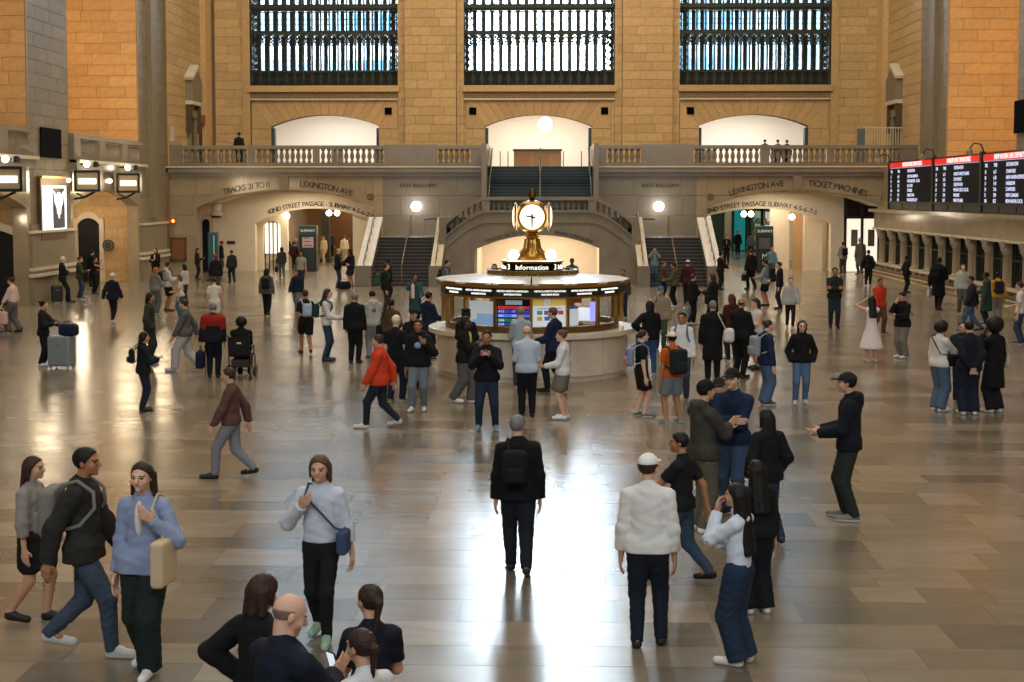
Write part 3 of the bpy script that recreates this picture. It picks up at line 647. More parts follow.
# =================================================================== STAIRS
st = S(empty('staircase', (0, 0, 0))); st['kind'] = 'structure'
def flight(x0, x1, y0, z0, n, rise, run, nm):
    for k in range(n):
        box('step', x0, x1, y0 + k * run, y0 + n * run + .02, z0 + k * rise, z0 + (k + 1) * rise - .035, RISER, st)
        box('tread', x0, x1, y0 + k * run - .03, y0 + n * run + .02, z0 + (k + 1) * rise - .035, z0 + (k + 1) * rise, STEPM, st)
SX = ((-7.95, -4.95), (4.4, 7.4))
for a, b in SX: flight(a, b, 64.5, 0, 14, .15, .32, 'lower')
box('landing', -8.0, -5.0, 68.98, Y1 + .1, 0, 2.1, MARBLE, st); box('landing', 4.4, 7.5, 68.98, Y1 + .1, 0, 2.1, MARBLE, st)
box('centre_landing', -5.0, 4.4, 67.0, Y1 + .1, 2.6, 3.1, MARBLE, st)
for k in range(6):
    box('step', -4.95, -4.95 + .3 * (k + 1), 70.0, Y1, 2.6, 2.1 + (k + 1) * .165, STEPM, st); box('step', 4.35 - .3 * (k + 1), 4.35, 70.0, Y1, 2.6, 2.1 + (k + 1) * .165, STEPM, st)
for k in range(16):
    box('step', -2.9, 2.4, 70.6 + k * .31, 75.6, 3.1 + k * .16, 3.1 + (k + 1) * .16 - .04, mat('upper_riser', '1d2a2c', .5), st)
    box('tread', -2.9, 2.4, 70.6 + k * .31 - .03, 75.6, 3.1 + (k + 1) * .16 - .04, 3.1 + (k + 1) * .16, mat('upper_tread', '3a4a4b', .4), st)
# outer cheeks and inner cheeks (stone slopes with pale copings)
for xo, w in ((-8.5, .55), (7.4, .55), (-5.15, .38), (4.27, .36)):
    zb, zt = .62, 2.95
    pts = [(xo, 64.2, 0), (xo, 64.2, zb), (xo, 69.0, zt), (xo, 69.0, 0)]
    MB().prism(pts, (w, 0, 0)).build('cheek_wall', MARBLE, st)
    MB().prism([(xo - .06, 64.1, zb), (xo - .06, 69.05, zt), (xo - .06, 69.05, zt + .13), (xo - .06, 64.1, zb + .13)], (w + .12, 0, 0)).build('coping', PALE, st)
    box('newel', xo - .1, xo + w + .1, 63.95, 64.35, 0, .95, MARBLE, st)
    r = MB(); e = w / 2
    r.tube([(xo + e, 64.2, zb + .5), (xo + e, 69, zt + .45)], .03)
    r.build('handrail', mat('aged_brass', '8f7a50', .4, .7), st)
    for k in range(7):
        y = 64.3 + k * .75; z = zb + (y - 64.2) / 4.8 * (zt - zb); MB().tube([(xo + e, y, z + .1), (xo + e, y, z + .48)], .016, 6).build('baluster_bar', BRASS, st)
for x, y0, z0, y1, z1 in ((-6.5, 64.3, .15, 69.0, 2.25), (5.95, 64.3, .15, 69.0, 2.25)):
    MB().tube([(x, y0, z0 + .0), (x, y0, z0 + .85), (x, y1, z1 + .85), (x, y1, z1 - .1)], .028).build('centre_handrail', mat('aged_brass', '8f7a50', .4, .7), st)
MB().tube([(-.25, 70.4, 3.1), (-.25, 70.4, 4.0), (-.25, 75.6, 6.6), (-.25, 75.6, 5.6)], .045).build('centre_handrail', STEEL, st)
for x in (-2.8, 2.3): MB().tube([(x, 70.4, 3.1), (x, 70.4, 4.0), (x, 75.5, 6.6), (x, 76, 6.6)], .045).build('wall_handrail', STEEL, st)
for x, s in ((-5.1, -1), (4.5, 1)): MB().tube([(x + s * .1, 69.1, 2.1), (x + s * .1, 69.1, 3.0), (x + s * .9, 70.5, 2.95)], .035).build('turn_rail', DARK, st)
# upper stair side walls
for x0, x1 in ((-3.15, -2.9), (2.4, 2.65)): box('stair_wall', x0, x1, 70.6, 76.2, 3.1, 6.7, MARBLE, st)
# front wall of the centre landing, with the ramp arch
YF = 66.5
RA_ = (-3.2, 2.62); RFn = seg_arch(*RA_, 1.62, 2.28)
def shoulder(x):
    a = abs(x - (-.28))
    if a < 2.45: return 3.35
    t = min(1, (a - 2.45) / 2.2); return 3.35 - 1.45 * (t ** 1.5)
fwm = MB(); xs = [-4.95 + (9.36) * i / 40 for i in range(41)]
for i in range(40):
    p, q = xs[i], xs[i + 1]; inside = RA_[0] <= (p + q) / 2 <= RA_[1]
    zp, zq = (RFn(max(p, RA_[0])), RFn(min(q, RA_[1]))) if inside else (0, 0)
    P = lambda x, y, z: (x, y, z)
    fwm.add([P(p, YF, zp), P(q, YF, zq), P(q, YF, shoulder(q)), P(p, YF, shoulder(p)), P(p, YF + .5, zp), P(q, YF + .5, zq), P(q, YF + .5, shoulder(q)), P(p, YF + .5, shoulder(p))],
            [(0, 1, 2, 3), (5, 4, 7, 6), (0, 4, 5, 1), (3, 2, 6, 7), (0, 3, 7, 4), (1, 5, 6, 2)])
front = fwm.build('landing_wall', MARBLE, st)
def strip(name, dz0, dz1, e, m, y1=.55):
    b = MB()
    for i in range(40):
        p, q = xs[i], xs[i + 1]; a, c = shoulder(p), shoulder(q)
        b.add([(p, YF - e, a + dz0), (q, YF - e, c + dz0), (q, YF - e, c + dz1), (p, YF - e, a + dz1), (p, YF + y1, a + dz0), (q, YF + y1, c + dz0), (q, YF + y1, c + dz1), (p, YF + y1, a + dz1)], [(0, 1, 2, 3), (3, 2, 6, 7), (0, 4, 5, 1), (5, 4, 7, 6)])
    return b.build(name, m, st)
strip('landing_rail', .56, .72, .1, MARBLE); strip('landing_plinth', -.02, .08, .1, MARBLE); strip('landing_moulding', -.5, -.4, .06, MARBLE)
for i in range(17): baluster(st, (-2.55 + 4.55 * (i + .5) / 17, YF + .2, 3.41), .52, MARBLE, 8, .95)
for s in (-1, 1):
    for k in range(6):
        x = -.28 + s * (2.75 + k * .27); z = shoulder(x); baluster(st, (x, YF + .2, z + .07), .5, MARBLE, 8, .85)
    x = -.28 + s * 2.42; box('pedestal', x - .13, x + .13, YF - .06, YF + .45, 3.4, 3.95, MARBLE, st)
    x = -.28 + s * 4.5; box('pedestal', x - .17, x + .17, YF - .08, YF + .5, 0, shoulder(x) + .7, MARBLE, st)
inscription('TRACKS 100 TO 117', -2.75, -.95, lambda x: RFn(x) + .1, YF - .012, .2, st); inscription('DINING CONCOURSE', .45, 2.2, lambda x: RFn(x) + .1, YF - .012, .2, st)
# warm ramp behind the arch
S(MB().box(-3.5, -3.2, YF + .5, 75, -.0, 2.58).box(2.62, 2.9, YF + .5, 75, 0, 2.58).box(-3.5, 2.9, 74.8, 75, 0, 2.58).box(-3.5, 2.9, YF + .5, 75, 2.45, 2.58).build('wall_ramp', CREAM)); box('ramp_end', -3.2, 2.62, 72.6, 72.7, 0, 2.5, CREAM, st)
area('ramp_lamp', (-.3, 69.4, 2.42), (0, 0, 0), 4, 4, 300, (1, .88, .74))

# =================================================================== BAY LANTERNS, SCREENS
LANT = mat('lantern_face', 'fff2d2', .4, emit=3); LSHADE = mat('lantern_glass', 'b3a27f', .4)
def lantern(X, Y, zc, w, label):
    t = empty('sign_lantern', (X, Y, zc), label, 'lantern', 'lanterns over the north gates'); h = .78
    box('case', 0, w, -.14, .14, -h / 2, h / 2, LSHADE, t)
    for z in (-h / 2, h / 2): box('frame', -.04, w + .04, -.19, .19, z - .05, z + .05, DARK, t)
    for x in (0, w): box('frame', x - .05, x + .05, -.19, .19, -h / 2, h / 2, DARK, t)
    box('lit_panel', w * .14, w * .86, -.17, -.14, -.12, .1, LANT, t)
    MB().tube([(-.1, 0, -h / 2 - .35), (w * .3, 0, -h / 2 - .28), (w * .75, 0, -h / 2 - .06)], .05, 6).tube([(.0, 0, -h / 2 - .1), (w * .35, 0, -h / 2 - .3)], .035, 5).build('bracket', DARK, t)
    MB().tube([(-.15, 0, h / 2 + .3), (w * .5, 0, h / 2 + .3)], .03, 6).build('lamp_arm', DARK, t)
    b = MB().ball((w * .45, -.02, h / 2 + .3), .13, 12).build('globe', mat('lantern_globe', 'fff3da', .4, emit=11), t, True)
    MB().lathe([(.02, 0), (.13, -.05), (.16, -.22), (.1, -.24)], (w * .8, 0, h / 2 + .42), 10).build('floodlight', DARK, t)
for pxa, pxb, py, lab in ((-8, 23, 179, 'sign lantern at the far left over the first north gate'), (76.5, 100.5, 181, 'sign lantern over the left half of the north gate arch'), (118.5, 140, 183, 'sign lantern over the right half of the north gate arch by the corner pier')):
    # the lanterns stick out from the hall face, square to it
    Y = {-8: 49.2, 76.5: 58.2, 118.5: 63.6}[pxa]; p = at_y(pxa, py, Y); q = at_y(pxb, py, Y); lantern(p.x, Y, p.z, q.x - p.x, lab)
for px, py in ((110, 181), (68.5, 180)):
    p = at_x(px, py, XL + .06); t = tag(MB().ball((0, 0, 0), .1, 8).build('bulb', mat('bulb_glow', 'fff0d0', .4, emit=8), None, True, p), 'small bare wall bulb ' + ('between the two right sign lanterns' if px > 100 else 'on the arcade just right of the bright screen'), 'bulb')
    MB().tube([(0, 0, 0), (-.1, 0, 0)], .05).build('socket', BRASS, t)
# bright advertising screen on the first pier
p = at_x(54.5, 208, XL); ya, yb = at_x(42.5, 208, XL + .15).y, at_x(66.5, 208, XL + .15).y; z1, z0 = 4.52, 2.72
sc = empty('advertising_screen', (XL + .02, 0, 0), 'tall bright white advertising screen on the first north pier', 'screen')
X = .12; box('housing', 0, X, ya - .12, yb + .1, z0 - .3, z1 + .28, mat('bronze_housing', '6b5536', .4, .6), sc); box('top_trim', 0, X + .1, ya - .2, yb + .2, z1 + .28, z1 + .36, BRASS, sc)
MB().quad((X + .01, ya, z0), (X + .01, yb, z0), (X + .01, yb, z1), (X + .01, ya, z1)).build('lit_face', mat('screen_white', 'eef3ff', .3, emit=1.9), sc)
w = yb - ya; a, b = ya + w * .42, ya + w * .92
box('dark_picture', X + .012, X + .016, a, b, z0 + .12, z1 - .1, mat('picture_dark', '1a2230', .3), sc)
m = MB(); c = (a + b) / 2; zz = lambda t: z0 + (z1 - z0) * t
m.add([(X + .02, c + dy * w * .5, zz(t)) for dy, t in ((-.44, .9), (-.2, .8), (-.1, .86), (.1, .86), (.2, .8), (.44, .9), (.36, .62), (.2, .52), (.16, .38), (.06, .36), (.05, .28), (-.05, .28), (-.06, .36), (-.16, .38), (-.2, .52), (-.36, .62))], [tuple(range(16))])
m.build('pale_figure_shape', mat('figure_white', 'e8eef8', .4, emit=1.2), sc)
wall_box('speaker_panel', pierA, XL + .02, 55.55, 2.3, at_x(40, 157, XL).z, at_x(40, 127, XL).z, 1, GRILLE)
wall_box('speaker_panel', pierC, XR - .14, 57.0, 1.4, 6.6, 7.9, 1, GRILLE)
# wooden panel, small fittings on the corner wall
YW = Y1
p0, p1 = at_y(171.5, 260.5, YW), at_y(186.5, 237.5, YW)
t = empty('wooden_notice_board', (0, YW, 0), 'brown wooden notice board on the wall left of the north arch', 'board'); box('board_panel', p0.x + .06, p1.x - .06, -.09, 0, p0.z + .06, p1.z - .06, mat('brown_wood', '7a4a22', .5, var=.2, scale=5), t)
for a, b, c, d in ((p0.x, p1.x, p0.z, p0.z + .07), (p0.x, p1.x, p1.z - .07, p1.z), (p0.x, p0.x + .07, p0.z, p1.z), (p1.x - .07, p1.x, p0.z, p1.z)): box('board_frame', a, b, -.13, 0, c, d, mat('board_frame', '5a3517', .5), t)
p = at_y(173, 221, YW - .1); t = empty('alarm_lamp', p, 'small orange alarm lamp above the wooden notice board', 'lamp'); MB().ball((0, 0, 0), .09, 10).build('bulb', mat('alarm_glow', 'ff7a2a', .4, emit=5), t, True); box('back_plate', -.13, .13, .04, .1, -.14, .14, mat('alarm_red', '9a3a20', .5), t); MB().tube([(0, .07, -.14), (0, .07, -.75)], .025).build('conduit', GREYST_SHADE, t)
p = at_x(85.5, 252, XL + 0.02); t = empty('round_sign', (-20.9, 67.6, p.z), 'small round dark green sign beside the arched north doorway', 'sign'); MB().prism([(.28 * math.cos(a * PI / 10), 0, .28 * math.sin(a * PI / 10)) for a in range(20)], (0, -.05, 0)).build('disc', mat('green_disc', '3c4433', .5), t); MB().tube([(.2 * math.cos(a * PI / 8), -.06, .2 * math.sin(a * PI / 8)) for a in range(16)], .015, 4, True).build('ring', BRASS, t)
p = at_y(216, 210, 75.2); t = empty('wall_speaker', p, 'pale cylindrical loudspeaker hanging at the left of the north arch', 'speaker'); MB().lathe([(.2, .35), (.3, .3), (.26, -.05), (.34, -.12), (.36, -.3)], (0, 0, 0), 14).build('housing', PALE, t, True); MB().lathe([(.33, -.3), (.2, -.42)], (0, 0, 0), 14).build('cone', DARK, t); MB().tube([(0, 0, .3), (0, 0, 4.45 - p.z)], .03).build('hanger', DARK, t)

# =================================================================== KIOSKS
def kiosk(px, py, h, w, label, head, poster, letter=None, teal='17393b'):
    p = at_z(px, py); t = empty('information_kiosk', p, label, 'kiosk'); d = .55
    box('base', -w / 2 - .05, w / 2 + .05, -d / 2 - .05, d / 2 + .05, 0, .18, DARK, t); box('body', -w / 2, w / 2, -d / 2, d / 2, .18, h - .5, mat('kiosk_body', '1b2424', .4), t)
    hd = box('header', -w / 2 - .03, w / 2 + .03, -d / 2 - .03, d / 2 + .03, h - .5, h, mat('kiosk_teal', teal, .35), t)
    mb = MB(); text_on(mb, head, facing((0, -d / 2 - .04, h - .33), (0, -1, 0)), .2); mb.build('lettering', WHITE, hd)
    box('screen', -w * .34, w * .34, -d / 2 - .03, -d / 2, h * .52, h - .62, mat('kiosk_poster', poster, .3, emit=.18), t); lp = box('lower_panel', -w * .34, w * .34, -d / 2 - .03, -d / 2, .45, h * .48, mat('kiosk_lower', '1c2c2c', .3), t)
    for k in range(3): box('poster_line', -w * .26, w * (.26 - .08 * k), -d / 2 - .045, -d / 2 - .03, h * .56 + k * .2, h * .56 + k * .2 + .06, mat('poster_line', '5b5052', .5), t)
    if letter: mb = MB(); text_on(mb, letter, facing((0, -d / 2 - .04, .62 + .15), (0, -1, 0)), .4); mb.build('lettering', WHITE, lp)
    for s in (-1, 1): box('edge_post', s * (w / 2) - .04, s * (w / 2) + .04, -d / 2 - .06, -d / 2, .18, h - .5, BRONZE, t)
kiosk(309, 271, 2.48, .88, 'dark kiosk with teal header and pinkish poster in the north passage', 'SUBWAY', 'a88a8c')
kiosk(763.5, 273, 2.5, .84, 'dark kiosk with teal header and white letter M in the south passage', 'SUBWAY', '4a4a40', 'M')
p = at_z(214, 281); t = empty('teal_totem', p, 'narrow dark teal totem sign near the left of the north arch', 'sign'); box('board', -.24, .24, -.12, .12, .1, 2.35, mat('totem_teal', '274b50', .35), t); box('base', -.3, .3, -.2, .2, 0, .1, DARK, t); box('lit_strip', .03, .07, -.14, -.12, .3, 2.2, mat('totem_strip', '7fd0d8', .4, emit=.12), t)

# =================================================================== TICKET WINDOWS
XT = 16.8
tw = S(empty('wall_ticket_counter', (0, 0, 0)))
y0, y1 = 44.0, Y1
box('backing', XT + .75, XT + 1.1, y0, y1, 0, 3.5, mat('ticket_backing', '5b4b35', .6), tw)
box('base_wall', XT - .1, XT + .8, y0, y1, 0, .78, MORTAR, tw)
ashlar(tw, (XT - .1, 0, 0), (0, -1, 0), (-1, 0, 0), -y1, -y0, 0, .42, .42, 1.9, MARBLE2, (), .05, .012, 90, 'marble_panel', .1)
ashlar(tw, (XT - .1, 0, 0), (0, -1, 0), (-1, 0, 0), -y1, -y0, .42, .78, .36, 1.9, MARBLE2, (), .02, .012, 91, 'marble_panel', .1)
box('kick_step', XT - .75, XT - .1, y0, y1, 0, .16, MARBLE2, tw); box('counter_ledge', XT - .32, XT + .3, y0, y1, .72, .8, PALE, tw); box('counter_ledge', XT - .22, XT + .3, y0, y1, .34, .39, PALE, tw)
for k in range(26): box('ledge_bracket', XT - .3, XT - .1, y0 + .6 + k * 1.075, y0 + .75 + k * 1.075, .55, .72, MARBLE2, tw)
MB().tube([(XT - .7, y0, .3), (XT - .7, y1 - .5, .3)], .03, 6).build('brass_rail', BRASS, tw)
box('architrave', XT - .05, XT + 1.0, y0, y1, 2.5, 3.3, MARBLE2, tw); box('cornice', XT - .35, XT + 1.0, y0, y1, 3.3, 3.45, MARBLE2, tw); box('architrave_lip', XT - .14, XT + 1, y0, y1, 2.42, 2.52, PALE, tw); box('attic', XT + .35, XR, y0, y1, 3.45, 5.5, MARBLE2, tw)
box('attic_cap', XT + .1, XR, y0, y1, 3.45, 3.6, MARBLE2, tw)
TP = 2.14; YS = [71.4 - k * TP for k in range(13)]
cap = mat('capital_stone', '9a917f', .4)
col = MB().lathe([(.22, 0), (.22, .08), (.17, .12), (.16, .2), (.145, 1.15), (.17, 1.2)], n=12).mesh('column_shaft', MARBLE2, True)
for k, y in enumerate(YS):
    c = S(empty('ticket_column', (XT + .02, y, .8))); c.parent = tw
    c.name = 'column'
    o = bpy.data.objects.new('shaft', col); link(o, c)
    MB().lathe([(.17, 1.2), (.17, 1.24), (.25, 1.34), (.25, 1.42)], n=12).build('capital', cap, c, True)
    box('pilaster', .04, .3, -.3, .3, 0, 1.7, MARBLE2, c); box('upper_block', -.18, .2, -.2, .2, 1.42, 1.66, MARBLE2, c)
    MB().prism([(-.22, -.12, 1.42), (-.22, .12, 1.42), (-.3, .1, 1.64), (-.3, -.1, 1.64)], (.1, 0, 0)).build('console', cap, c)
    if k < len(YS) - 1:
        w = S(empty('window_%d' % (10 + k))); w.parent = None; ya, yb = y - TP + .3, y - .3
        box('dark_glass', XT + .16, XT + .2, ya, yb, .8, 2.45, mat('ticket_glass', '0e0d0b', .12), w); box('grille_frame', XT + .1, XT + .16, ya, ya + .06, .8, 2.45, BRONZE, w); box('grille_frame', XT + .1, XT + .16, yb - .06, yb, .8, 2.45, BRONZE, w); box('transom', XT + .1, XT + .16, ya, yb, 1.75, 1.81, BRONZE, w)
        for j in range(1, 6): q = ya + (yb - ya) * j / 6; box('grille_bar', XT + .12, XT + .15, q - .012, q + .012, .8, 2.45, BRONZE, w)
# departure boards
SCR = mat('board_screen', '07080b', .6, spec=.15); REDH = mat('board_red', 'd8180c', .4, emit=.75); LED = mat('board_led', 'c9d0f0', .4, emit=1.0); PINK = mat('board_ticker', 'ffe6e8', .4, emit=1.1)
GREENM = mat('board_frame', '24291f', .45, .3)
edges = [69.6, 61.7, 54.9, 48.6, 43.2]
XBD = XT - .1
HEADS = ['HUDSON LINE DEPARTURES', 'HARLEM LINE DEPARTURES', 'NEW HAVEN LINE DEPARTURES', 'DEPARTURES']
DEST = [['CROTON-HARMON', 'POUGHKEEPSIE - LOCAL', 'ALL STOPS', 'YONKERS', 'TARRYTOWN', 'POUGHKEEPSIE EXP'], ['NORTH WHITE PLAINS', 'SOUTHEAST', 'CRESTWOOD', 'MOUNT KISCO LOCAL', 'WASSAIC', 'WHITE PLAINS'], ['STAMFORD', 'NEW HAVEN EXPRESS', 'HARRISON', 'STAMFORD', 'NEW CANAAN', 'NEW HAVEN LOCAL'], ['TIMETABLE'] * 6]
ORD = ['leftmost departure board of the row, farthest along the ticket wall', 'second departure board from the left above the ticket windows', 'third departure board from the left, nearest full one above the ticket windows', 'departure board cut off at the right edge of the photo']
for i in range(4):
    ya, yb = edges[i], edges[i + 1]; L = ya - yb
    b = empty('departure_board', (XBD, (ya + yb) / 2, 3.47), ORD[i], 'departure board', 'departure boards over the ticket windows')
    h = L / 2
    box('case', 0, .4, -h, h, .0, 2.28, GREENM, b); box('bottom_rail', -.06, .1, -h, h, .28, .38, GREENM, b)
    for s in (-1, 1): box('side_post', -.08, .1, s * h - .12 * (s > 0) , s * h + .12 * (s < 0), 0, 2.33, GREENM, b)
    for k in range(3): box('lower_panel', -.03, 0, -h + .25 + k * (L - .4) / 3, -h + .1 + (k + 1) * (L - .4) / 3, .05, .26, mat('board_lower', '171a14', .4), b)
    box('screen', -.03, 0, -h + .25, h - .25, .38, 2.22, SCR, b); hd = box('header', -.05, -.03, -h + .25, h - .25, 1.97, 2.21, REDH, b)
    mb = MB(); text_on(mb, HEADS[i], facing((-.06, -h * .12, 2.0), (-1, 0, 0)), .27, .004); mb.build('lettering', PINK, hd)
    yl = h - .42
    def put_text(s, y, z): mb = MB(); text_on(mb, s, facing((-.04, y, z), (-1, 0, 0)), .2, .003, 'LEFT'); mb.build('lettering', LED, b)
    put_text('TRK', yl, 1.72); put_text('TIME', yl - L * .17, 1.72); put_text('DESTINATION', yl - L * .4, 1.72)
    for r in range(6):
        z = 1.47 - r * .215; put_text(str((17, 24, 31, 106, 19, 38)[(r + i * 2) % 6]), yl, z); put_text('%d:%02d' % (6 + (r + 1) // 3, (7 + r * 13 + i * 5) % 60), yl - L * .17, z); put_text(DEST[i][r], yl - L * .4, z)
    box('rule_line', -.035, -.03, -h + .25, h - .25, 1.94, 1.955, LED, b)
    g = MB().tube([(0, h - .2, 2.25), (-.12, h - .2, 2.6), (-.4, h - .2, 2.65), (-.55, h - .2, 2.45)], .03, 6).build('lamp_arm', DARK, b); MB().lathe([(.03, .1), (.1, 0), (.14, -.18)], (-.55, h - .2, 2.36), 10).build('lamp_shade', mat('board_lamp', '7d7a70', .4, .5), g)

# =================================================================== INFORMATION BOOTH AND CLOCK
BX, BY = -.3, 33.4
bt = empty('information_booth', (BX, BY, 0), 'round marble information booth with glass panels and a white roof in mid hall', 'booth')
def ringpiece(mb, r0, r1, z0, z1, a0, a1, n=4):
    vs = []; fs = []
    for i in range(n + 1):
        a = a0 + (a1 - a0) * i / n; s, c = math.sin(a), -math.cos(a)
        vs += [(r0 * s, r0 * c, z0), (r1 * s, r1 * c, z0), (r1 * s, r1 * c, z1), (r0 * s, r0 * c, z1)]
    for i in range(n):
        p, q = i * 4, i * 4 + 4; fs += [(p, p + 1, q + 1, q), (p + 1, p + 2, q + 2, q + 1), (p + 2, p + 3, q + 3, q + 2), (p + 3, p, q, q + 3)]
    fs += [(3, 2, 1, 0), (n * 4, n * 4 + 1, n * 4 + 2, n * 4 + 3)]; return mb.add(vs, fs)
BM = mat('booth_marble', 'd6cab6', .35, bump=.02, var=.12, scale=3, objvar=.04)
NP = 16; ST = 2 * PI / NP
for k in range(NP):
    a = k * ST; g = .004
    ringpiece(MB(), 1.9, 2.25, .12, .98, a + g, a + ST - g).build('marble_panel', BM, bt)
    ringpiece(MB(), 1.9, 2.2, .0, .12, a + g, a + ST - g).build('marble_foot', BM, bt)
    ringpiece(MB(), 1.85, 2.44, .98, 1.08, a, a + ST).build('counter_top', BM, bt, True)
    ringpiece(MB(), 1.9, 2.04, 1.08, 1.22, a, a + ST).build('brass_sill', mat('old_brass', '7d623a', .35, .8, var=.3, scale=30), bt)
    ringpiece(MB(), 2.06, 2.16, 1.9, 2.1, a, a + ST, 1).build('sign_band', DARK, bt)
    ringpiece(MB(), 1.98, 2.26, 2.1, 2.2, a, a + ST).build('roof_trim', BRASS, bt); ringpiece(MB(), 2.04, 2.17, 1.86, 1.9, a, a + ST).build('roof_trim', BRASS, bt)
    s, c = math.sin(a), -math.cos(a); MB().box(-.03, .03, -.04, .04, 1.2, 2.12).build('brass_post', BRASS, bt, loc=(2.1 * s, 2.1 * c, 0)).rotation_euler = (0, 0, a)
    MB().add([(1.05 * math.sin(a + .01), -1.05 * math.cos(a + .01), 2.3), (2.28 * math.sin(a + .01), -2.28 * math.cos(a + .01), 2.205), (2.28 * math.sin(a + ST - .01), -2.28 * math.cos(a + ST - .01), 2.205), (1.05 * math.sin(a + ST - .01), -1.05 * math.cos(a + ST - .01), 2.3),
              (1.05 * math.sin(a + .01), -1.05 * math.cos(a + .01), 2.26), (2.28 * math.sin(a + .01), -2.28 * math.cos(a + .01), 2.165), (2.28 * math.sin(a + ST - .01), -2.28 * math.cos(a + ST - .01), 2.165), (1.05 * math.sin(a + ST - .01), -1.05 * math.cos(a + ST - .01), 2.26)], [(0, 1, 2, 3), (7, 6, 5, 4), (0, 4, 5, 1), (1, 5, 6, 2), (2, 6, 7, 3), (3, 7, 4, 0)]).build('roof_panel', mat('roof_glass', 'd9dbd8', .25), bt)
    am = a + ST / 2; n = Vector((math.sin(am), -math.cos(am), 0)); gw = 2.06 * math.tan(ST / 2) - .03
    X = Vector((math.cos(am), math.sin(am), 0)); P = lambda u, z, r=2.05: tuple(n * (r * math.cos(ST / 2) + .03) + X * u + Vector((0, 0, z)))
    MB().quad(P(-gw, 1.22), P(gw, 1.22), P(gw, 1.87), P(-gw, 1.87)).build('glass_panel', glass((.95, .97, .97), .08), bt)
    if math.cos(am) > .2:
        mb = MB(); M = facing(n * 2.15 * math.cos(ST / 2) + n * .02 + Vector((0, 0, 2.01)), n); text_on(mb, 'METRO-NORTH RAILROAD', M, .058, .002); text_on(mb, 'INFORMATION', facing(n * 2.15 * math.cos(ST / 2) + n * .02 + Vector((0, 0, 1.935)), n), .058, .002)
        mb.build('band_lettering', mat('sign_white', 'fffdf5', .4, emit=1.6), bt)
    def flatp(name, u0, u1, z0, z1, m, r=2.0): return MB().quad(P(u0, z0, r), P(u1, z0, r), P(u1, z1, r), P(u0, z1, r)).build(name, m, bt)
    idx = round(math.degrees(am if am < PI else am - 2 * PI) / 22.5 - .5)
    if idx == -2:
        flatp('poster', -gw + .02, gw - .02, 1.23, 1.78, mat('poster_pale', 'cfd2d6', .4, emit=.35)); flatp('poster_cloud', -gw * .4, gw - .03, 1.25, 1.5, mat('poster_cloud', '8eb4d8', .4, emit=.35), 2.005); flatp('poster_cloud', -gw * .7, gw * .3, 1.26, 1.36, mat('poster_cloud', '8eb4d8', .4, emit=.35), 2.007)
    if idx == -1:
        flatp('arrivals_screen', -gw, gw, 1.23, 1.87, mat('screen_black', '0b0e16', .2)); flatp('screen_title', -gw * .5, gw * .5, 1.72, 1.82, mat('title_grey', '8fa6b5', .4, emit=.5), 2.005)
        for k2, (cc, z) in enumerate((('c02a33', 1.62), ('3a3fa8', 1.53), ('5b6de0', 1.44), ('1c7a4a', 1.34), ('3540a0', 1.25))): flatp('screen_row', -gw * .95, gw * .95, z, z + .07, mat('row_%s' % cc, cc, .4, emit=.6), 2.005)
        mb = MB()
        for q, z in enumerate((1.54, 1.44, 1.34, 1.25)): text_on(mb, ('4:12', '4:31', '5:06', '5:24')[q], facing(Vector(P(-gw * .75, z + .008, 2.012)), n), .075, .001); text_on(mb, ('17', '102', '28', '33')[q], facing(Vector(P(.0, z + .008, 2.012)), n), .075, .001)
        mb.build('screen_lettering', LED, bt)
    if idx == 0:
        flatp('poster', -gw, gw, 1.23, 1.87, mat('poster_white', 'e9ebee', .4, emit=.4)); flatp('poster_head', -gw, gw, 1.7, 1.87, mat('poster_yellow', 'e0bd55', .4, emit=.35), 2.004); flatp('poster_mark', -.1, .02, 1.72, 1.86, mat('poster_mark', 'c9d2e6', .4, emit=.4), 2.007)
        for q, cc in enumerate(('3d9a6a', '6a5aa8', 'c25a4a', 'c0405a', 'c9a24a', '2f6fae')): u = -.27 + (q % 4) * .16 if q < 4 else -.27 + (q - 4) * .17; flatp('poster_tile', u, u + .12, 1.5 - (q // 4) * .13, 1.59 - (q // 4) * .13, mat('tile_' + cc, cc, .4, emit=.35), 2.006)
        mb = MB(); text_on(mb, 'LOOKING FOR A TRAIN?', facing(Vector(P(0, 1.62, 2.01)), n), .05, .001); text_on(mb, 'i', facing(Vector(P(-.04, 1.74, 2.012)), n), .12, .001); mb.build('poster_lettering', mat('poster_ink', '31435e', .5), bt)
    if idx == 1:
        flatp('poster', -gw, -gw * .2, 1.24, 1.68, mat('poster_blue_white', 'd3dce8', .4, emit=.4)); flatp('poster_head', -gw, -gw * .2, 1.62, 1.68, mat('poster_navy', '2f4a80', .4, emit=.3), 2.004); flatp('red_notice', -gw * .7, gw * .1, 1.74, 1.87, mat('notice_red', 'b0502c', .4), 1.98)
    if idx == 2: flatp('lit_monitor', 0, gw * .8, 1.25, 1.7, mat('monitor', '9a9cf0', .4, emit=1.2), 1.6)
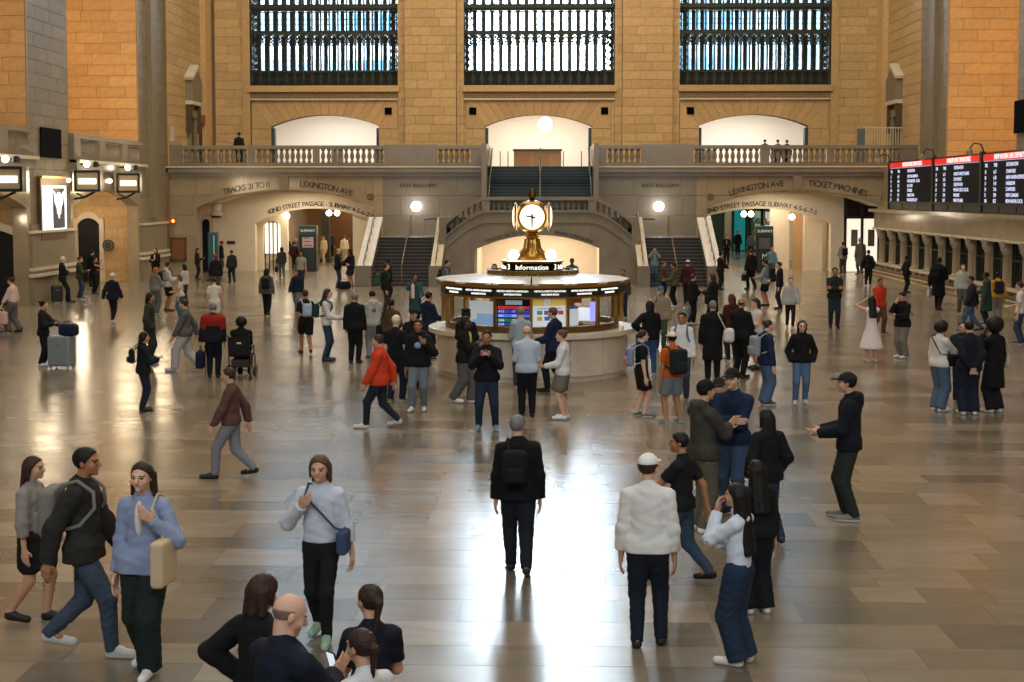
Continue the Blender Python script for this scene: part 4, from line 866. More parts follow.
# inside: desk, monitors, flowers, back shelves
MB().lathe([(1.2, .0), (1.2, 1.15), (1.0, 1.2), (1.0, 1.86)], n=24).build('inner_core', mat('booth_inside', '2b2a26', .6), bt); MB().lathe([(1.85, .95), (1.85, 1.0), (1.3, 1.0)], n=24, cap=False).build('inner_desk', mat('desk_wood', '5a4630', .5), bt)
for k in range(7):
    a = -1.1 + k * .37; box('inner_monitor', -.16, .16, -.02, .02, 1.25, 1.55, mat('mon_%d' % (k % 3), ('d9e2ea', '44607a', 'f0e6d2')[k % 3], .4, emit=.5), bt).location = (1.35 * math.sin(a), -1.35 * math.cos(a), 0)
area('booth_lamp', (BX, BY, 1.84), (0, 0, 0), 2.6, 2.6, 60, (1, .88, .68))
fl = empty('flower_vase', (BX - 1.42, BY - 1.15, 1.0), 'orange flowers in a vase inside the left of the information booth', 'flowers'); MB().lathe([(.05, 0), (.09, .1), (.06, .22), (.08, .26)], n=10).build('vase', STEEL, fl, True)
R = random.Random(4)
for k in range(9):
    a, r = R.random() * 6.3, .05 + R.random() * .12; x, y, z = r * math.cos(a), r * math.sin(a), .42 + R.random() * .14; MB().tube([(0, 0, .24), (x, y, z)], .008, 4).build('stem', mat('stem_green', '2f5a33', .6), fl); MB().ball((x, y, z), .055, 8).build('flower', mat('orange_petals', 'e8823a', .5, emit=.15), fl)
# gallery ring, sign ring and clock
ck = empty('clock', (BX, BY, 2.28), 'brass four-faced clock with glowing dials standing on the information booth', 'clock')
mb = MB()
for k in range(48):
    a = k * 2 * PI / 48; x, y = math.sin(a), -math.cos(a); mb.tube([(1.04 * x, 1.04 * y, -.06), (1.04 * x, 1.04 * y, .12)], .016, 4); mb.ball((1.04 * x, 1.04 * y, .03), .034, 6); mb.tube([(1.04 * math.sin(a + t * .022) , -1.04 * math.cos(a + t * .022), .03 + .07 * math.sin(t)) for t in range(7)], .011, 3)
mb.lathe([(1.07, -.075), (1.07, -.03), (.98, -.03)], n=32, cap=False).lathe([(1.07, .1), (1.07, .135), (1.0, .135)], n=32, cap=False); tag(mb.build('brass_gallery', mat('gallery_brass', '7c6436', .35, .85), ck), kind='stuff')
MB().lathe([(.7, .08), (.7, .3), (.68, .32), (0.01, .32)], n=40, cap=False).build('sign_ring', mat('sign_dark', '0d0b08', .8, spec=.1), ck); MB().lathe([(.74, .0), (.74, .09), (.66, .1)], n=40, cap=False).lathe([(.73, .3), (.75, .34), (.6, .36)], n=40, cap=False).build('sign_trim', BRASS, ck)
MB().lathe([(.72, .345), (.69, .36)], n=40, cap=False).build('light_tube', mat('tube_light', 'fff4dd', .4, emit=1.1), ck)
mb = MB()
def round_text(txt, a0, r, z, size):
    tot = sum(.32 if c == ' ' else max(v.x for v in glyphs(c, 1.0, 0, 'LEFT')[0]) + .05 for c in txt) * size / r; a = a0 - tot / 2
    for c in txt:
        w = (.32 if c == ' ' else max(v.x for v in glyphs(c, 1.0, 0, 'LEFT')[0]) + .05) * size / r
        if c != ' ': am = a + w / 2; n = Vector((math.sin(am), -math.cos(am), 0)); text_on(mb, c, facing(n * (r + .012) + Vector((0, 0, z)), n), size, .004)
        a += w
for a0 in (0, PI / 2, PI, -PI / 2): round_text('Information', a0, .7, .15, .16)
for a0 in (-.86, .86, -2.35, 2.35): round_text('3', a0, .7, .145, .18)
mb.build('sign_lettering', mat('sign_glow', 'fff6e0', .4, emit=1.5), ck)
MB().lathe([(.5, .32), (.46, .38), (.33, .42), (.3, .5), (.22, .58), (.17, .66), (.15, .84), (.2, .88), (.14, .92), (.12, .98), (.18, 1.01), (.14, 1.07)], n=24).build('stem', BRASS, ck, True)
mb = MB()
for k in range(16): a = k * PI / 8; mb.tube([(.3 * math.cos(a), .3 * math.sin(a), .5), (.2 * math.cos(a), .2 * math.sin(a), .62), (.16 * math.cos(a), .16 * math.sin(a), .84)], .02, 5)
mb.build('stem_fluting', BRASS, ck)
for k in range(4): a = k * PI / 2 + PI / 4; MB().ball((.62 * math.cos(a), .62 * math.sin(a), .46), .115, 12).build('lamp_globe', mat('clock_globe', 'fff3dc', .4, emit=13), ck, True); MB().tube([(.3 * math.cos(a), .3 * math.sin(a), .42), (.62 * math.cos(a), .62 * math.sin(a), .36)], .03).build('lamp_arm', BRASS, ck)
zc = 1.36
b = MB(); b.lathe([(.1, -.36), (.24, -.33), (.34, -.22), (.37, 0), (.34, .22), (.27, .31), (.18, .36), (.1, .39)], (0, 0, zc), 24); b.build('clock_case', BRASS, ck, True)
for k in range(4):
    a = k * PI / 2; n = Vector((math.sin(a), -math.cos(a), 0)); X = Vector((math.cos(a), math.sin(a), 0)); Z = Vector((0, 0, 1)); C = Vector((0, 0, zc)) + n * .36
    vs = [C + n * .11]; prof = [(.12, .105), (.2, .09), (.26, .06), (.31, .0)]; fs = []; q = 28
    for r, e in prof: vs += [C + n * e + (X * math.cos(t * 2 * PI / q) + Z * math.sin(t * 2 * PI / q)) * r for t in range(q)]
    fs += [(0, 1 + t, 1 + (t + 1) % q) for t in range(q)]
    for i in range(3): fs += [(1 + i * q + t, 1 + (i + 1) * q + t, 1 + (i + 1) * q + (t + 1) % q, 1 + i * q + (t + 1) % q) for t in range(q)]
    d = MB().add(vs, fs).build('dial', mat('opal_dial', 'fff0d2', .35, emit=1.5), ck, True)
    MB().tube([C + n * .03 + (X * math.cos(t * PI / 12) + Z * math.sin(t * PI / 12)) * .315 for t in range(24)], .028, 6, True).build('dial_rim', BRASS, ck, True)
    h = MB(); B = C + n * .115
    h.prism([B - X * .022 + Z * .07, B + X * .022 + Z * .07, B + X * .013 - Z * .25, B - X * .013 - Z * .25], n * .008); v = (-X * .98 + Z * .2).normalized(); w = n.cross(v)
    h.prism([B - w * .022 - v * .08, B + w * .022 - v * .08, B + w * .014 + v * .15, B - w * .014 + v * .15], n * .008); h.build('hands', mat('hand_black', '3a2c1a', .5), d)
    tk = MB()
    for t in range(12):
        u = X * math.sin(t * PI / 6) + Z * math.cos(t * PI / 6); w = n.cross(u); B2 = C + n * .062
        tk.prism([B2 + u * .215 - w * .008, B2 + u * .215 + w * .008, B2 + u * .26 + w * .008, B2 + u * .26 - w * .008], n * .012)
    tk.build('hour_marks', mat('hour_mark', '8a6c3c', .5), d)
MB().lathe([(.1, .38), (.05, .42), (.09, .46), (.1, .5), (.1, .53), (.06, .62), (.01, .68)], (0, 0, zc), 14).build('acorn_finial', mat('dark_brass', '5e4a26', .35, .9), ck, True)
# =================================================================== PEOPLE: signed-distance bodies and clothes
f4 = np.float32
def V3(*a): return np.array(a, dtype=f4)
def nrm(v): v = np.asarray(v, dtype=f4); return v / max(1e-6, np.linalg.norm(v))
class Fld:
    """smooth union of primitives; lo/hi keep the bounds"""
    def __init__(s, k=.03): s.p = []; s.k = k; s.lo = V3(9e9, 9e9, 9e9); s.hi = -s.lo; s.cuts = []; s.wr = None
    def grow(s, c, r): s.lo = np.minimum(s.lo, np.asarray(c, f4) - r); s.hi = np.maximum(s.hi, np.asarray(c, f4) + r)
    def rc(s, a, b, ra, rb=None, flat=None, cut=None, k=None):
        """round cone; flat=(axis, factor) thins it along axis; cut=[(point, normal)] removes beyond"""
        rb = ra if rb is None else rb; a = V3(*a); b = V3(*b); s.grow(a, ra * 1.05); s.grow(b, rb * 1.05)
        s.p.append(('rc', a, b, ra, rb, flat, cut, k)); return s
    def el(s, c, R, rad, cut=None, k=None):
        """ellipsoid with axes = rows of R"""
        c = V3(*c); s.grow(c, max(rad)); s.p.append(('el', c, np.asarray(R, f4), V3(*rad), None, None, cut, k)); return s
    def bx(s, c, R, half, r, cut=None, k=None):
        c = V3(*c); s.grow(c, float(np.linalg.norm(half))); s.p.append(('bx', c, np.asarray(R, f4), V3(*half), r, None, cut, k)); return s
    def one(s, q, P):
        t = q[0]
        if t == 'rc':
            _, a, b, ra, rb, fl, cut, _k = q; X = P - a; ba = b - a; g = 1.0
            if fl is not None:
                ax, fc = fl; ax = np.asarray(ax, f4); X = X + np.outer(X @ ax, ax) * (fc - 1); ba = ba + ax * ((ba @ ax) * (fc - 1)); g = (1 + fc) / 2
            bb = max(1e-9, float(ba @ ba)); h = np.clip(X @ ba / bb, 0, 1); Y = X - h[:, None] * ba
            d = (np.sqrt(np.einsum('ij,ij->i', Y, Y)) - (ra + (rb - ra) * h)) / g
        elif t == 'el':
            _, c, R, rad, _a, _b, cut, _k = q; X = (P - c) @ R.T; A = X / rad; B = A / rad
            k0 = np.sqrt(np.einsum('ij,ij->i', A, A)); k1 = np.sqrt(np.einsum('ij,ij->i', B, B)) + 1e-6; d = k0 * (k0 - 1) / k1
        else:
            _, c, R, half, r, _b, cut, _k = q; X = np.abs((P - c) @ R.T) - (half - r); d = np.sqrt(np.sum(np.maximum(X, 0) ** 2, 1)) + np.minimum(np.max(X, 1), 0) - r
        if cut:
            for (cp, cn) in cut: d = np.maximum(d, (P - np.asarray(cp, f4)) @ np.asarray(cn, f4))
        return d
    def ev(s, P):
        D = None
        for q in s.p:
            d = s.one(q, P)
            if D is None: D = d; continue
            k = q[7] or s.k; h = np.clip(.5 + .5 * (D - d) / k, 0, 1); D = D * (1 - h) + d * h - k * h * (1 - h)
        if s.wr is not None:
            am, fr = s.wr; D = D + am * np.sin(P[:, 0] * fr + 2.1 * np.sin(P[:, 2] * fr * .9)) * np.sin(P[:, 2] * fr * 1.3 + 1.7 * np.sin(P[:, 1] * fr))
        for (cp, cn) in s.cuts: D = np.maximum(D, (P - np.asarray(cp, f4)) @ np.asarray(cn, f4))
        return D.astype(f4)
def nets(F_, h, lo=None, hi=None):
    """surface nets on a grid of pitch h; returns verts, quads"""
    lo = (F_.lo if lo is None else lo) - 1.6 * h; hi = (F_.hi if hi is None else hi) + 1.6 * h
    n = np.maximum(3, np.ceil((hi - lo) / h).astype(int) + 1); nx, ny, nz = n
    ax = [lo[i] + h * np.arange(n[i], dtype=f4) for i in range(3)]
    if nx * ny * nz > 30000:
        st = 4; m = (n + st - 1) // st + 1; hb = h * st
        ca = [lo[i] + hb * np.arange(m[i], dtype=f4) for i in range(3)]
        C = np.stack(np.meshgrid(*ca, indexing='ij'), -1).reshape(-1, 3); DC = F_.ev(C).reshape(m); near = np.abs(DC) < hb * 1.3
        act = near[:-1, :-1, :-1].copy()
        for i in (0, 1):
            for j in (0, 1):
                for k in (0, 1): act |= near[i:m[0] - 1 + i, j:m[1] - 1 + j, k:m[2] - 1 + k]
        up = lambda A: A.repeat(st, 0).repeat(st, 1).repeat(st, 2)[:nx, :ny, :nz]
        V = up(DC[:-1, :-1, :-1]).copy(); M = up(act)
        I = np.argwhere(M); V[M] = F_.ev((lo + I * h).astype(f4))
    else:
        V = F_.ev(np.stack(np.meshgrid(*ax, indexing='ij'), -1).reshape(-1, 3)).reshape(n)
    S_ = V < 0
    c = np.zeros((nx - 1, ny - 1, nz - 1), np.int8)
    for i in (0, 1):
        for j in (0, 1):
            for k in (0, 1): c += S_[i:nx - 1 + i, j:ny - 1 + j, k:nz - 1 + k]
    A = np.argwhere((c > 0) & (c < 8))
    if len(A) == 0: return np.zeros((0, 3), f4), np.zeros((0, 4), int)
    sm = np.zeros((len(A), 3), f4); ct = np.zeros(len(A), f4)
    for ax_ in range(3):
        o = [a for a in range(3) if a != ax_]
        for i in (0, 1):
            for j in (0, 1):
                p = A.copy(); p[:, o[0]] += i; p[:, o[1]] += j; q = p.copy(); q[:, ax_] += 1
                a = V[p[:, 0], p[:, 1], p[:, 2]]; b = V[q[:, 0], q[:, 1], q[:, 2]]; x = (a < 0) != (b < 0)
                t = np.where(x, a / np.where(x, a - b, 1), 0); w = p.astype(f4); w[:, ax_] += t; sm += w * x[:, None]; ct += x
    vt = lo + h * sm / ct[:, None]; idx = -np.ones(c.shape, int); idx[A[:, 0], A[:, 1], A[:, 2]] = np.arange(len(A)); Q = []
    for ax_ in range(3):
        sl = [slice(None)] * 3; s2 = [slice(None)] * 3; sl[ax_] = slice(0, -1); s2[ax_] = slice(1, None)
        a = S_[tuple(sl)]; b = S_[tuple(s2)]; E = np.argwhere(a != b); o1, o2 = (ax_ + 1) % 3, (ax_ + 2) % 3
        E = E[(E[:, o1] > 0) & (E[:, o2] > 0) & (E[:, o1] < n[o1] - 1) & (E[:, o2] < n[o2] - 1)]
        if not len(E): continue
        e1 = np.zeros(3, int); e1[o1] = 1; e2 = np.zeros(3, int); e2[o2] = 1; g = lambda W: idx[W[:, 0], W[:, 1], W[:, 2]]
        q = np.stack([g(E - e1 - e2), g(E - e2), g(E), g(E - e1)], 1); fl = ~a[E[:, 0], E[:, 1], E[:, 2]]; q[fl] = q[fl][:, ::-1]; Q.append(q[(q >= 0).all(1)])
    return vt.astype(f4), np.concatenate(Q)
def np_mesh(name, parts, mats, matf=None):
    """parts = [(verts, quads)] joined in one mesh; matf(verts of faces' centres) -> material index"""
    vs = []; qs = []; n = 0
    for v, q in parts: vs.append(v); qs.append(q + n); n += len(v)
    v = np.concatenate(vs); q = np.concatenate(qs); me = bpy.data.meshes.new(name)
    me.vertices.add(len(v)); me.vertices.foreach_set('co', v.ravel()); me.loops.add(q.size); me.loops.foreach_set('vertex_index', q.ravel().astype(np.int32))
    me.polygons.add(len(q)); me.polygons.foreach_set('loop_start', np.arange(0, q.size, 4, dtype=np.int32)); me.polygons.foreach_set('loop_total', np.full(len(q), 4, np.int32)); me.polygons.foreach_set('use_smooth', np.ones(len(q), bool))
    for m in mats: me.materials.append(m)
    if matf is not None: me.polygons.foreach_set('material_index', matf(v[q].mean(1)).astype(np.int32))
    me.update(calc_edges=True); return me
def ik(a, t, l1, l2, pole):
    """elbow/knee position and the reached end"""
    d = t - a; L = np.linalg.norm(d); L2 = min(L, (l1 + l2) * .998); u = d / max(L, 1e-6); t = a + u * L2
    x = (l1 * l1 - l2 * l2 + L2 * L2) / (2 * L2); hgt = math.sqrt(max(0, l1 * l1 - x * x)); p = np.asarray(pole, f4); p = p - u * (p @ u); p = nrm(p); return a + u * x + p * hgt, t
ARMS = {  # wrist target (side, fwd, up; x1 = outwards) and elbow pole, units of height
    'down': ((.138, .015, .472), (.2, -1, .1)), 'fwd': ((.14, .13, .5), (.2, -1, -.1)), 'back': ((.14, -.12, .5), (.3, -1, 0)), 'phone': ((.035, .17, .655), (.55, -.3, -1)), 'photo': ((.04, .165, .765), (.7, -.1, -1)),
    'raise': ((.05, .17, .87), (.7, 0, -1)), 'pocket': ((.125, .05, .515), (.7, -1, .1)), 'behind': ((.02, -.115, .52), (.9, -.5, 0)), 'cross': ((-.055, .12, .665), (.9, .1, -.7)), 'face': ((.02, .125, .83), (.4, .3, -1)),
    'hip': ((.125, .02, .585), (1, -.5, 0)), 'hold': ((.09, .19, .6), (.4, -.6, -1)), 'reach': ((.07, .25, .62), (.4, -.3, -1)), 'strap': ((.085, .1, .745), (.6, 0, -1)), 'head': ((.1, .06, .93), (1, .4, 0)), 'carry': ((.17, .0, .46), (.4, -1, 0)), 'lap': ((.06, .2, .5), (.7, -.5, -.5)), 'clap': ((.0, .2, .68), (.7, 0, -.8))}
SKIN = {'l': 'c99a7c', 'm': 'a87452', 'd': '5d3c2b', 'p': 'd8ab90'}
HAIRC = {'black': '100d0c', 'brown': '33211a', 'grey': '777370', 'white': 'c9c4ba', 'blond': '8f6f43', 'red': '4a2018', 'light': '5a4130'}
PEOPLE = {}
NTRI = [0]
def cloth(c, kind):
    if kind in ('jeans', 'wide') or kind == 'skirt':
        r = [int(c[i:i + 2], 16) for i in (0, 2, 4)]; m = sum(r) / 3; c = '%02x%02x%02x' % tuple(int((x * .72 + m * .28) * .86) for x in r)
    return mat('fabric_' + kind, c, .85, bump=.12, scale=70, var=.08, spec=.25)
def person(key, label, x, top, feet=None, face=0, wear=('sweater', '333333'), legs=('trousers', '222222'), shoes='1a1a1a', hair=('short', 'black'), skin='l', arms=('down', 'down'), stance='stand', hat=None, H=None, z0=0.0, group=None, look=0.0, nod=0.0, lean=0.0, extra=None, build=1.0, at=None):
    """x/top/feet are read off the photo and turned into a spot on the floor and a height"""
    if at is not None: pos = Vector((at[0], at[1], z0))
    elif feet is not None: pos = at_z(x, feet, z0)
    else: q = at_z(x, top, z0 + (H or 1.7)); pos = Vector((q.x, q.y, z0))
    if H is None:
        H = min(1.92, max(1.52, at_y(x, top, pos.y).z - z0)) if feet is not None else 1.7
    D = pos.y; px = F / D                                             # image pixels per metre there
    hb = min(.031, max(.0098, 1.35 / px)); hh = min(.02, max(.0068, .9 / px)); hd = min(.0125, max(.006, .8 / px))
    yaw = math.radians(face); cy, sy = math.cos(yaw), math.sin(yaw)
    o = empty('person', pos, label, 'person', group, yaw)
    w = lambda a: a * H                                               # everything below is in the person's own frame
    S1 = .5 if stance == 'sit' else .525
    # ---- feet, hips, knees
    if stance == 'stand': ft = [V3(-.055, .01, 0), V3(.055, -.01, 0)]; hipz = .515
    elif stance == 'wide': ft = [V3(-.085, .0, 0), V3(.085, 0, 0)]; hipz = .51
    elif stance == 'contra': ft = [V3(-.05, -.02, 0), V3(.07, .045, 0)]; hipz = .512
    elif stance == 'walk': ft = [V3(-.04, .17, 0), V3(.04, -.17, 0)]; hipz = .497
    elif stance == 'walk2': ft = [V3(-.04, -.17, 0), V3(.04, .17, 0)]; hipz = .497
    elif stance == 'step': ft = [V3(-.04, .09, 0), V3(.045, -.1, 0)]; hipz = .51
    elif stance == 'sit': ft = [V3(-.07, .24, 0), V3(.07, .24, 0)]; hipz = .335
    else: ft = [V3(-.05, .12, 0), V3(.06, .16, 0)]; hipz = .505       # leaning back
    lb = lean
    def tor(p):                                                       # torso lean about the hips
        p = V3(*p); c, s = math.cos(lb), math.sin(lb); y, z = p[1], p[2] - hipz; return V3(p[0], y * c + z * s, hipz + z * c - y * s)
    dz = hipz - .515
    T = lambda a, b, c: tor((a, b, c + dz))
    hip = [V3(-.048, 0, hipz), V3(.048, 0, hipz)]; knee = []; ank = []; foot = []
    for i in (0, 1):
        f = ft[i].copy(); lift = 0
        if stance in ('walk', 'walk2', 'step') and f[1] < 0: lift = .045 if stance != 'step' else .02
        a = f + V3(0, -.03, .045 + lift); k, a = ik(hip[i], a, .248, .238, (f[0] * 1.5, 1, 0) if stance != 'sit' else (0, 1, .6)); knee.append(k); ank.append(a); foot.append((f, lift))
    sh = [T(-.094 * build, -.008, .792), T(.094 * build, -.008, .792)]; elb = []; wri = []; fdir = []
    for i, s in ((0, -1), (1, 1)):
        nm = arms[i]; tg, pole = ARMS[nm]; t = T(tg[0] * s, tg[1], tg[2]) if nm not in ('lap',) else V3(tg[0] * s, tg[1], tg[2] + dz)
        e, t = ik(sh[i], t, .172, .15, (pole[0] * s, pole[1], pole[2])); elb.append(e); wri.append(t); fdir.append(nrm(t - e))
    neck0, neck1 = T(0, -.012, .825), T(0, .008, .885)
    # ---- head frame
    hc = T(0, .02, .935); ly, ln = math.radians(look), math.radians(nod)
    hf = V3(-math.sin(ly) * math.cos(ln), math.cos(ly) * math.cos(ln), -math.sin(ln)); hr = nrm(np.cross(hf, V3(0, 0, 1))); hu = np.cross(hr, hf); R = np.stack([hr, hf, hu]); e = .13
    hp = lambda a, b, c: hc + (hr * a + hf * b + hu * c) * e
    sc_ = lambda v: v * H
    # ---- body surface: head with face, neck, trunk, limbs, feet; hands with five fingers
    B = Fld(.02 * H / 1.7)
    def rc(Fd, a, b, ra, rb=None, flat=None, cut=None, k=None): Fd.rc(sc_(V3(*a)), sc_(V3(*b)), ra * H, None if rb is None else rb * H, flat, cut, k)
    fw = V3(0, 1, 0)
    rc(B, T(0, 0, .53), T(0, 0, .62), .078 * build, .068 * build, (fw, 1.4)); rc(B, T(0, 0, .63), T(0, 0, .745), .068 * build, .083 * build, (fw, 1.4)); rc(B, sh[0] * .8 + sh[1] * .2, sh[1] * .8 + sh[0] * .2, .03)
    rc(B, neck0, neck1, .034, .031)
    for i in (0, 1):
        cov = .8 if legs[0] not in ('shorts', 'skirt', 'none') else 1.0; rc(B, hip[i], knee[i], .05 * build * min(1, cov + .05), .034 * cov); rc(B, knee[i], ank[i], .036 * cov, .022); rc(B, knee[i] * .7 + ank[i] * .3 + V3(0, -.008, 0), knee[i] * .45 + ank[i] * .55, .033 * cov, .026 * cov)
        rc(B, ank[i], ank[i] + V3(0, .06, -.022), .022, .018)
        ca = .8 if wear[0] not in ('tee', 'vest', 'dress') else 1.0; rc(B, sh[i], elb[i], .03 * ca, .023 * ca); rc(B, elb[i], wri[i], .024 * ca, .0155)
    def head(Fd):
        Fd.el(sc_(hp(0, -.03, .12)), R, (.345 * e * H, .43 * e * H, .385 * e * H)); Fd.el(sc_(hp(0, .1, -.2)), R, (.27 * e * H, .31 * e * H, .31 * e * H), k=.02 * H)
        Fd.rc(sc_(hp(0, .34, -.4)), sc_(hp(0, .3, -.38)), .1 * e * H, k=.015); Fd.rc(sc_(hp(0, .39, .06)), sc_(hp(0, .5, -.12)), .045 * e * H, .075 * e * H, k=.012)
        for s in (-1, 1):
            Fd.el(sc_(hp(s * .35, -.04, -.03)), R, (.045 * e * H, .09 * e * H, .14 * e * H), k=.006); Fd.rc(sc_(hp(s * .06, .4, .09)), sc_(hp(s * .2, .36, .1)), .05 * e * H, k=.015); Fd.rc(sc_(hp(s * .2, .27, -.14)), sc_(hp(s * .18, .28, -.1)), .1 * e * H, k=.02)
        Fd.rc(sc_(hp(-.09, .385, -.27)), sc_(hp(.09, .385, -.27)), .04 * e * H, k=.012); Fd.rc(sc_(neck0), sc_(hp(0, -.06, -.3)), .034 * H, .031 * H, k=.02)
    HF = Fld(.02); head(HF)
    parts = [nets(B, hb if legs[0] not in ('shorts', 'skirt') else min(hb, .018)), nets(HF, hh)]
    for i, s in ((0, -1), (1, 1)):
        nm = arms[i]
        if nm == 'pocket': continue
        G = Fld(.008); d = fdir[i]; hs = .107
        if nm in ('down', 'fwd', 'back', 'carry'): n = V3(-s, .15, 0); cu = .5 if nm != 'carry' else 1.25
        elif nm in ('phone', 'hold', 'reach', 'lap'): n = V3(-.5 * s, -.2, .85); cu = .6
        elif nm in ('photo', 'raise'): d = nrm(d + V3(0, .2, .5)); n = V3(-.6 * s, .6, 0); cu = .75
        elif nm == 'face': d = nrm(V3(-.3 * s, -.1, 1)); n = V3(0, -1, .1); cu = .7
        elif nm == 'cross': n = V3(0, -1, 0); cu = .35
        elif nm == 'clap': d = nrm(V3(0, .7, .6)); n = V3(-s, 0, 0); cu = .25
        elif nm == 'head': d = nrm(V3(-.7 * s, 0, .5)); n = V3(-s * .6, 0, -.6); cu = .4
        else: n = V3(0, -1, 0); cu = .7
        n = nrm(n - d * (n @ d)); lat = np.cross(d, n); th = nrm(lat if lat @ V3(0, 1, .35) > 0 else -lat)   # thumb side
        rc(G, elb[i] * .25 + wri[i] * .75, wri[i], .0175, .0155)
        p0 = wri[i] + d * .01
        for j in range(4):                                            # palm rays and four unequal fingers
            off = th * (.016 - .0107 * j); kn = wri[i] + d * (.052 - .003 * abs(j - 1)) + off * 1.12
            rc(G, p0 + off * .5, kn, .0105, .0085, k=.012); L = (.024, .027, .025, .019)[j]; a = cu * (.75 + .12 * j); q = kn; dd = d
            for g in range(3):
                a2 = a * (g + .6) * .62; dd = d * math.cos(a2) + n * math.sin(a2); r2 = q + dd * L * (1, .72, .58)[g]; rc(G, q, r2, .0058 - .0006 * g, .0054 - .0006 * g, k=.004); q = r2
        t0 = wri[i] + d * .014 + th * .013; t1 = t0 + nrm(d * .7 + th * .75 + n * .35) * .026; t2 = t1 + nrm(d * .95 + th * .2 + n * .4) * .02
        rc(G, t0, t1, .0085, .0072, k=.006); rc(G, t1, t2, .0068, .0055, k=.004); parts.append(nets(G, hd))
    hcw, Rw, es = sc_(hc), R, e * H
    def facemat(c):
        L = (c - hcw) @ Rw.T / es; m = np.zeros(len(c), int); fr = L[:, 1] > .18
        for s in (-1, 1):
            m[fr & (((L[:, 0] - s * .155) / .06) ** 2 + ((L[:, 2] - .0) / .028) ** 2 < 1)] = 1
            m[fr & (np.abs(L[:, 0] - s * .16) < .085) & (np.abs(L[:, 2] - .1) < .016)] = 2
        m[fr & (np.abs(L[:, 0]) < .1) & (np.abs(L[:, 2] + .27) < .026)] = 3; return m
    hcol = HAIRC.get(hair[1], hair[1]); skn = SKIN[skin]
    me = np_mesh('body', parts, [mat('skin', skn, .5, spec=.35), mat('eye', '16110e', .2), mat('brow', hcol, .8), mat('lips', {'l': 'a35f52', 'p': 'b06a60', 'm': '7d4236', 'd': '43231d'}[skin], .45)], facemat)
    link(bpy.data.objects.new('body', me), o); NTRI[0] += 2 * len(me.polygons)
    def put(name, Fd, m, h=None, lab=None):
        v, q = nets(Fd, h or hb)
        if not len(q): return None
        ob = link(bpy.data.objects.new(name, np_mesh(name, [(v, q)], m if isinstance(m, list) else [m])), o); NTRI[0] += 2 * len(q)
        if lab: ob['label'] = lab
        return ob
    # ---- trousers, shorts, skirt
    lk, lc = legs[0], legs[1]; M = cloth(lc or '111111', lk)
    if lk != 'none':
        L = Fld(.03 * H / 1.7); g = {'trousers': .014, 'jeans': .011, 'wide': .026, 'leggings': .006, 'shorts': .02, 'skirt': .02}[lk]
        top_z = .625
        rc(L, T(0, -.003, .525), T(0, 0, top_z - .05), .083 * build + .006, .076 * build, (fw, 1.33))
        if lk == 'skirt':
            [rc(L, hip[i], hip[i] * .4 + knee[i] * .6, .05 * build + .016, .05 * build + .02) for i in (0, 1)]; rc(L, T(0, 0, .57), (0, (knee[0][1] + knee[1][1]) / 2, .34), .084 * build, .118, (fw, 1.25), [(sc_(V3(0, 0, .33)), V3(0, 0, -1))])
        else:
            for i in (0, 1):
                if lk == 'shorts': kk = hip[i] * .18 + knee[i] * .82; rc(L, hip[i], knee[i], .05 * build + g, .042 + g, None, [(sc_(kk), nrm(knee[i] - hip[i]))])
                else:
                    rc(L, hip[i], knee[i], .05 * build + g, .033 + g); ce = ank[i] + V3(0, 0, -.012); rc(L, knee[i], ce, .033 + g, .024 + g * (1.25 if lk == 'wide' else .8), None, [(sc_(ce), nrm(ce - knee[i]))])
        if stance != 'sit': L.cuts.append((sc_(T(0, 0, top_z)), V3(0, 0, 1)))
        L.wr = (.005, 36.0); put({'jeans': 'jeans', 'wide': 'wide_trousers'}.get(lk, lk), L, M)
    # ---- shoes
    for i, s in ((0, -1), (1, 1)):
        f, lift = foot[i]; A = Fld(.02); ax = nrm(V3(s * .12, 1, -lift * 5)); heel = f + V3(0, -.035, .022 + lift); toe = heel + ax * .125
        toe[2] = max(toe[2], .016); rc(A, heel, toe, .027, .022, None); rc(A, heel + V3(0, .01, .02), heel + ax * .05 + V3(0, 0, .012), .025, .022)
        if lift == 0: A.cuts.append((V3(0, 0, 0), V3(0, 0, -1)))
        v, q = nets(A, min(.016, max(.009, .9 / px))); zc_ = .018 * H + lift * H
        ob = link(bpy.data.objects.new('shoe', np_mesh('shoe', [(v, q)], [mat('shoe_leather', shoes, .55), mat('shoe_sole', 'd9d6cf' if shoes not in ('141414', '2a1a14') else '1c1815', .7)], lambda c: (c[:, 2] < zc_) & (lift == 0))), o)
    # ---- top
    wk, wc = wear[0], wear[1]; M = cloth(wc, wk); g = {'tee': .012, 'shirt': .014, 'sweater': .018, 'hoodie': .021, 'jacket': .023, 'coat': .027, 'vest': .01, 'dress': .009, 'blouse': .016}[wk]
    Tp = Fld(.026 * H / 1.7); hem = {'tee': .5, 'shirt': .485, 'sweater': .5, 'hoodie': .49, 'jacket': .475, 'coat': .27, 'vest': .52, 'dress': .2, 'blouse': .545}[wk]
    bo = max(1.0, build)
    rc(Tp, T(0, 0, min(.56, hem + .005) if hem > .45 and stance != 'sit' else .56), T(0, 0, .64), .081 * build + g * .9, .073 * build + g, (fw, 1.32)); rc(Tp, T(0, 0, .64), T(0, 0, .75), .073 * build + g, .081 * build + g * .8, (fw, 1.34)); rc(Tp, sh[0] * .86 + T(0, -.008, .8) * .14, T(0, -.012, .824), .027 + g * .6, .034 + g * .4); rc(Tp, sh[1] * .86 + T(0, -.008, .8) * .14, T(0, -.012, .824), .027 + g * .6, .034 + g * .4)
    rc(Tp, T(0, -.012, .815), T(0, -.008, .842), .048 + g * .4, .037 + g * .3)
    if wk in ('coat', 'dress'):
        if stance != 'sit': rc(Tp, T(0, 0, .56), V3(0, 0, hem), .08 * build + g, .1 + g if wk == 'coat' else .19, (fw, 1.15))
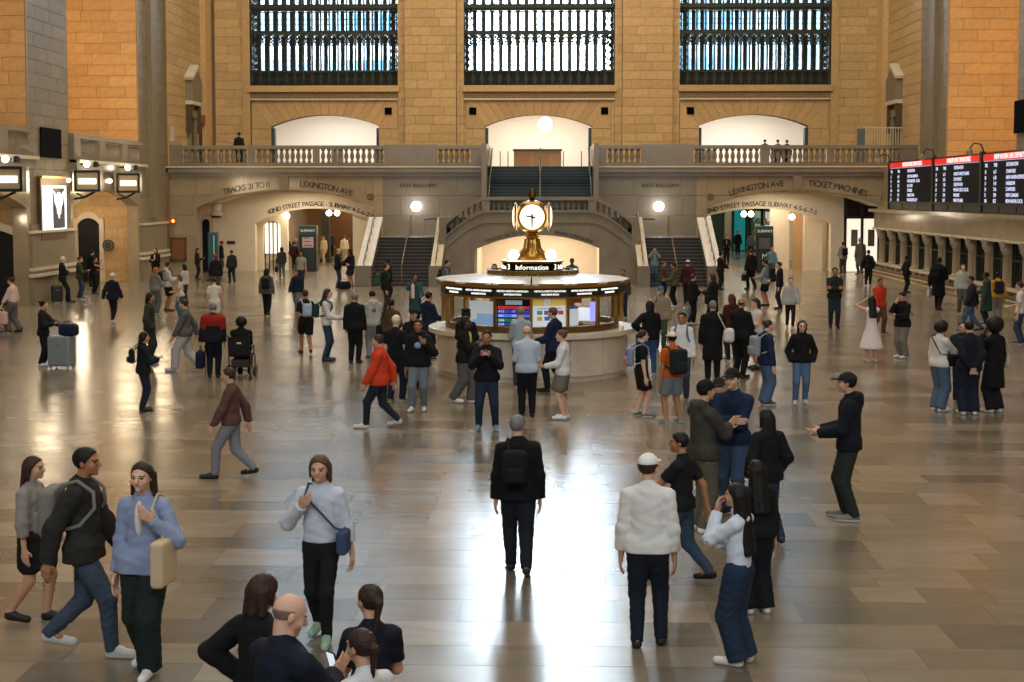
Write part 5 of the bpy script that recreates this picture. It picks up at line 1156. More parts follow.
    if stance != 'sit' and .46 < hem < .53: rc(Tp, hip[0] + V3(0, 0, .02), hip[1] + V3(0, 0, .02), .052 * build + max(g, .03 if lk == 'wide' else g) + .008); rc(Tp, hip[0] + V3(0, 0, -.035), hip[1] + V3(0, 0, -.035), .052 * build + max(g, .03 if lk == 'wide' else g) + .008)
    for i in (0, 1):
        if wk == 'vest' or wk == 'dress': rc(Tp, sh[i] * .85 + T(0, 0, .8) * .15, sh[i], .036); continue
        if wk == 'tee': ce = sh[i] * .3 + elb[i] * .7; rc(Tp, sh[i], elb[i], .029 + g, .028 + g, None, [(sc_(ce), nrm(elb[i] - sh[i]))]); continue
        ce = wri[i] + fdir[i] * .008; rc(Tp, sh[i], elb[i], .027 + g * .85, .023 + g * .9); rc(Tp, elb[i], ce, .025 + g, .017 + g * .85, None, [(sc_(ce), fdir[i])])
    if wk in ('hoodie',) : rc(Tp, T(-.045, -.04, .845), T(.045, -.04, .845), .034); rc(Tp, T(0, -.06, .84), T(0, -.065, .79), .034, .025)
    if wk in ('jacket', 'coat', 'shirt'):
        for s in (-1, 1): rc(Tp, T(s * .038, -.02, .848), T(s * .02, .03, .83), .014, .012)
    if stance != 'sit': Tp.cuts.append((sc_(T(0, 0, hem) if hem > .45 else V3(0, 0, hem)), V3(0, 0, -1)))
    Tp.wr = (.0055, 24.0)
    put({'tee': 'tee_shirt', 'vest': 'sleeveless_top'}.get(wk, wk), Tp, M)
    # ---- hair
    hk = hair[0]; HM = mat('hair', hcol, .55 if hk != 'bald' else .8, bump=.5, scale=45, var=.25, spec=.3)
    kp = nrm(-hf * .78 + hu * .62); cutf = (sc_(hp(0, 0, 0) - kp * (.06 if hk != 'bald' else -.16) * e), -kp)
    Hf = Fld(.018); off = {'short': .045, 'buzz': .02, 'bald': .012, 'curly': .17, 'afro': .1, 'long': .05, 'pony': .04, 'bun': .04, 'bob': .08, 'fade': .05}.get(hk, .045)
    if hk != 'bald' or True:
        Hf.el(sc_(hp(0, -.035, .12)), R, ((.345 + off) * es, (.43 + off) * es, (.385 + off) * es), [cutf] if hk != 'bald' else [(sc_(hp(0, 0, .17)), nrm(hu - hf * .25)), (sc_(hp(0, .02, 0)), nrm(hf + hu * .1)), (sc_(hp(0, 0, -.3)), -hu)])
    if hk == 'afro': Hf.el(sc_(hp(0, -.12, .22)), R, (.78 * es, .75 * es, .74 * es), [(sc_(hp(0, .22, .1)), nrm(hf - hu * .55))])
    if hk == 'curly': Hf.el(sc_(hp(0, -.1, .08)), R, (.6 * es, .6 * es, .56 * es), [(sc_(hp(0, .22, .1)), nrm(hf - hu * .6))])
    if hk in ('long', 'bob'):
        ln_ = (.95 if hk == 'long' else .3) * (hair[2] if len(hair) > 2 else 1)
        for a, b in ((0, -.4), (-.25, -.3), (.25, -.3)): Hf.rc(sc_(hp(a, b + .05, 0)), sc_(hc + (hr * a * 1.25 + V3(0, 1, 0) * (b - (.12 if ln_ < .8 else .34))) * e - V3(0, 0, 1) * (.25 + ln_) * e), .2 * es, (.12 if ln_ < .8 else .17) * es, k=.03)
        for s in (-1, 1): Hf.rc(sc_(hp(s * .36, -.1, .1)), sc_(hc + (hr * s * .42 - hf * .08) * e - V3(0, 0, 1) * (.1 + ln_ * .75) * e), .08 * es, .06 * es, k=.03)
    if hk == 'pony':
        l2 = hair[2] if len(hair) > 2 else 1; Hf.rc(sc_(hp(0, -.44, .12)), sc_(hp(0, -.56, .02)), .1 * es, .12 * es, k=.02); Hf.rc(sc_(hp(0, -.56, .02)), sc_(hc + V3(0, -.55, 0) * e - V3(0, 0, 1) * 1.05 * e * l2), .13 * es, .05 * es, k=.02)
    if hk == 'bun': Hf.rc(sc_(hp(0, -.46, .32)), sc_(hp(0, -.5, .34)), .16 * es)
    if hk == 'beard': pass
    if hk in ('curly', 'afro'): Hf.wr = (.007, 90.0)
    elif hk in ('long', 'pony', 'bob'): Hf.wr = (.003, 120.0)
    if not (hat and hat[0] in ('beanie', 'hood') and hk in ('short', 'buzz', 'bald')): put('hair', Hf, HM, hh)
    if extra and 'beard' in extra:
        Z = Fld(.01); Z.el(sc_(hp(0, .13, -.3)), R, (.285 * es, .3 * es, .24 * es), [(sc_(hp(0, 0, -.2)), hu), (sc_(hp(0, .02, 0)), -hf)]); put('beard', Z, HM, hh)
    # ---- hats
    if hat:
        hm = cloth(hat[1], 'hat'); Z = Fld(.012)
        if hat[0] == 'cap':
            Z.el(sc_(hp(0, -.03, .14)), R, (.41 * es, .5 * es, .45 * es), [(sc_(hp(0, 0, .16)), nrm(-hu - hf * .05))]); Z.bx(sc_(hp(0, .56, .19)), R, (.27 * es, .26 * es, .03 * es), .025 * es, k=.02); put('cap', Z, hm, hh)
        elif hat[0] == 'beanie': Z.el(sc_(hp(0, -.05, .14)), R, (.41 * es, .5 * es, .47 * es), [(sc_(hp(0, 0, .1)), nrm(-hu - hf * -.25))]); put('beanie', Z, hm, hh)
        elif hat[0] == 'beret': Z.el(sc_(hp(-.05, -.08, .42)), R, (.52 * es, .56 * es, .2 * es)); put('beret', Z, hm, hh)
        elif hat[0] == 'hood': Z.el(sc_(hp(0, -.08, .1)), R, (.46 * es, .52 * es, .52 * es), [(sc_(hp(0, .16, 0)), nrm(hf - hu * .2))]); Z.rc(sc_(hp(0, -.2, -.35)), sc_(T(0, -.02, .82)), .3 * es, .045 * H); put('hood', Z, hm, hh)
    if extra and 'glasses' in extra:
        g_ = MB()
        for s in (-1, 1):
            g_.tube([tuple(sc_(hp(s * .16 + .1 * math.cos(t * PI / 5), .45, .0 + .075 * math.sin(t * PI / 5)))) for t in range(10)], .003, 4, True); g_.tube([tuple(sc_(hp(s * .26, .43, .02))), tuple(sc_(hp(s * .37, .0, .02)))], .003, 4)
        g_.build('glasses', DARK, o)
    if extra:
        for it in extra:
            if isinstance(it, tuple) and it[0] == 'print':             # flat print on the chest or back
                s = 1 if it[1] == 'front' else -1; g2 = Fld(.004); C = sc_(T(0, s * (.046 + g * .6), .725)); g2.el(C, np.eye(3), (.052 * H * it[3], .035 * H, .05 * H * it[3])); put('print', g2, mat('print', it[2], .7), max(.01, hh))
            if isinstance(it, tuple) and it[0] == 'inner':             # shirt showing in an open front
                g2 = Fld(.01); C = sc_(T(0, .05 + g * .5, .745)); g2.el(C, np.eye(3), (.02 * H, .03 * H, .085 * H)); put('shirt_front', g2, cloth(it[1], 'shirt'), max(.01, hh))
            if isinstance(it, tuple) and it[0] == 'belt': g2 = Fld(.01); g2.rc(sc_(T(0, 0, .6)), sc_(T(0, 0, .6)), .088 * H, None, (fw, 1.3), [(sc_(T(0, 0, .615)), V3(0, 0, 1)), (sc_(T(0, 0, .592)), V3(0, 0, -1))]); put('belt', g2, mat('belt', it[1], .5), hh)
    rot = np.array([[cy, -sy, 0], [sy, cy, 0], [0, 0, 1]], f4); org = V3(*pos)
    Wd = lambda p: org + rot @ (np.asarray(p, f4) * H)
    PEOPLE[key] = dict(o=o, H=H, yaw=yaw, W=Wd, T=T, wri=[Wd(a) for a in wri], sh=sh, hc=Wd(hc), org=org, rot=rot, fd=[rot @ d for d in fdir], hb=hb, label=label, wear=wear, g=g, px=px)
    return PEOPLE[key]

# ---- things people carry: objects of their own
def backpack(key, col, label, size=1.0, one=False, acc=None, slip=0.0):
    p = PEOPLE[key]; H, T = p['H'], p['T']; g = p['g']
    o = empty('backpack', tuple(p['org']), label, 'backpack', None, p['yaw']); hgt = .115 * size
    c = T(slip, -.098 - g - .028 * size, .70 - .02 * (size - 1)); A = Fld(.02); A.bx(c * H, np.eye(3), (.082 * size * H, .042 * size * H, hgt * H), .035 * H)
    h = min(.02, p['hb']); m = cloth(col, 'pack'); v, q = nets(A, h); link(bpy.data.objects.new('bag', np_mesh('bag', [(v, q)], [m])), o)
    A = Fld(.02); A.bx((c + V3(0, -.05 * size, -.045 * size)) * H, np.eye(3), (.062 * size * H, .02 * H, .05 * size * H), .02 * H); v, q = nets(A, h); link(bpy.data.objects.new('pocket', np_mesh('pocket', [(v, q)], [cloth(acc or col, 'pack')])), o)
    for s in ((-1, 1) if not one else (-1,)):
        mb = MB(); P = [T(s * .06, -.1 - g, .79), T(s * .066, -.05 - g, .826 + g * .5), T(s * .066, .0, .842 + g * .6), T(s * .07, .052 + g, .805), T(s * .075, .058 + g, .73), T(s * .098, .02, .655), T(s * .085, -.08 - g, .62)]
        mb.tube([tuple(a * H) for a in P], .016 * H / 1.7, 6).build('strap', m, o, True)
    return o
def bag_at(name, loc, yaw, half, col, label, cat='bag', handle=.2, rnd=.3, m=None):
    o = empty(name, loc, label, cat, None, yaw); A = Fld(.02); r = min(half) * rnd * 2; A.bx((0, 0, half[2]), np.eye(3), half, r)
    v, q = nets(A, max(.012, min(half) / 4)); link(bpy.data.objects.new('bag', np_mesh('bag', [(v, q)], [m or cloth(col, 'bag')])), o)
    if handle: MB().tube([(-half[0] * .6, 0, half[2] * 1.9), (-half[0] * .45, 0, half[2] * 2 + handle * .8), (0, 0, half[2] * 2 + handle), (half[0] * .45, 0, half[2] * 2 + handle * .8), (half[0] * .6, 0, half[2] * 1.9)], .012, 6).build('handle', m or cloth(col, 'bag'), o, True)
    return o
def hand_bag(key, side, half, col, label, handle=.14, name='handbag', cat='bag', m=None, drop=.05):
    p = PEOPLE[key]; w = p['wri'][side] + p['fd'][side] * drop * p['H']; return bag_at(name, (w[0], w[1], w[2] - 2 * half[2] - handle), p['yaw'] + PI / 2, half, col, label, cat, handle, m=m)
def shoulder_bag(key, side, half, col, label, name='shoulder_bag', low=.53, fwd=.0, out=.15, cross=False):
    """bag hanging at the hip with a strap over the shoulder"""
    p = PEOPLE[key]; H, T, g = p['H'], p['T'], p['g']; s = (-1, 1)[side]; o = empty(name, tuple(p['org']), label, 'bag', None, p['yaw']); c = T(s * (out + g), fwd, low)
    A = Fld(.02); A.bx(c * H, np.eye(3), (half[1], half[0], half[2]), min(half) * .6); v, q = nets(A, min(.02, p['hb'])); m = cloth(col, 'bag'); link(bpy.data.objects.new('bag', np_mesh('bag', [(v, q)], [m])), o); z = c[2] + half[2] / H
    t = -s if cross else s
    P = [c + V3(0, -.03, half[2] / H), T(s * (.09 + g) if cross else s * (.13 + g), -.08 - g, .66), T(t * .066, -.05 - g, .826 + g * .5), T(t * .066, .0, .842 + g * .6), T(t * .07, .056 + g, .8), T(s * (.08 + g) if cross else s * (.13 + g), .085 + g, .64), c + V3(0, .03, half[2] / H)]
    MB().tube([tuple(a * H) for a in P], .011, 6).build('strap', m, o, True); return o
def phone(key, side, label, tilt=.6):
    p = PEOPLE[key]; w = p['wri'][side] + p['fd'][side] * .075 * p['H']; o = empty('phone', (w[0], w[1], w[2] + .03), label, 'phone', None, p['yaw'])
    b = MB().box(-.038, .038, -.005, .005, -.075, .075).build('case', DARK, o); b.rotation_euler = (tilt, 0, 0); s = MB().box(-.034, .034, -.0065, -.005, -.069, .069).build('display', mat('phone_display', 'dfe8f5', .2, emit=.8), o); s.rotation_euler = (tilt, 0, 0); return o
# =================================================================== THE CROWD
P = person
# ---- foreground
P('centre', 'grey-haired man walking away alone in the bright middle of the floor, black jacket', 518, 415, 572, 4, ('jacket', '0d1016'), ('trousers', '1b1e25'), '2a1a14', ('short', 'grey'), arms=('down', 'down'), stance='step', build=1.08, look=-25)
backpack('centre', '14171a', 'black one-strap backpack on the man walking away in the middle of the floor', .95, True, slip=-.03)
P('white', 'man in a white sweater and white cap seen from behind, dark jeans', 647, 455, 645, -6, ('sweater', 'dcd8d2'), ('jeans', '1a2436'), '2a1a14', ('short', 'brown'), arms=('down', 'down'), stance='contra', hat=('cap', 'e4e2de'), build=1.1, look=-20)
P('blacktee', 'man in a black top and jeans striding left behind the white-sweatered man', 681, 430, 582, 60, ('tee', '16181b'), ('jeans', '3a5878'), '1a1a1a', ('short', 'black'), 'm', ('reach', 'back'), 'walk', look=20)
P('blouse', 'young woman with very long dark hair, white blouse and flared jeans, hand at her face', 738, 484, 663, 62, ('blouse', 'cfd6e2'), ('wide', '22395a'), 'dcd6cf', ('long', 'black', 2.2), 'l', ('face', 'cross'), 'stand', build=.9)
P('blousefriend', 'dark-haired woman dressed all in black standing just behind the white-bloused woman', 756, 481, 612, 20, ('sweater', '121316'), ('wide', '14161c'), 'd5d2cc', ('long', 'black', 1.8), 'l', ('down', 'down'), 'stand', build=.9)
P('blackjacket', 'long-haired person in a black jacket and jeans turned away, right of the capped pair', 766, 409, 542, 25, ('jacket', '131418'), ('jeans', '24385a'), '1a1a1a', ('long', 'black', .6), 'l', ('pocket', 'pocket'), 'step')
P('navy', 'man in a navy sweater and dark cap with folded arms, jeans', 732, 369, 516, 150, ('sweater', '17233c'), ('jeans', '3c5f8c'), '1a1a1a', ('short', 'brown'), 'p', ('cross', 'cross'), 'stand', hat=('cap', '15171a'), build=1.12)
P('olive', 'man in an olive hoodie and black cap clapping his hands, white sneakers', 702, 381, 531, -62, ('hoodie', '3d3b33'), ('trousers', '5e5646'), 'e4e4e2', ('short', 'black'), 'l', ('clap', 'clap'), 'stand', hat=('cap', '121316'), build=1.05)
P('between', 'man in dark clothes whose face shows between the two capped men', 719, 378, None, 180, ('jacket', '191a1d'), ('trousers', '1c1d20'), '1a1a1a', ('short', 'brown'), 'l', ('down', 'down'), hat=('cap', '1b1b1d'), H=1.66)
P('rightman', 'man in a black hoodie and cap looking at his hands alone on the right', 848, 373, 520, 75, ('hoodie', '12151f'), ('trousers', '2a2f2a'), '77736c', ('short', 'black'), 'l', ('hold', 'hold'), 'contra', hat=('cap', '1d2020'), build=1.08)
phone('rightman', 0, 'phone in the hand of the hooded man alone on the right')
# bottom edge group
P('bald', 'balding man in a navy jacket at the bottom edge looking at a phone', 284, 596, None, -42, ('jacket', '141b2a'), ('trousers', '1b1d22'), '1a1a1a', ('bald', '7d6a5e'), 'p', ('hold', 'clap'), H=1.8, build=1.15, look=-20, nod=22)
phone('bald', 1, 'lit phone held by the balding man at the bottom edge', .3)
P('akimbo', 'dark-haired woman in a black jacket, hand on hip, left of the balding man', 252, 596, None, -30, ('jacket', '141517'), ('trousers', '17181b'), '1a1a1a', ('bob', 'brown'), 'l', ('hip', 'down'), H=1.66, nod=15, extra=[('inner', '9a9890')], at=(-1.86, 9.1))
P('ponytail', 'girl with a long brown ponytail and navy top at the bottom edge', 371, 586, None, 18, ('tee', '161b26'), ('jeans', '1f2836'), '1a1a1a', ('pony', 'brown', 1.25), 'l', ('phone', 'phone'), H=1.6, build=.92, look=18)
P('ponychild', 'girl in a white top with a dark ponytail nearest the bottom edge', 364, 631, None, 42, ('tee', 'd8d6d6'), ('jeans', '2b3850'), 'd0d0d0', ('pony', 'brown', .9), 'l', ('phone', 'phone'), H=1.56, build=.86, look=10)
# left foreground walkers
P('blueshirt', 'woman in a pale blue shirt and dark green trousers walking forward at lower left', 147, 461, 671, 172, ('shirt', '8895b2'), ('wide', '1d332f'), 'e6e4e0', ('long', 'brown', .8), 'p', ('strap', 'down'), 'step', build=.98, extra=[('inner', 'e0dcd4')])
shoulder_bag('blueshirt', 0, (.17, .06, .2), 'c9b492', 'beige tote bag on the shoulder of the woman in the pale blue shirt', 'tote_bag', .56, .1, .12)
P('strider', 'man in a dark brown top and jeans taking a long step on the far left', 86, 441, 654, -92, ('jacket', '2c2a26'), ('jeans', '44566f'), 'b9b6b0', ('short', 'black'), 'm', ('fwd', 'back'), 'walk2')
backpack('strider', '7d786f', 'grey backpack of the man taking a long step on the far left', 1.05)
P('sandal', 'woman in a grey top and dark skirt walking at the left edge', 34, 456, 621, -95, ('blouse', '8e8880'), ('skirt', '1d1e20'), '141414', ('long', 'brown', .6), 'l', ('fwd', 'down'), 'step')
P('stripe', 'woman with a white top and black leggings walking toward the camera, pale green sneakers', 322, 455, 640, 176, ('blouse', 'c3c7d2'), ('leggings', '15181a'), '8fb5a0', ('bob', 'light'), 'l', ('carry', 'strap'), 'step')
shoulder_bag('stripe', 0, (.13, .05, .11), '3b4a63', 'navy cross bag of the woman in the white top and black leggings', 'cross_bag', .56, .06, .12, True)
P('ghost', 'person in a brownish red top and grey trousers stepping left in the left middle floor', 232, 366, 478, 88, ('sweater', '5a3d38'), ('trousers', '7d7d82'), '141414', ('short', 'brown'), 'l', ('fwd', 'back'), 'walk')
# ---- middle left
P('shortjacket', 'short person in a black jacket and jeans holding a white phone, small backpack on', 144, 331, 411, -60, ('jacket', '14191a'), ('jeans', '1c2c44'), '141414', ('bob', 'black'), 'l', ('phone', 'phone'), 'stand', H=1.52)
backpack('shortjacket', '191d1c', 'dark backpack of the short person in a black jacket', .8)
phone('shortjacket', 1, 'white lit phone of the short person in a black jacket')
P('greenjacket', 'man in a dark green jacket behind the short person with the backpack', 149, 293, None, -80, ('jacket', '2d3122'), ('trousers', '2b2c28'), '1a1a1a', ('long', 'black', .3), 'm', ('down', 'pocket'), H=1.76)
P('redjacket', 'grey-haired person in a red and navy jacket beside the wheelchair', 214, 303, 377, 6, ('jacket', '16191f'), ('trousers', '121319'), '2a1a14', ('short', 'grey'), 'l', ('carry', 'down'), 'stand', build=1.12)
p = PEOPLE['redjacket']; A = Fld(.03); T = p['T']; H = p['H']; g = .0265
A.rc(T(0, 0, .71) * H, T(0, 0, .75) * H, (.075 * 1.12 + g) * H, (.085 * 1.12 + g) * H, (V3(0, 1, 0), 1.33), [(T(0, 0, .69) * H, V3(0, 0, -1))]); A.rc((p['sh'][0] * .8 + p['sh'][1] * .2) * H, (p['sh'][1] * .8 + p['sh'][0] * .2) * H, (.04 + g * .6) * H)
for i in (0, 1): w = (np.linalg.inv(p['rot']) @ (p['wri'][i] - p['org'])).astype(f4); e = p['sh'][i] * H; A.rc(e, e * .45 + w * .55, .06 * H, .052 * H)
v, q = nets(A, .02); y = link(bpy.data.objects.new('red_yoke', np_mesh('red_yoke', [(v, q)], [cloth('8f2416', 'jacket')])), p['o']); y['label'] = 'red upper half of the jacket'
hand_bag('redjacket', 0, (.2, .1, .2), '141c30', 'navy bag hanging from the hand of the person in red and navy', .12, 'tote_bag')
t = empty('walking_stick', (p['wri'][0][0] + .12, p['wri'][0][1] - .1, 0), 'thin dark walking stick below the navy bag', 'stick'); MB().tube([(0, 0, 0), (0, 0, .72)], .011, 6).build('shaft', DARK, t); MB().tube([(0, -.06, .7), (0, 0, .74), (0, .06, .72)], .014, 6).build('handle', DARK, t)
# wheelchair and rider
wp = at_z(240, 379)
wc = empty('wheelchair', wp, 'black transport wheelchair with small grey wheels on the left of the floor', 'wheelchair')
SPK = mat('wheel_grey', '8d8d8a', .4, .4)
def wheel(x, y, r, nm='wheel'):
    w = MB().tube([(x, y + r * math.cos(t * PI / 12), r + r * .0 + r * math.sin(t * PI / 12)) for t in range(24)], .022, 6, True).build('tyre', DARK, wc, True); w.name = nm
    s = MB().tube([(x, y + r * .75 * math.cos(t * PI / 10), r + r * .75 * math.sin(t * PI / 10)) for t in range(20)], .014, 5, True)
    for k in range(6): s.tube([(x, y, r), (x, y + r * .76 * math.cos(k * PI / 3), r + r * .76 * math.sin(k * PI / 3))], .011, 4)
    s.build('spokes', SPK, w)
for x in (-.26, .26): wheel(x, .0, .15); wheel(x * .95, .55, .12, 'front_wheel')
fr = MB()
for x in (-.24, .24):
    fr.tube([(x, .0, .15), (x, -.03, .55), (x, -.08, 1.0), (x * 1.1, -.22, 1.02)], .016, 6); fr.tube([(x, -.02, .52), (x, .5, .52), (x, .55, .12)], .016, 6); fr.tube([(x, 0, .72), (x, .38, .72), (x, .4, .52)], .014, 6)
fr.tube([(-.24, 0, .3), (.24, 0, .3)], .014, 6); fr.build('chair_frame', DARK, wc)
box('seat', -.23, .23, .0, .48, .5, .55, cloth('1b1b1d', 'seat'), wc); box('backrest', -.23, .23, -.06, -.02, .55, .95, cloth('1b1b1d', 'seat'), wc); box('back_badge', -.05, .05, -.075, -.06, .8, .84, PALE, wc); box('armrest', -.28, -.2, .02, .36, .71, .75, DARK, wc); box('armrest', .2, .28, .02, .36, .71, .75, DARK, wc); box('footplate', -.2, .2, .55, .8, .12, .14, DARK, wc)
box('under_basket', -.2, .2, .02, .4, .26, .44, mat('basket_brown', '3d2c22', .8), wc)
P('rider', 'dark-haired person in a black coat seated in the wheelchair', 240, 316, None, 0, ('jacket', '101113'), ('trousers', '15161a'), '1a1a1a', ('curly', 'black'), 'd', ('lap', 'lap'), 'sit', H=1.68, at=(wp.x, wp.y + .2), z0=.0, build=1.12, extra=[('print', 'back', 'c8c4ba', .4)])
P('whitewalker', 'person in white trousers and a grey top striding left in front of the group', 186, 298, 371, 90, ('sweater', '55524f'), ('wide', 'cfc8c0'), 'b9b4ac', ('short', 'brown'), 'l', ('fwd', 'back'), 'walk')
P('luggage', 'woman with a dark bun and black jacket holding a phone beside the grey suitcase', 44, 301, 366, -88, ('jacket', '15171c'), ('trousers', '15171b'), 'd0cdc8', ('bun', 'black'), 'l', ('reach', 'phone'), 'stand', build=.96)
phone('luggage', 1, 'phone held by the woman beside the grey suitcase')
s0 = at_z(60, 369)
def suitcase(loc, w, d, h, col, label, rz=0.0, tele=.35):
    s = empty('suitcase', loc, label, 'suitcase', None, rz); A = Fld(.01); A.bx((0, 0, h / 2 + .06), np.eye(3), (w / 2, d / 2, h / 2), .05)
    for k in range(7): A.rc((-w / 2 + w * (k + .5) / 7, -d / 2 + .004, .14), (-w / 2 + w * (k + .5) / 7, -d / 2 + .004, h - .02), .008, k=.004)
    v, q = nets(A, .017); link(bpy.data.objects.new('shell', np_mesh('shell', [(v, q)], [mat('case_shell', col, .4, bump=.1, scale=30)])), s)
    for x in (-w * .38, w * .38):
        for y in (-d * .35, d * .35): MB().lathe([(.028, -.012), (.028, .012)], n=10).build('wheel', DARK, s, loc=(x, y, .03)).rotation_euler = (0, PI / 2, 0)
    if tele: MB().tube([(-w * .22, d * .3, h + .04), (-w * .22, d * .3, h + .06 + tele), (w * .22, d * .3, h + .06 + tele), (w * .22, d * .3, h + .04)], .013, 6).build('pull_handle', STEEL, s)
    box('latch', -.05, .05, -d / 2 - .012, -d / 2, h * .8, h * .84, STEEL, s); return s
sc1 = suitcase((s0.x, s0.y + .15, 0), .6, .34, .72, '7b8687', 'large grey hard-shell suitcase on the left of the floor', -.25)
bag_at('duffel_bag', (s0.x + .18, s0.y + .16, .785), -.25, (.24, .13, .14), '161f36', 'navy duffel bag lying on top of the grey suitcase', 'bag', .06)
P('pink', 'woman in a pale pink and white top with grey trousers at the left edge', 13, 277, 333, 80, ('blouse', 'd9b8ae'), ('wide', '6e675f'), '1a1a1a', ('bun', 'red'), 'p', ('fwd', 'carry'), 'step'); hand_bag('pink', 0, (.22, .1, .2), 'd3a89c', 'pale pink bag carried by the woman at the left edge', .1)
# left wall people
P('suit', 'white-haired man in a dark suit leaning against the first north pier', 63, 256, 302.5, -70, ('jacket', '15161b'), ('trousers', '17181c'), '141414', ('short', 'white'), 'p', ('cross', 'cross'), 'lean', extra=[('inner', 'c9c4bb')])
sp = at_z(57, 303); suitcase((sp.x, sp.y, 0), .42, .26, .62, '131416', 'black suitcase standing by the white-haired man in a suit', .5, .25)
P('jeansgreen', 'man in an olive jacket and jeans eating beside the first north pier', 80, 256.5, 299, -75, ('jacket', '32382a'), ('jeans', '2f4a62'), '1a1a1a', ('short', 'brown'), 'l', ('phone', 'phone'), 'contra')
P('blackeater', 'woman in a black sleeveless outfit holding a snack by the arched gate', 95, 257, 294, -75, ('vest', '141416'), ('wide', '141416'), '141414', ('bun', 'black'), 'm', ('phone', 'raise'), 'stand')
P('door', 'dark-haired man in black standing in front of the round green sign', 79.5, 250, None, -20, ('sweater', '17181b'), ('trousers', '1c1d20'), '1a1a1a', ('short', 'black'), 'l', ('down', 'phone'), H=1.7, at=(-20.2, 62.9))
P('whitehead', 'man with a white cap and navy jacket walking away near the north wall', 113, 273, 323, -8, ('jacket', '171b28'), ('leggings', '15161a'), 'c9c6c2', ('short', 'white'), 'l', ('back', 'fwd'), 'step', hat=('beanie', 'd6d2c8'))
P('plinth', 'long-haired person in black with a hanging white badge by the corner pier', 156, 248, 283.5, 170, ('jacket', '121214'), ('trousers', '131316'), '141414', ('long', 'black', .5), 'l', ('phone', 'phone'), 'stand', extra=[('inner', 'c9c5bd')])
P('blackshorts', 'man in a white hooded top and black shorts looking at his phone', 168, 261.5, 311, -60, ('hoodie', 'bdb9b2'), ('shorts', '141416'), '2a1a14', ('short', 'brown'), 'm', ('phone', 'phone'), 'wide')
backpack('blackshorts', '1a1b1d', 'black backpack of the man in black shorts', .85); phone('blackshorts', 1, 'phone of the man in black shorts')
P('orangehair', 'ginger-haired woman in grey sweats standing beside the man in black shorts', 156, 267.5, 314, -30, ('hoodie', '77756c'), ('wide', '6e6c64'), '8e8a82', ('bob', 'a2602f'), 'l', ('down', 'phone'), 'stand')
P('greygirl', 'girl with long black hair and a pale sweater facing left in the north group', 185, 264, 305, 70, ('sweater', 'b9b4ab'), ('trousers', '3a3d44'), '1a1a1a', ('long', 'black', .7), 'l', ('phone', 'down'), 'stand')
P('blueshawl', 'child with brown hair and a bright blue jacket round the waist', 180, 275, None, 90, ('tee', 'c2bcb0'), ('wide', '1f6f9f'), 'b0aca4', ('long', 'light', .4), 'l', ('down', 'hold'), 'stand', H=1.45)
P('gate', 'dark-jacketed person by the narrow arch at the left of the north gate', 197.5, 248, 279.5, -80, ('jacket', '15171b'), ('trousers', '17191f'), '141414', ('long', 'black', .3), 'l', ('phone', 'phone'), 'stand')
P('redcap', 'distant person in a red cap and dark jacket beside the teal totem sign', 221, 241, None, -60, ('jacket', '1a1b1f'), ('trousers', '4e4b46'), '1a1a1a', ('short', 'black'), 'm', hat=('cap', 'a82318'), H=1.72)
P('redbeanie', 'person in a red beanie and black jacket with grey trousers in front of the totem', 215.5, 254, None, 15, ('jacket', '131316'), ('trousers', '4a4741'), '1a1a1a', ('short', 'black'), 'd', hat=('beanie', 'b0261a'), H=1.72)
P('whiteback', 'person dressed in white with a cross strap walking away past the red beanie', 214, 277, None, 5, ('tee', 'd2cabf'), ('shorts', 'c9c1b6'), 'c9c5be', ('short', 'brown'), 'l', ('down', 'fwd'), 'step', H=1.62)
P('archwalker', 'dark-clad man walking in front of the north arch', 232, 250, 283, 30, ('jacket', '1c2127'), ('trousers', '1a1c22'), '141414', ('short', 'brown'), 'l', ('down', 'down'), 'step')
P('doorman', 'man in a black jacket carrying a white bag in the lit north gateway', 263, 239, 268.5, 180, ('jacket', '14151a'), ('trousers', '15161a'), '141414', ('short', 'black'), 'l', ('carry', 'down'), 'stand', extra=[('inner', 'c3beb5')]); hand_bag('doorman', 0, (.16, .05, .17), 'cfcac2', 'white carrier bag of the man in the lit north gateway', .1)
P('packaway', 'person with a black backpack and black trousers walking away toward the north arch', 267, 268.5, 316, 2, ('jacket', '55534d'), ('trousers', '121214'), '141414', ('bob', 'black'), 'l', ('down', 'down'), 'step'); backpack('packaway', '141517', 'black backpack of the person walking toward the north arch', 1.0)
P('greyaway', 'woman in a dark grey jacket and faded jeans walking into the north passage', 282, 247, 278, 20, ('jacket', '2b2f33'), ('jeans', '56646c'), '1a1a1a', ('bob', 'black'), 'l', ('carry', 'fwd'), 'step'); hand_bag('greyaway', 0, (.16, .07, .13), '17181a', 'black handbag of the woman in faded jeans', .1)
P('longblack', 'woman with long black hair facing out of the north passage', 286, 236, None, 170, ('jacket', '1b1c1f'), ('trousers', '1a1b1f'), '141414', ('long', 'black', .6), 'l', ('pocket', 'down'), H=1.68)
P('maroon', 'person in a dark maroon jacket left of the kiosk', 294.5, 242, 270, 0, ('jacket', '2a1414'), ('trousers', '18181b'), '141414', ('short', 'black'), 'l', ('pocket', 'pocket'), 'stand')
P('greytop', 'woman with dark hair and a grey top hurrying in front of the kiosk', 301, 251, None, 185, ('tee', '8b8880'), ('jeans', '2a3340'), '1a1a1a', ('bob', 'black'), 'm', ('fwd', 'back'), 'step', H=1.68)
P('navyrush', 'person in a navy jacket and grey trousers walking left of the white-sweatered woman', 297, 271, 312, 170, ('jacket', '161d2b'), ('trousers', '5f666c'), '1a1a1a', ('short', 'black'), 'm', ('down', 'fwd'), 'walk')
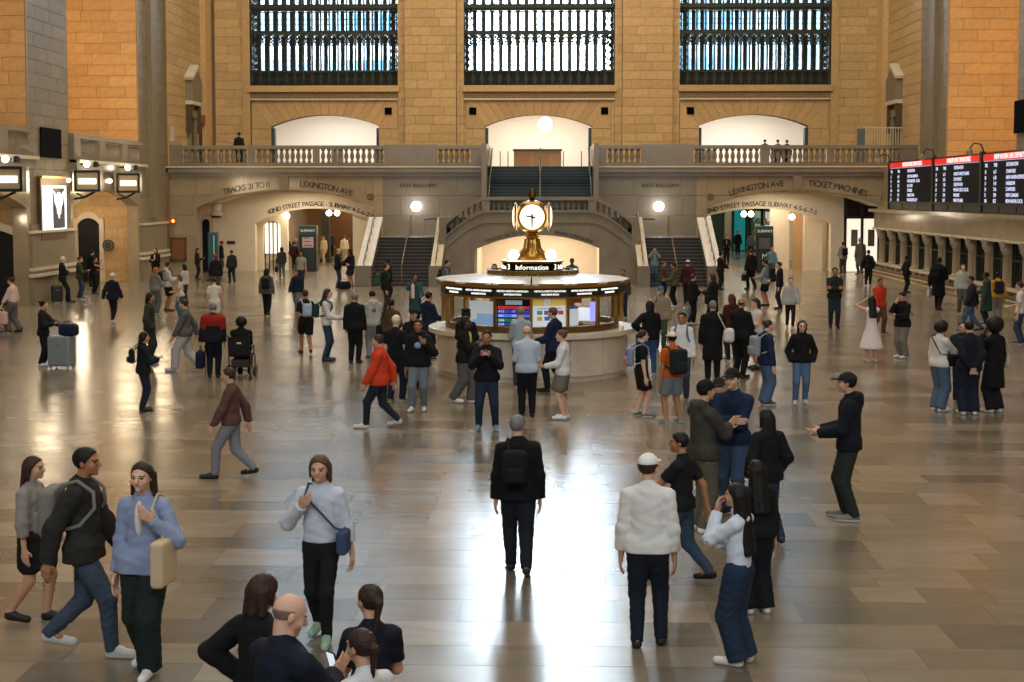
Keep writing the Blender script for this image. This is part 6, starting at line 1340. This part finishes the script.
P('whitebag', 'person in black with a pale blue bag rushing away left of centre', 306, 289, 354, 20, ('tee', '1b1a1b'), ('shorts', '161617'), '2a1a14', ('short', 'brown'), 'm', ('down', 'fwd'), 'walk'); backpack('whitebag', '9fb0c4', 'pale blue backpack of the person in black rushing away', .9)
P('whitesweater', 'woman with long brown hair, white sweater and jeans facing right', 327, 289, 361, -88, ('sweater', 'cfcbc6'), ('jeans', '2b456a'), '141414', ('long', 'brown', 1.0), 'p', ('down', 'hold'), 'stand', build=.95); backpack('whitesweater', '1f3a32', 'green backpack of the woman in the white sweater', .85)
P('darksuit', 'grey-haired man in a dark suit seen from behind, left of the hooded boy', 355, 293, 363, -8, ('jacket', '101217'), ('trousers', '0f1116'), '141414', ('short', 'grey'), 'l', ('down', 'down'), 'stand', build=1.14)
P('greyhood', 'boy in a pale grey hoodie with a round back print and grey trousers', 373, 291, 359, 22, ('hoodie', 'b5b4b0'), ('trousers', '8c9299'), '1a1a1a', ('short', 'black'), 'l', ('phone', 'phone'), 'stand', nod=20, extra=[('print', 'back', '6b6b6c', .75)]); phone('greyhood', 0, 'lit phone in the hands of the boy in the pale grey hoodie')
P('brownjacket', 'woman with a dark braid and brown jacket behind the blond head', 391, 299, None, -15, ('jacket', '4b3a29'), ('trousers', '2b2925'), '1a1a1a', ('pony', 'black', .8), 'm', ('down', 'phone'), H=1.66); shoulder_bag('brownjacket', 0, (.15, .06, .15), '17171a', 'black shoulder bag of the woman with the dark braid')
P('blondhead', 'person with white-blond hair, black top and navy trousers seen from behind', 396, 315, 402, -18, ('tee', '131418'), ('trousers', '181d2c'), '6e6e70', ('short', 'ded2b4'), 'p', ('down', 'down'), 'contra', build=1.08)
P('hoodieboy', 'boy in a black hoodie with a blue and white chest print, grey joggers, white sneakers', 419, 319, 411, 176, ('hoodie', '121316'), ('trousers', '6f7a84'), 'e9e9e6', ('short', 'black'), 'm', ('strap', 'down'), 'contra', build=1.08, extra=[('print', 'front', '7f9fd0', .8)])
P('capblack', 'man in a black cap and dark jacket behind the boy with the chest print', 414, 309, None, 170, ('jacket', '15171b'), ('trousers', '1b1c20'), '1a1a1a', ('short', 'black'), 'l', ('pocket', 'pocket'), hat=('cap', '131518'), H=1.74)
P('boothblue', 'man in a navy jacket leaning in at the left of the booth', 428, 292, None, -40, ('jacket', '182338'), ('trousers', '1a1c22'), '1a1a1a', ('short', 'black'), 'l', ('hold', 'hold'), H=1.72)
P('orange', 'person in a big orange-red jacket and dark jeans striding left', 380, 333, 428, 86, ('jacket', 'c8401f'), ('jeans', '22303c'), 'c9c6c2', ('short', 'brown'), 'l', ('fwd', 'back'), 'walk', build=1.25)
P('tealtop', 'woman in a blue-green top holding a white paper bag near the left flight', 415, 274, None, 190, ('coat', '2c4d4d'), ('trousers', '1c2126'), '1a1a1a', ('bob', 'black'), 'm', ('hold', 'raise'), H=1.68); hand_bag('tealtop', 1, (.19, .05, .22), 'cfc8be', 'white paper bag held up by the woman in blue-green', .06, 'paper_bag', drop=-.02)
P('lookup', 'man in a black jacket looking up beside the left stair flight', 385, 263.5, None, -80, ('jacket', '161b1c'), ('trousers', '39342c'), '1a1a1a', ('short', 'brown'), 'l', ('pocket', 'down'), H=1.76, nod=-15); backpack('lookup', '2d5a44', 'green backpack of the man looking up by the left flight', .95)
P('lookup2', 'dark-haired man in black behind the man looking up', 388, 258, None, -60, ('jacket', '121315'), ('trousers', '16171a'), '1a1a1a', ('short', 'black'), 'd', ('down', 'down'), H=1.74)
P('jeansbald', 'balding man in a black jacket and jeans talking left of the left flight', 338, 248.5, 289, -80, ('jacket', '121416'), ('jeans', '31455c'), '1a1a1a', ('bald', '4a3f38'), 'l', ('hold', 'hold'), 'stand', nod=12, build=1.1)
P('blueskirt', 'person in a black jacket and blue skirt facing the balding man', 351, 249, 287, 70, ('jacket', '14161d'), ('skirt', '1c2f5c'), '1a1a1a', ('bob', 'black'), 'm', ('reach', 'down'), 'stand', build=1.05)
q = at_z(344, 289); bag_at('duffel_bag', (q.x, q.y, 0), .3, (.3, .17, .17), '141517', 'black bag on the floor between the balding man and his companion', 'bag', .08)
P('whiteshirt', 'person in a white shirt walking away inside the north passage', 345, 233, None, 0, ('sweater', 'e3d3b4'), ('trousers', 'b9a98e'), '8a7b66', ('short', 'light'), 'p', ('down', 'down'), 'step', H=1.68, at=(-12.3, 87))
P('darkpass', 'person in a dark jacket by the bright shop window in the north passage', 353, 229, None, 10, ('jacket', '1e2226'), ('trousers', '8b8579'), '1a1a1a', ('short', 'brown'), 'l', ('down', 'down'), 'step', H=1.72, at=(-11.7, 88.5))
P('farpass', 'distant figure in dark grey in the middle of the north passage', 327, 226, None, 0, ('jacket', '3a4148'), ('trousers', '1c1d20'), '1a1a1a', ('short', 'black'), 'l', H=1.72, at=(-14.2, 94))
P('creampass', 'person in cream clothes just right of the north kiosk', 322, 234, None, 150, ('sweater', 'd9c49c'), ('trousers', 'c2ae8a'), '8a7b66', ('short', 'light'), 'l', ('down', 'down'), 'step', H=1.66, at=(-13.5, 86.5))
P('farleft', 'distant person in brown between the north gateway and the kiosk', 297, 234, None, 175, ('jacket', '4a4638'), ('trousers', '2a2a2c'), '1a1a1a', ('short', 'brown'), 'l', H=1.7, at=(-14.6, 83))
# ---- round the booth
P('booththru', 'man with a backpack and grey shirt behind the left end of the booth', 446.5, 260, None, -90, ('shirt', '5f7176'), ('trousers', '23262c'), '1a1a1a', ('short', 'black'), 'l', ('down', 'hold'), H=1.72); backpack('booththru', '20262a', 'dark backpack of the man behind the left end of the booth', .9)
P('behind1', 'black-haired person behind the booth left of the clock', 494.5, 264, None, 180, ('jacket', '17181c'), ('trousers', '1a1b1f'), '1a1a1a', ('bob', 'black'), 'l', H=1.68)
P('behind2', 'man in a grey jacket behind the booth right of the clock', 572, 258, None, 175, ('jacket', '4a4f57'), ('trousers', '23252b'), '1a1a1a', ('short', 'black'), 'd', ('down', 'down'), 'step', H=1.76)
P('behind3', 'person whose head shows behind the right end of the booth roof', 623, 269, None, 160, ('jacket', '3b3531'), ('trousers', '23252b'), '1a1a1a', ('short', 'brown'), 'm', H=1.66)
P('beret', 'person in a black beret at the booth counter', 470, 305, None, -10, ('jacket', '1a1c20'), ('trousers', '22242a'), '1a1a1a', ('bob', 'black'), 'm', ('hold', 'hold'), hat=('beret', '14161a'), H=1.66, at=(-1.72, 30.9))
P('braids', 'woman in a black jacket over a yellow and blue top, grey trousers, white sneakers', 464.5, 316, 403, -105, ('jacket', '14151a'), ('wide', '6a6760'), 'e6e4e0', ('long', 'black', .5), 'd', ('pocket', 'cross'), 'step', extra=[('inner', 'c9b44a')])
P('photo', 'man in a black sweater and jeans holding a phone up with both hands', 487, 330, 430, 178, ('sweater', '111317'), ('jeans', '1f3556'), '7d96ad', ('short', 'black'), 'm', ('photo', 'photo'), 'wide', build=1.12)
p = PEOPLE['photo']; w = (p['wri'][0] + p['wri'][1]) / 2; t = empty('phone', (w[0], w[1] - .05, w[2] + .06), 'pink phone held sideways by the man taking a photo', 'phone'); box('case', -.08, .08, -.006, .006, -.04, .04, mat('pink_case', 'd8a9a4', .4), t); MB().ball((.05, -.008, .02), .012, 8).build('lens', DARK, t)
P('greyshirt', 'grey-haired man in a pale grey shirt at the middle of the counter', 523, 310, None, 0, ('shirt', '9fa9b0'), ('trousers', '33363c'), '1a1a1a', ('short', 'grey'), 'p', ('hold', 'hold'), H=1.74, at=(-.52, 30.55))
P('balding', 'balding man in a pale blue shirt and dark trousers facing the booth', 527, 326, 416, 4, ('shirt', 'b9c4d2'), ('trousers', '17191e'), '141414', ('bald', '8a7c70'), 'p', ('hold', 'hold'), 'stand', build=1.2)
P('navyred', 'man with a red collar and navy jacket leaving the booth counter', 554, 307, 392, 62, ('jacket', '16213c'), ('trousers', '15181f'), '141414', ('short', 'light'), 'p', ('hold', 'down'), 'step', extra=[('inner', 'c0472a')])
P('khaki', 'woman in a white sweater and khaki skirt facing left by the booth', 563, 330, 419, 82, ('sweater', 'd8d6d8'), ('skirt', '8b7f68'), 'e8e8e8', ('bun', 'light'), 'p', ('hold', 'pocket'), 'stand', build=1.08)
P('girlpack', 'girl in a black tee and black shorts with a colourful backpack', 641, 330, 417, -80, ('tee', '131315'), ('shorts', '1a1416'), '4e5a5c', ('pony', 'brown', 1.0), 'p', ('down', 'down'), 'contra', build=.98); backpack('girlpack', '7d8ba8', 'pink and blue backpack of the girl in a black tee', .95, acc='b07a86')
P('orangetee', 'man in an orange tee, white cap and grey shorts seen from behind', 672, 332, 423, 22, ('tee', 'b9541c'), ('shorts', '6f777a'), '7c868c', ('short', 'black'), 'm', ('down', 'hold'), 'wide', hat=('cap', 'd9d3c6'), build=1.1); backpack('orangetee', '1c2524', 'large black backpack of the man in the orange tee', 1.2)
P('whitedude', 'smiling man in a white shirt with blue straps facing the man in orange', 682, 312, None, 165, ('shirt', 'dcd9d8'), ('trousers', '3b4250'), '1a1a1a', ('short', 'black'), 'm', ('down', 'down'), H=1.78); backpack('whitedude', '4f6a92', 'blue backpack of the smiling man in the white shirt', .95)
P('darkback', 'dark-haired person in a black jacket and blue jeans right of the booth', 650, 301, None, 10, ('jacket', '101114'), ('jeans', '2f5590'), '1a1a1a', ('long', 'black', .4), 'l', ('hip', 'hold'), H=1.7, build=1.08)
P('bluecap', 'person in a blue cap and beige jacket walking toward the camera by the booth', 661, 286, None, 178, ('jacket', '8a7d66'), ('trousers', '3f4539'), '1a1a1a', ('short', 'brown'), 'l', ('down', 'hold'), 'step', hat=('cap', '3d6288'), H=1.72); shoulder_bag('bluecap', 1, (.15, .07, .16), '4a4231', 'olive shoulder bag of the person in the blue cap')
# ---- right of the booth
P('longcoat', 'grey-haired person in a long black coat seen from behind', 713, 301, None, -6, ('coat', '101012'), ('trousers', '151518'), '141414', ('short', 'grey'), 'l', ('down', 'hold'), H=1.8, build=1.12); shoulder_bag('longcoat', 1, (.19, .12, .15), 'cfcdc8', 'white patterned duffel bag on the shoulder of the person in the long black coat', 'duffel_bag', .58, -.02, .17)
P('baldblack', 'bald man in a black jacket with white edging facing right', 741, 298, None, -40, ('jacket', '121214'), ('trousers', '111113'), '141414', ('bald', '3a2a20'), 'm', ('hold', 'phone'), H=1.82, build=1.12)
P('redhair', 'woman with dark red hair and a dark red jacket in the right crowd', 732, 294, None, 15, ('jacket', '3c1615'), ('trousers', '1d1b1d'), '1a1a1a', ('long', 'red', .5), 'l', H=1.68)
P('whitetank', 'woman in a white tank top and black skirt looking at her phone', 756, 298, 369, 110, ('vest', 'cfc9c4'), ('skirt', '141416'), '141414', ('long', 'brown', .8), 'p', ('phone', 'phone'), 'stand', nod=20); shoulder_bag('whitetank', 1, (.14, .05, .17), 'b99a3c', 'mustard yellow bag of the woman in the white tank top', 'tote_bag', .56)
P('greypack', 'woman in a navy jacket and wide pale jeans facing right', 766, 320, 405, -72, ('jacket', '1a2740'), ('wide', '4f7099'), '4a4232', ('bun', 'brown'), 'p', ('down', 'down'), 'stand'); backpack('greypack', '8a9097', 'grey backpack of the woman in wide pale jeans', 1.05)
P('glasses', 'woman with glasses, black sweater and light blue jeans facing the camera', 801, 320, 404, 176, ('sweater', '101012'), ('jeans', '5079a8'), 'b9c2cb', ('long', 'brown', .5), 'p', ('pocket', 'pocket'), 'contra', extra=['glasses'])
P('checker', 'woman in black with dark red hair carrying a checkered bag', 692, 274, 325, -60, ('jacket', '111113'), ('trousers', '111113'), 'b9b4ac', ('short', 'red'), 'l', ('down', 'phone'), 'step')
def checker_mat():
    m = bpy.data.materials.new('checker_cloth'); m.use_nodes = True; nt = m.node_tree; c = nt.nodes.new('ShaderNodeTexChecker'); c.inputs['Scale'].default_value = 18; c.inputs[1].default_value = (.6, .58, .55, 1); c.inputs[2].default_value = (.02, .02, .02, 1)
    t = nt.nodes.new('ShaderNodeTexCoord'); nt.links.new(t.outputs['Object'], c.inputs['Vector']); nt.links.new(c.outputs[0], nt.nodes['Principled BSDF'].inputs['Base Color']); return m
hand_bag('checker', 0, (.24, .09, .17), '111113', 'black and white checkered bag of the woman with dark red hair', .12, 'tote_bag', m=checker_mat())
P('darkcoat', 'woman in a dark coat turned left near the right flight', 713, 274, None, 60, ('coat', '14161c'), ('trousers', '17181c'), '141414', ('bob', 'brown'), 'l', ('phone', 'down'), H=1.68); shoulder_bag('darkcoat', 0, (.14, .06, .14), '15151a', 'black shoulder bag of the woman in the dark coat')
P('greenman', 'man in a green jacket and black trousers facing left before the right flight', 674, 262.5, 307, 75, ('jacket', '4a4f3a'), ('trousers', '111214'), 'c9c6c2', ('short', 'black'), 'm', ('hold', 'hold'), 'stand')
P('brownman', 'person in a brown jacket talking with the man in the green jacket', 663, 264.5, 299, -70, ('jacket', '4a3a2c'), ('trousers', '17181b'), '141414', ('short', 'light'), 'l', ('hold', 'hold'), 'stand')
P('stairphoto', 'woman in a grey-teal jacket raising a phone on the right stair flight', 642, 257, None, 175, ('jacket', '6c7f80'), ('jeans', '3b6796'), '1a1a1a', ('short', 'red'), 'l', ('raise', 'raise'), H=1.62, at=(4.98, 64.7), z0=.15)
P('redblur', 'person in a dark red jacket and white cap starting up the right flight', 688, 260, None, 0, ('jacket', '3a1716'), ('trousers', '1b1a1c'), '141414', ('short', 'brown'), 'l', ('fwd', 'back'), 'step', hat=('cap', 'cfcac4'), H=1.7)
P('rightphone', 'man in a black cap holding a phone at the foot of the right stair', 720, 252.5, 290, -70, ('jacket', '0f1013'), ('trousers', '101114'), '141414', ('short', 'black'), 'l', ('reach', 'hold'), 'stand', hat=('cap', '14161b'))
P('rightphone2', 'man in a black jacket and pale shirt in the mouth of the south passage', 725, 237, None, 170, ('jacket', '14171a'), ('trousers', '16181c'), '141414', ('short', 'brown'), 'l', ('hold', 'hold'), H=1.76, extra=[('inner', '9fb0b4')], at=(10.95, 86))
P('darkhead', 'black-haired person just right of the right stair flight', 716.5, 243.5, None, 160, ('jacket', '1b1d22'), ('trousers', '1b1c20'), '141414', ('short', 'black'), 'm', H=1.7)
P('suitbag', 'man in black carrying a black case by the south kiosk', 751, 249, 290, 25, ('jacket', '101113'), ('trousers', '121316'), '141414', ('short', 'brown'), 'l', ('carry', 'down'), 'step'); hand_bag('suitbag', 0, (.2, .07, .15), '121214', 'black case carried by the man near the south kiosk', .07)
P('greyback', 'man in a grey jacket and black shorts facing left in the south crowd', 766, 259.5, None, 60, ('jacket', '7f8a90'), ('shorts', '131417'), '2a1a14', ('short', 'black'), 'm', ('hold', 'down'), H=1.74); backpack('greyback', '16181c', 'black backpack of the man in the grey jacket and shorts', 1.0)
P('blackcompanion', 'man in a black jacket facing the man with black shorts', 780, 262, None, 80, ('jacket', '0f1012'), ('trousers', '1f2630'), '141414', ('short', 'black'), 'l', ('down', 'hold'), H=1.72)
P('pinkshirt', 'woman in a pale grey jacket over a pink shirt', 790, 277, 329, 178, ('jacket', 'a5a5a2'), ('leggings', '1b1c1f'), 'b9b2aa', ('short', 'light'), 'p', ('fwd', 'down'), 'step', extra=[('inner', 'c99a96')])
P('olive2', 'man in a dark olive sweater and jeans standing alone on the south floor', 834, 267.5, 328, 172, ('sweater', '22241f'), ('jeans', '22344e'), '141414', ('short', 'black'), 'm', ('cross', 'cross'), 'stand')
P('packright', 'person in a grey jacket with a black backpack before the ticket machine doors', 843, 242, 274.5, 5, ('jacket', '8a8478'), ('trousers', '3d3a35'), '1a1a1a', ('short', 'black'), 'm', ('hold', 'hold'), 'stand'); backpack('packright', '141416', 'black backpack before the ticket machine doors', 1.0)
P('tealblur', 'person in a blue-grey top right of the south kiosk', 772, 246, None, 180, ('sweater', '5e7d86'), ('trousers', '3c4a55'), '1a1a1a', ('short', 'brown'), 'l', ('fwd', 'back'), 'step', H=1.68)
P('passwalk', 'dark figure with a bag walking beside the cream pillar of the south passage', 799, 232.5, 267, 100, ('jacket', '1f2123'), ('trousers', '1d1e22'), '141414', ('short', 'black'), 'd', ('fwd', 'back'), 'step')
P('farsouth', 'distant person in grey inside the south passage left of the kiosk', 750, 231, None, 0, ('jacket', '45535a'), ('trousers', '2a2f33'), '1a1a1a', ('short', 'black'), 'l', H=1.7, at=(13.4, 93))
P('farsouth2', 'distant person in black against the teal shop in the south passage', 738, 230, None, 160, ('jacket', '191d20'), ('trousers', '1d2023'), '1a1a1a', ('short', 'black'), 'l', H=1.72, at=(13.1, 97))
P('greycoat', 'person in a long grey coat at the corner of the ticket wall', 860, 237, 275, 20, ('coat', '5d5b56'), ('trousers', '4a4945'), '1a1a1a', ('short', 'grey'), 'l', ('down', 'down'), 'stand', build=1.1)
P('blackcorner', 'person all in black beside the corner of the ticket counter', 868, 250, 286, -20, ('jacket', '0f0f11'), ('trousers', '111114'), 'b9b4ac', ('short', 'black'), 'l', ('pocket', 'pocket'), 'stand')
P('capticket', 'man in black and a cap standing at the ticket counter', 906, 256, 293, -80, ('jacket', '0e0f11'), ('trousers', '101114'), '141414', ('short', 'black'), 'd', ('pocket', 'pocket'), 'stand', hat=('cap', '101114'))
P('tallblack', 'tall person in a black coat leaning by the ticket counter with a printed bag', 938, 256, 310, -30, ('coat', '0b0c0e'), ('trousers', '0d0d10'), '141414', ('short', 'black'), 'd', ('carry', 'hold'), 'step', build=1.08); hand_bag('tallblack', 0, (.13, .05, .14), 'a9b9c4', 'pale blue printed bag held by the tall person in black', .08, 'paper_bag')
backpack('tallblack', '101013', 'black backpack of the tall person at the ticket counter', .95)
P('redsweater', 'person in a bright red jacket behind the woman in the white dress', 880, 278, None, 200, ('jacket', 'b8361f'), ('trousers', '5b3a30'), '1a1a1a', ('short', 'black'), 'm', ('back', 'fwd'), 'step', H=1.68)
P('whitedress', 'woman in a long white dress with long dark hair, arms raised to her head', 871, 296, 362, 6, ('dress', 'd9d2cd'), ('none', ''), 'c9b8ac', ('long', 'black', 1.7), 'l', ('head', 'face'), 'stand', build=.9)
P('cameraman', 'man in a black jacket and light grey trousers with a camera strap', 902, 292, 358, 120, ('jacket', '0e0f10'), ('wide', '8b8478'), 'dcd9d4', ('short', 'black'), 'l', ('phone', 'face'), 'stand', nod=22, build=1.1); shoulder_bag('cameraman', 0, (.07, .05, .05), '111113', 'small black camera hanging from the man beside the white dress', 'camera', .6, .1, .06, True)
P('whitehood', 'man in a white hooded top in front of the ticket windows', 963, 264, None, 175, ('hoodie', 'a9a7a0'), ('trousers', '55524c'), '1a1a1a', ('short', 'light'), 'p', ('down', 'down'), H=1.74)
P('yellow', 'person in a yellow jacket and grey trousers seen from behind by the ticket wall', 997, 272, 321, -6, ('jacket', 'c08a22'), ('trousers', '77736b'), '2a1a14', ('short', 'black'), 'd', ('down', 'down'), 'stand', build=1.1); backpack('yellow', '181f33', 'navy backpack of the person in the yellow jacket', 1.1)
P('tealright', 'person in a dark teal coat left of the yellow jacket', 987, 272, None, 60, ('coat', '26403a'), ('trousers', '1d2423'), '1a1a1a', ('short', 'black'), 'd', ('down', 'hold'), H=1.7)
P('bluejeansblur', 'person in a dark top and bright blue jeans hurrying left before the ticket wall', 972, 275, None, 85, ('jacket', '1b1c1e'), ('jeans', '3d6a9c'), '1a1a1a', ('short', 'black'), 'm', ('fwd', 'back'), 'walk', H=1.74)
P('edge', 'person in a white top and blue jeans at the right edge', 1021, 282, None, 60, ('tee', 'cfcac6'), ('jeans', '2f4a72'), '1a1a1a', ('short', 'brown'), 'l', ('down', 'hold'), H=1.74)
P('trio1', 'woman with dark curly hair, white sweater and jeans in the trio on the right', 939, 322, 411, -62, ('sweater', 'd3ccc4'), ('wide', '4f6f94'), 'dcdad6', ('curly', 'black'), 'l', ('down', 'reach'), 'stand'); shoulder_bag('trio1', 1, (.13, .06, .11), '131315', 'black crossbody bag of the curly-haired woman in the white sweater', 'shoulder_bag', .58, .07, .12, True)
P('trio2', 'person in a navy jacket with hands behind the back in the middle of the trio', 968, 321, 414.5, 4, ('jacket', '141922'), ('wide', '1b263c'), 'e2e0dc', ('short', 'black'), 'l', ('behind', 'behind'), 'stand', build=1.05)
P('trio3', 'woman with a big black afro and black coat at the right of the trio', 993, 321, 412, 35, ('coat', '101012'), ('wide', '1d1d1f'), 'cfcac4', ('afro', 'black'), 'd', ('face', 'down'), 'stand'); shoulder_bag('trio3', 1, (.12, .05, .12), 'b9ad9a', 'cream bag of the woman with the big afro', low=.56)
P('trio4', 'person half hidden behind the trio facing the camera', 962, 325, None, 170, ('jacket', '1d1f24'), ('jeans', '2b405f'), '55606a', ('short', 'black'), 'l', ('down', 'hold'), H=1.66, at=(8.25, 28.2))
# ---- on the balcony
for k, (px, py, fc, c, lab) in enumerate(((239, 142, 0, '15161a', 'black-haired head showing over the left end of the balcony rail'), (765, 137.5, 0, '22242a', 'person in dark clothes over the right balcony rail, left of the others'), (778, 137.5, 10, '3b3a3c', 'person in grey over the right balcony rail, middle of three'), (787, 136, -15, '141518', 'person in black over the right balcony rail, rightmost of three'))):
    Yb = 75.5 if k == 0 else 85.5 + k * .3; q = at_y(px, py, Yb)
    P('balcony%d' % k, lab, px, py, None, fc, ('jacket', c), ('trousers', '1a1b1f'), '141414', ('short', 'black'), 'l', ('down', 'down'), H=1.82, at=(q.x, Yb), z0=ZB)
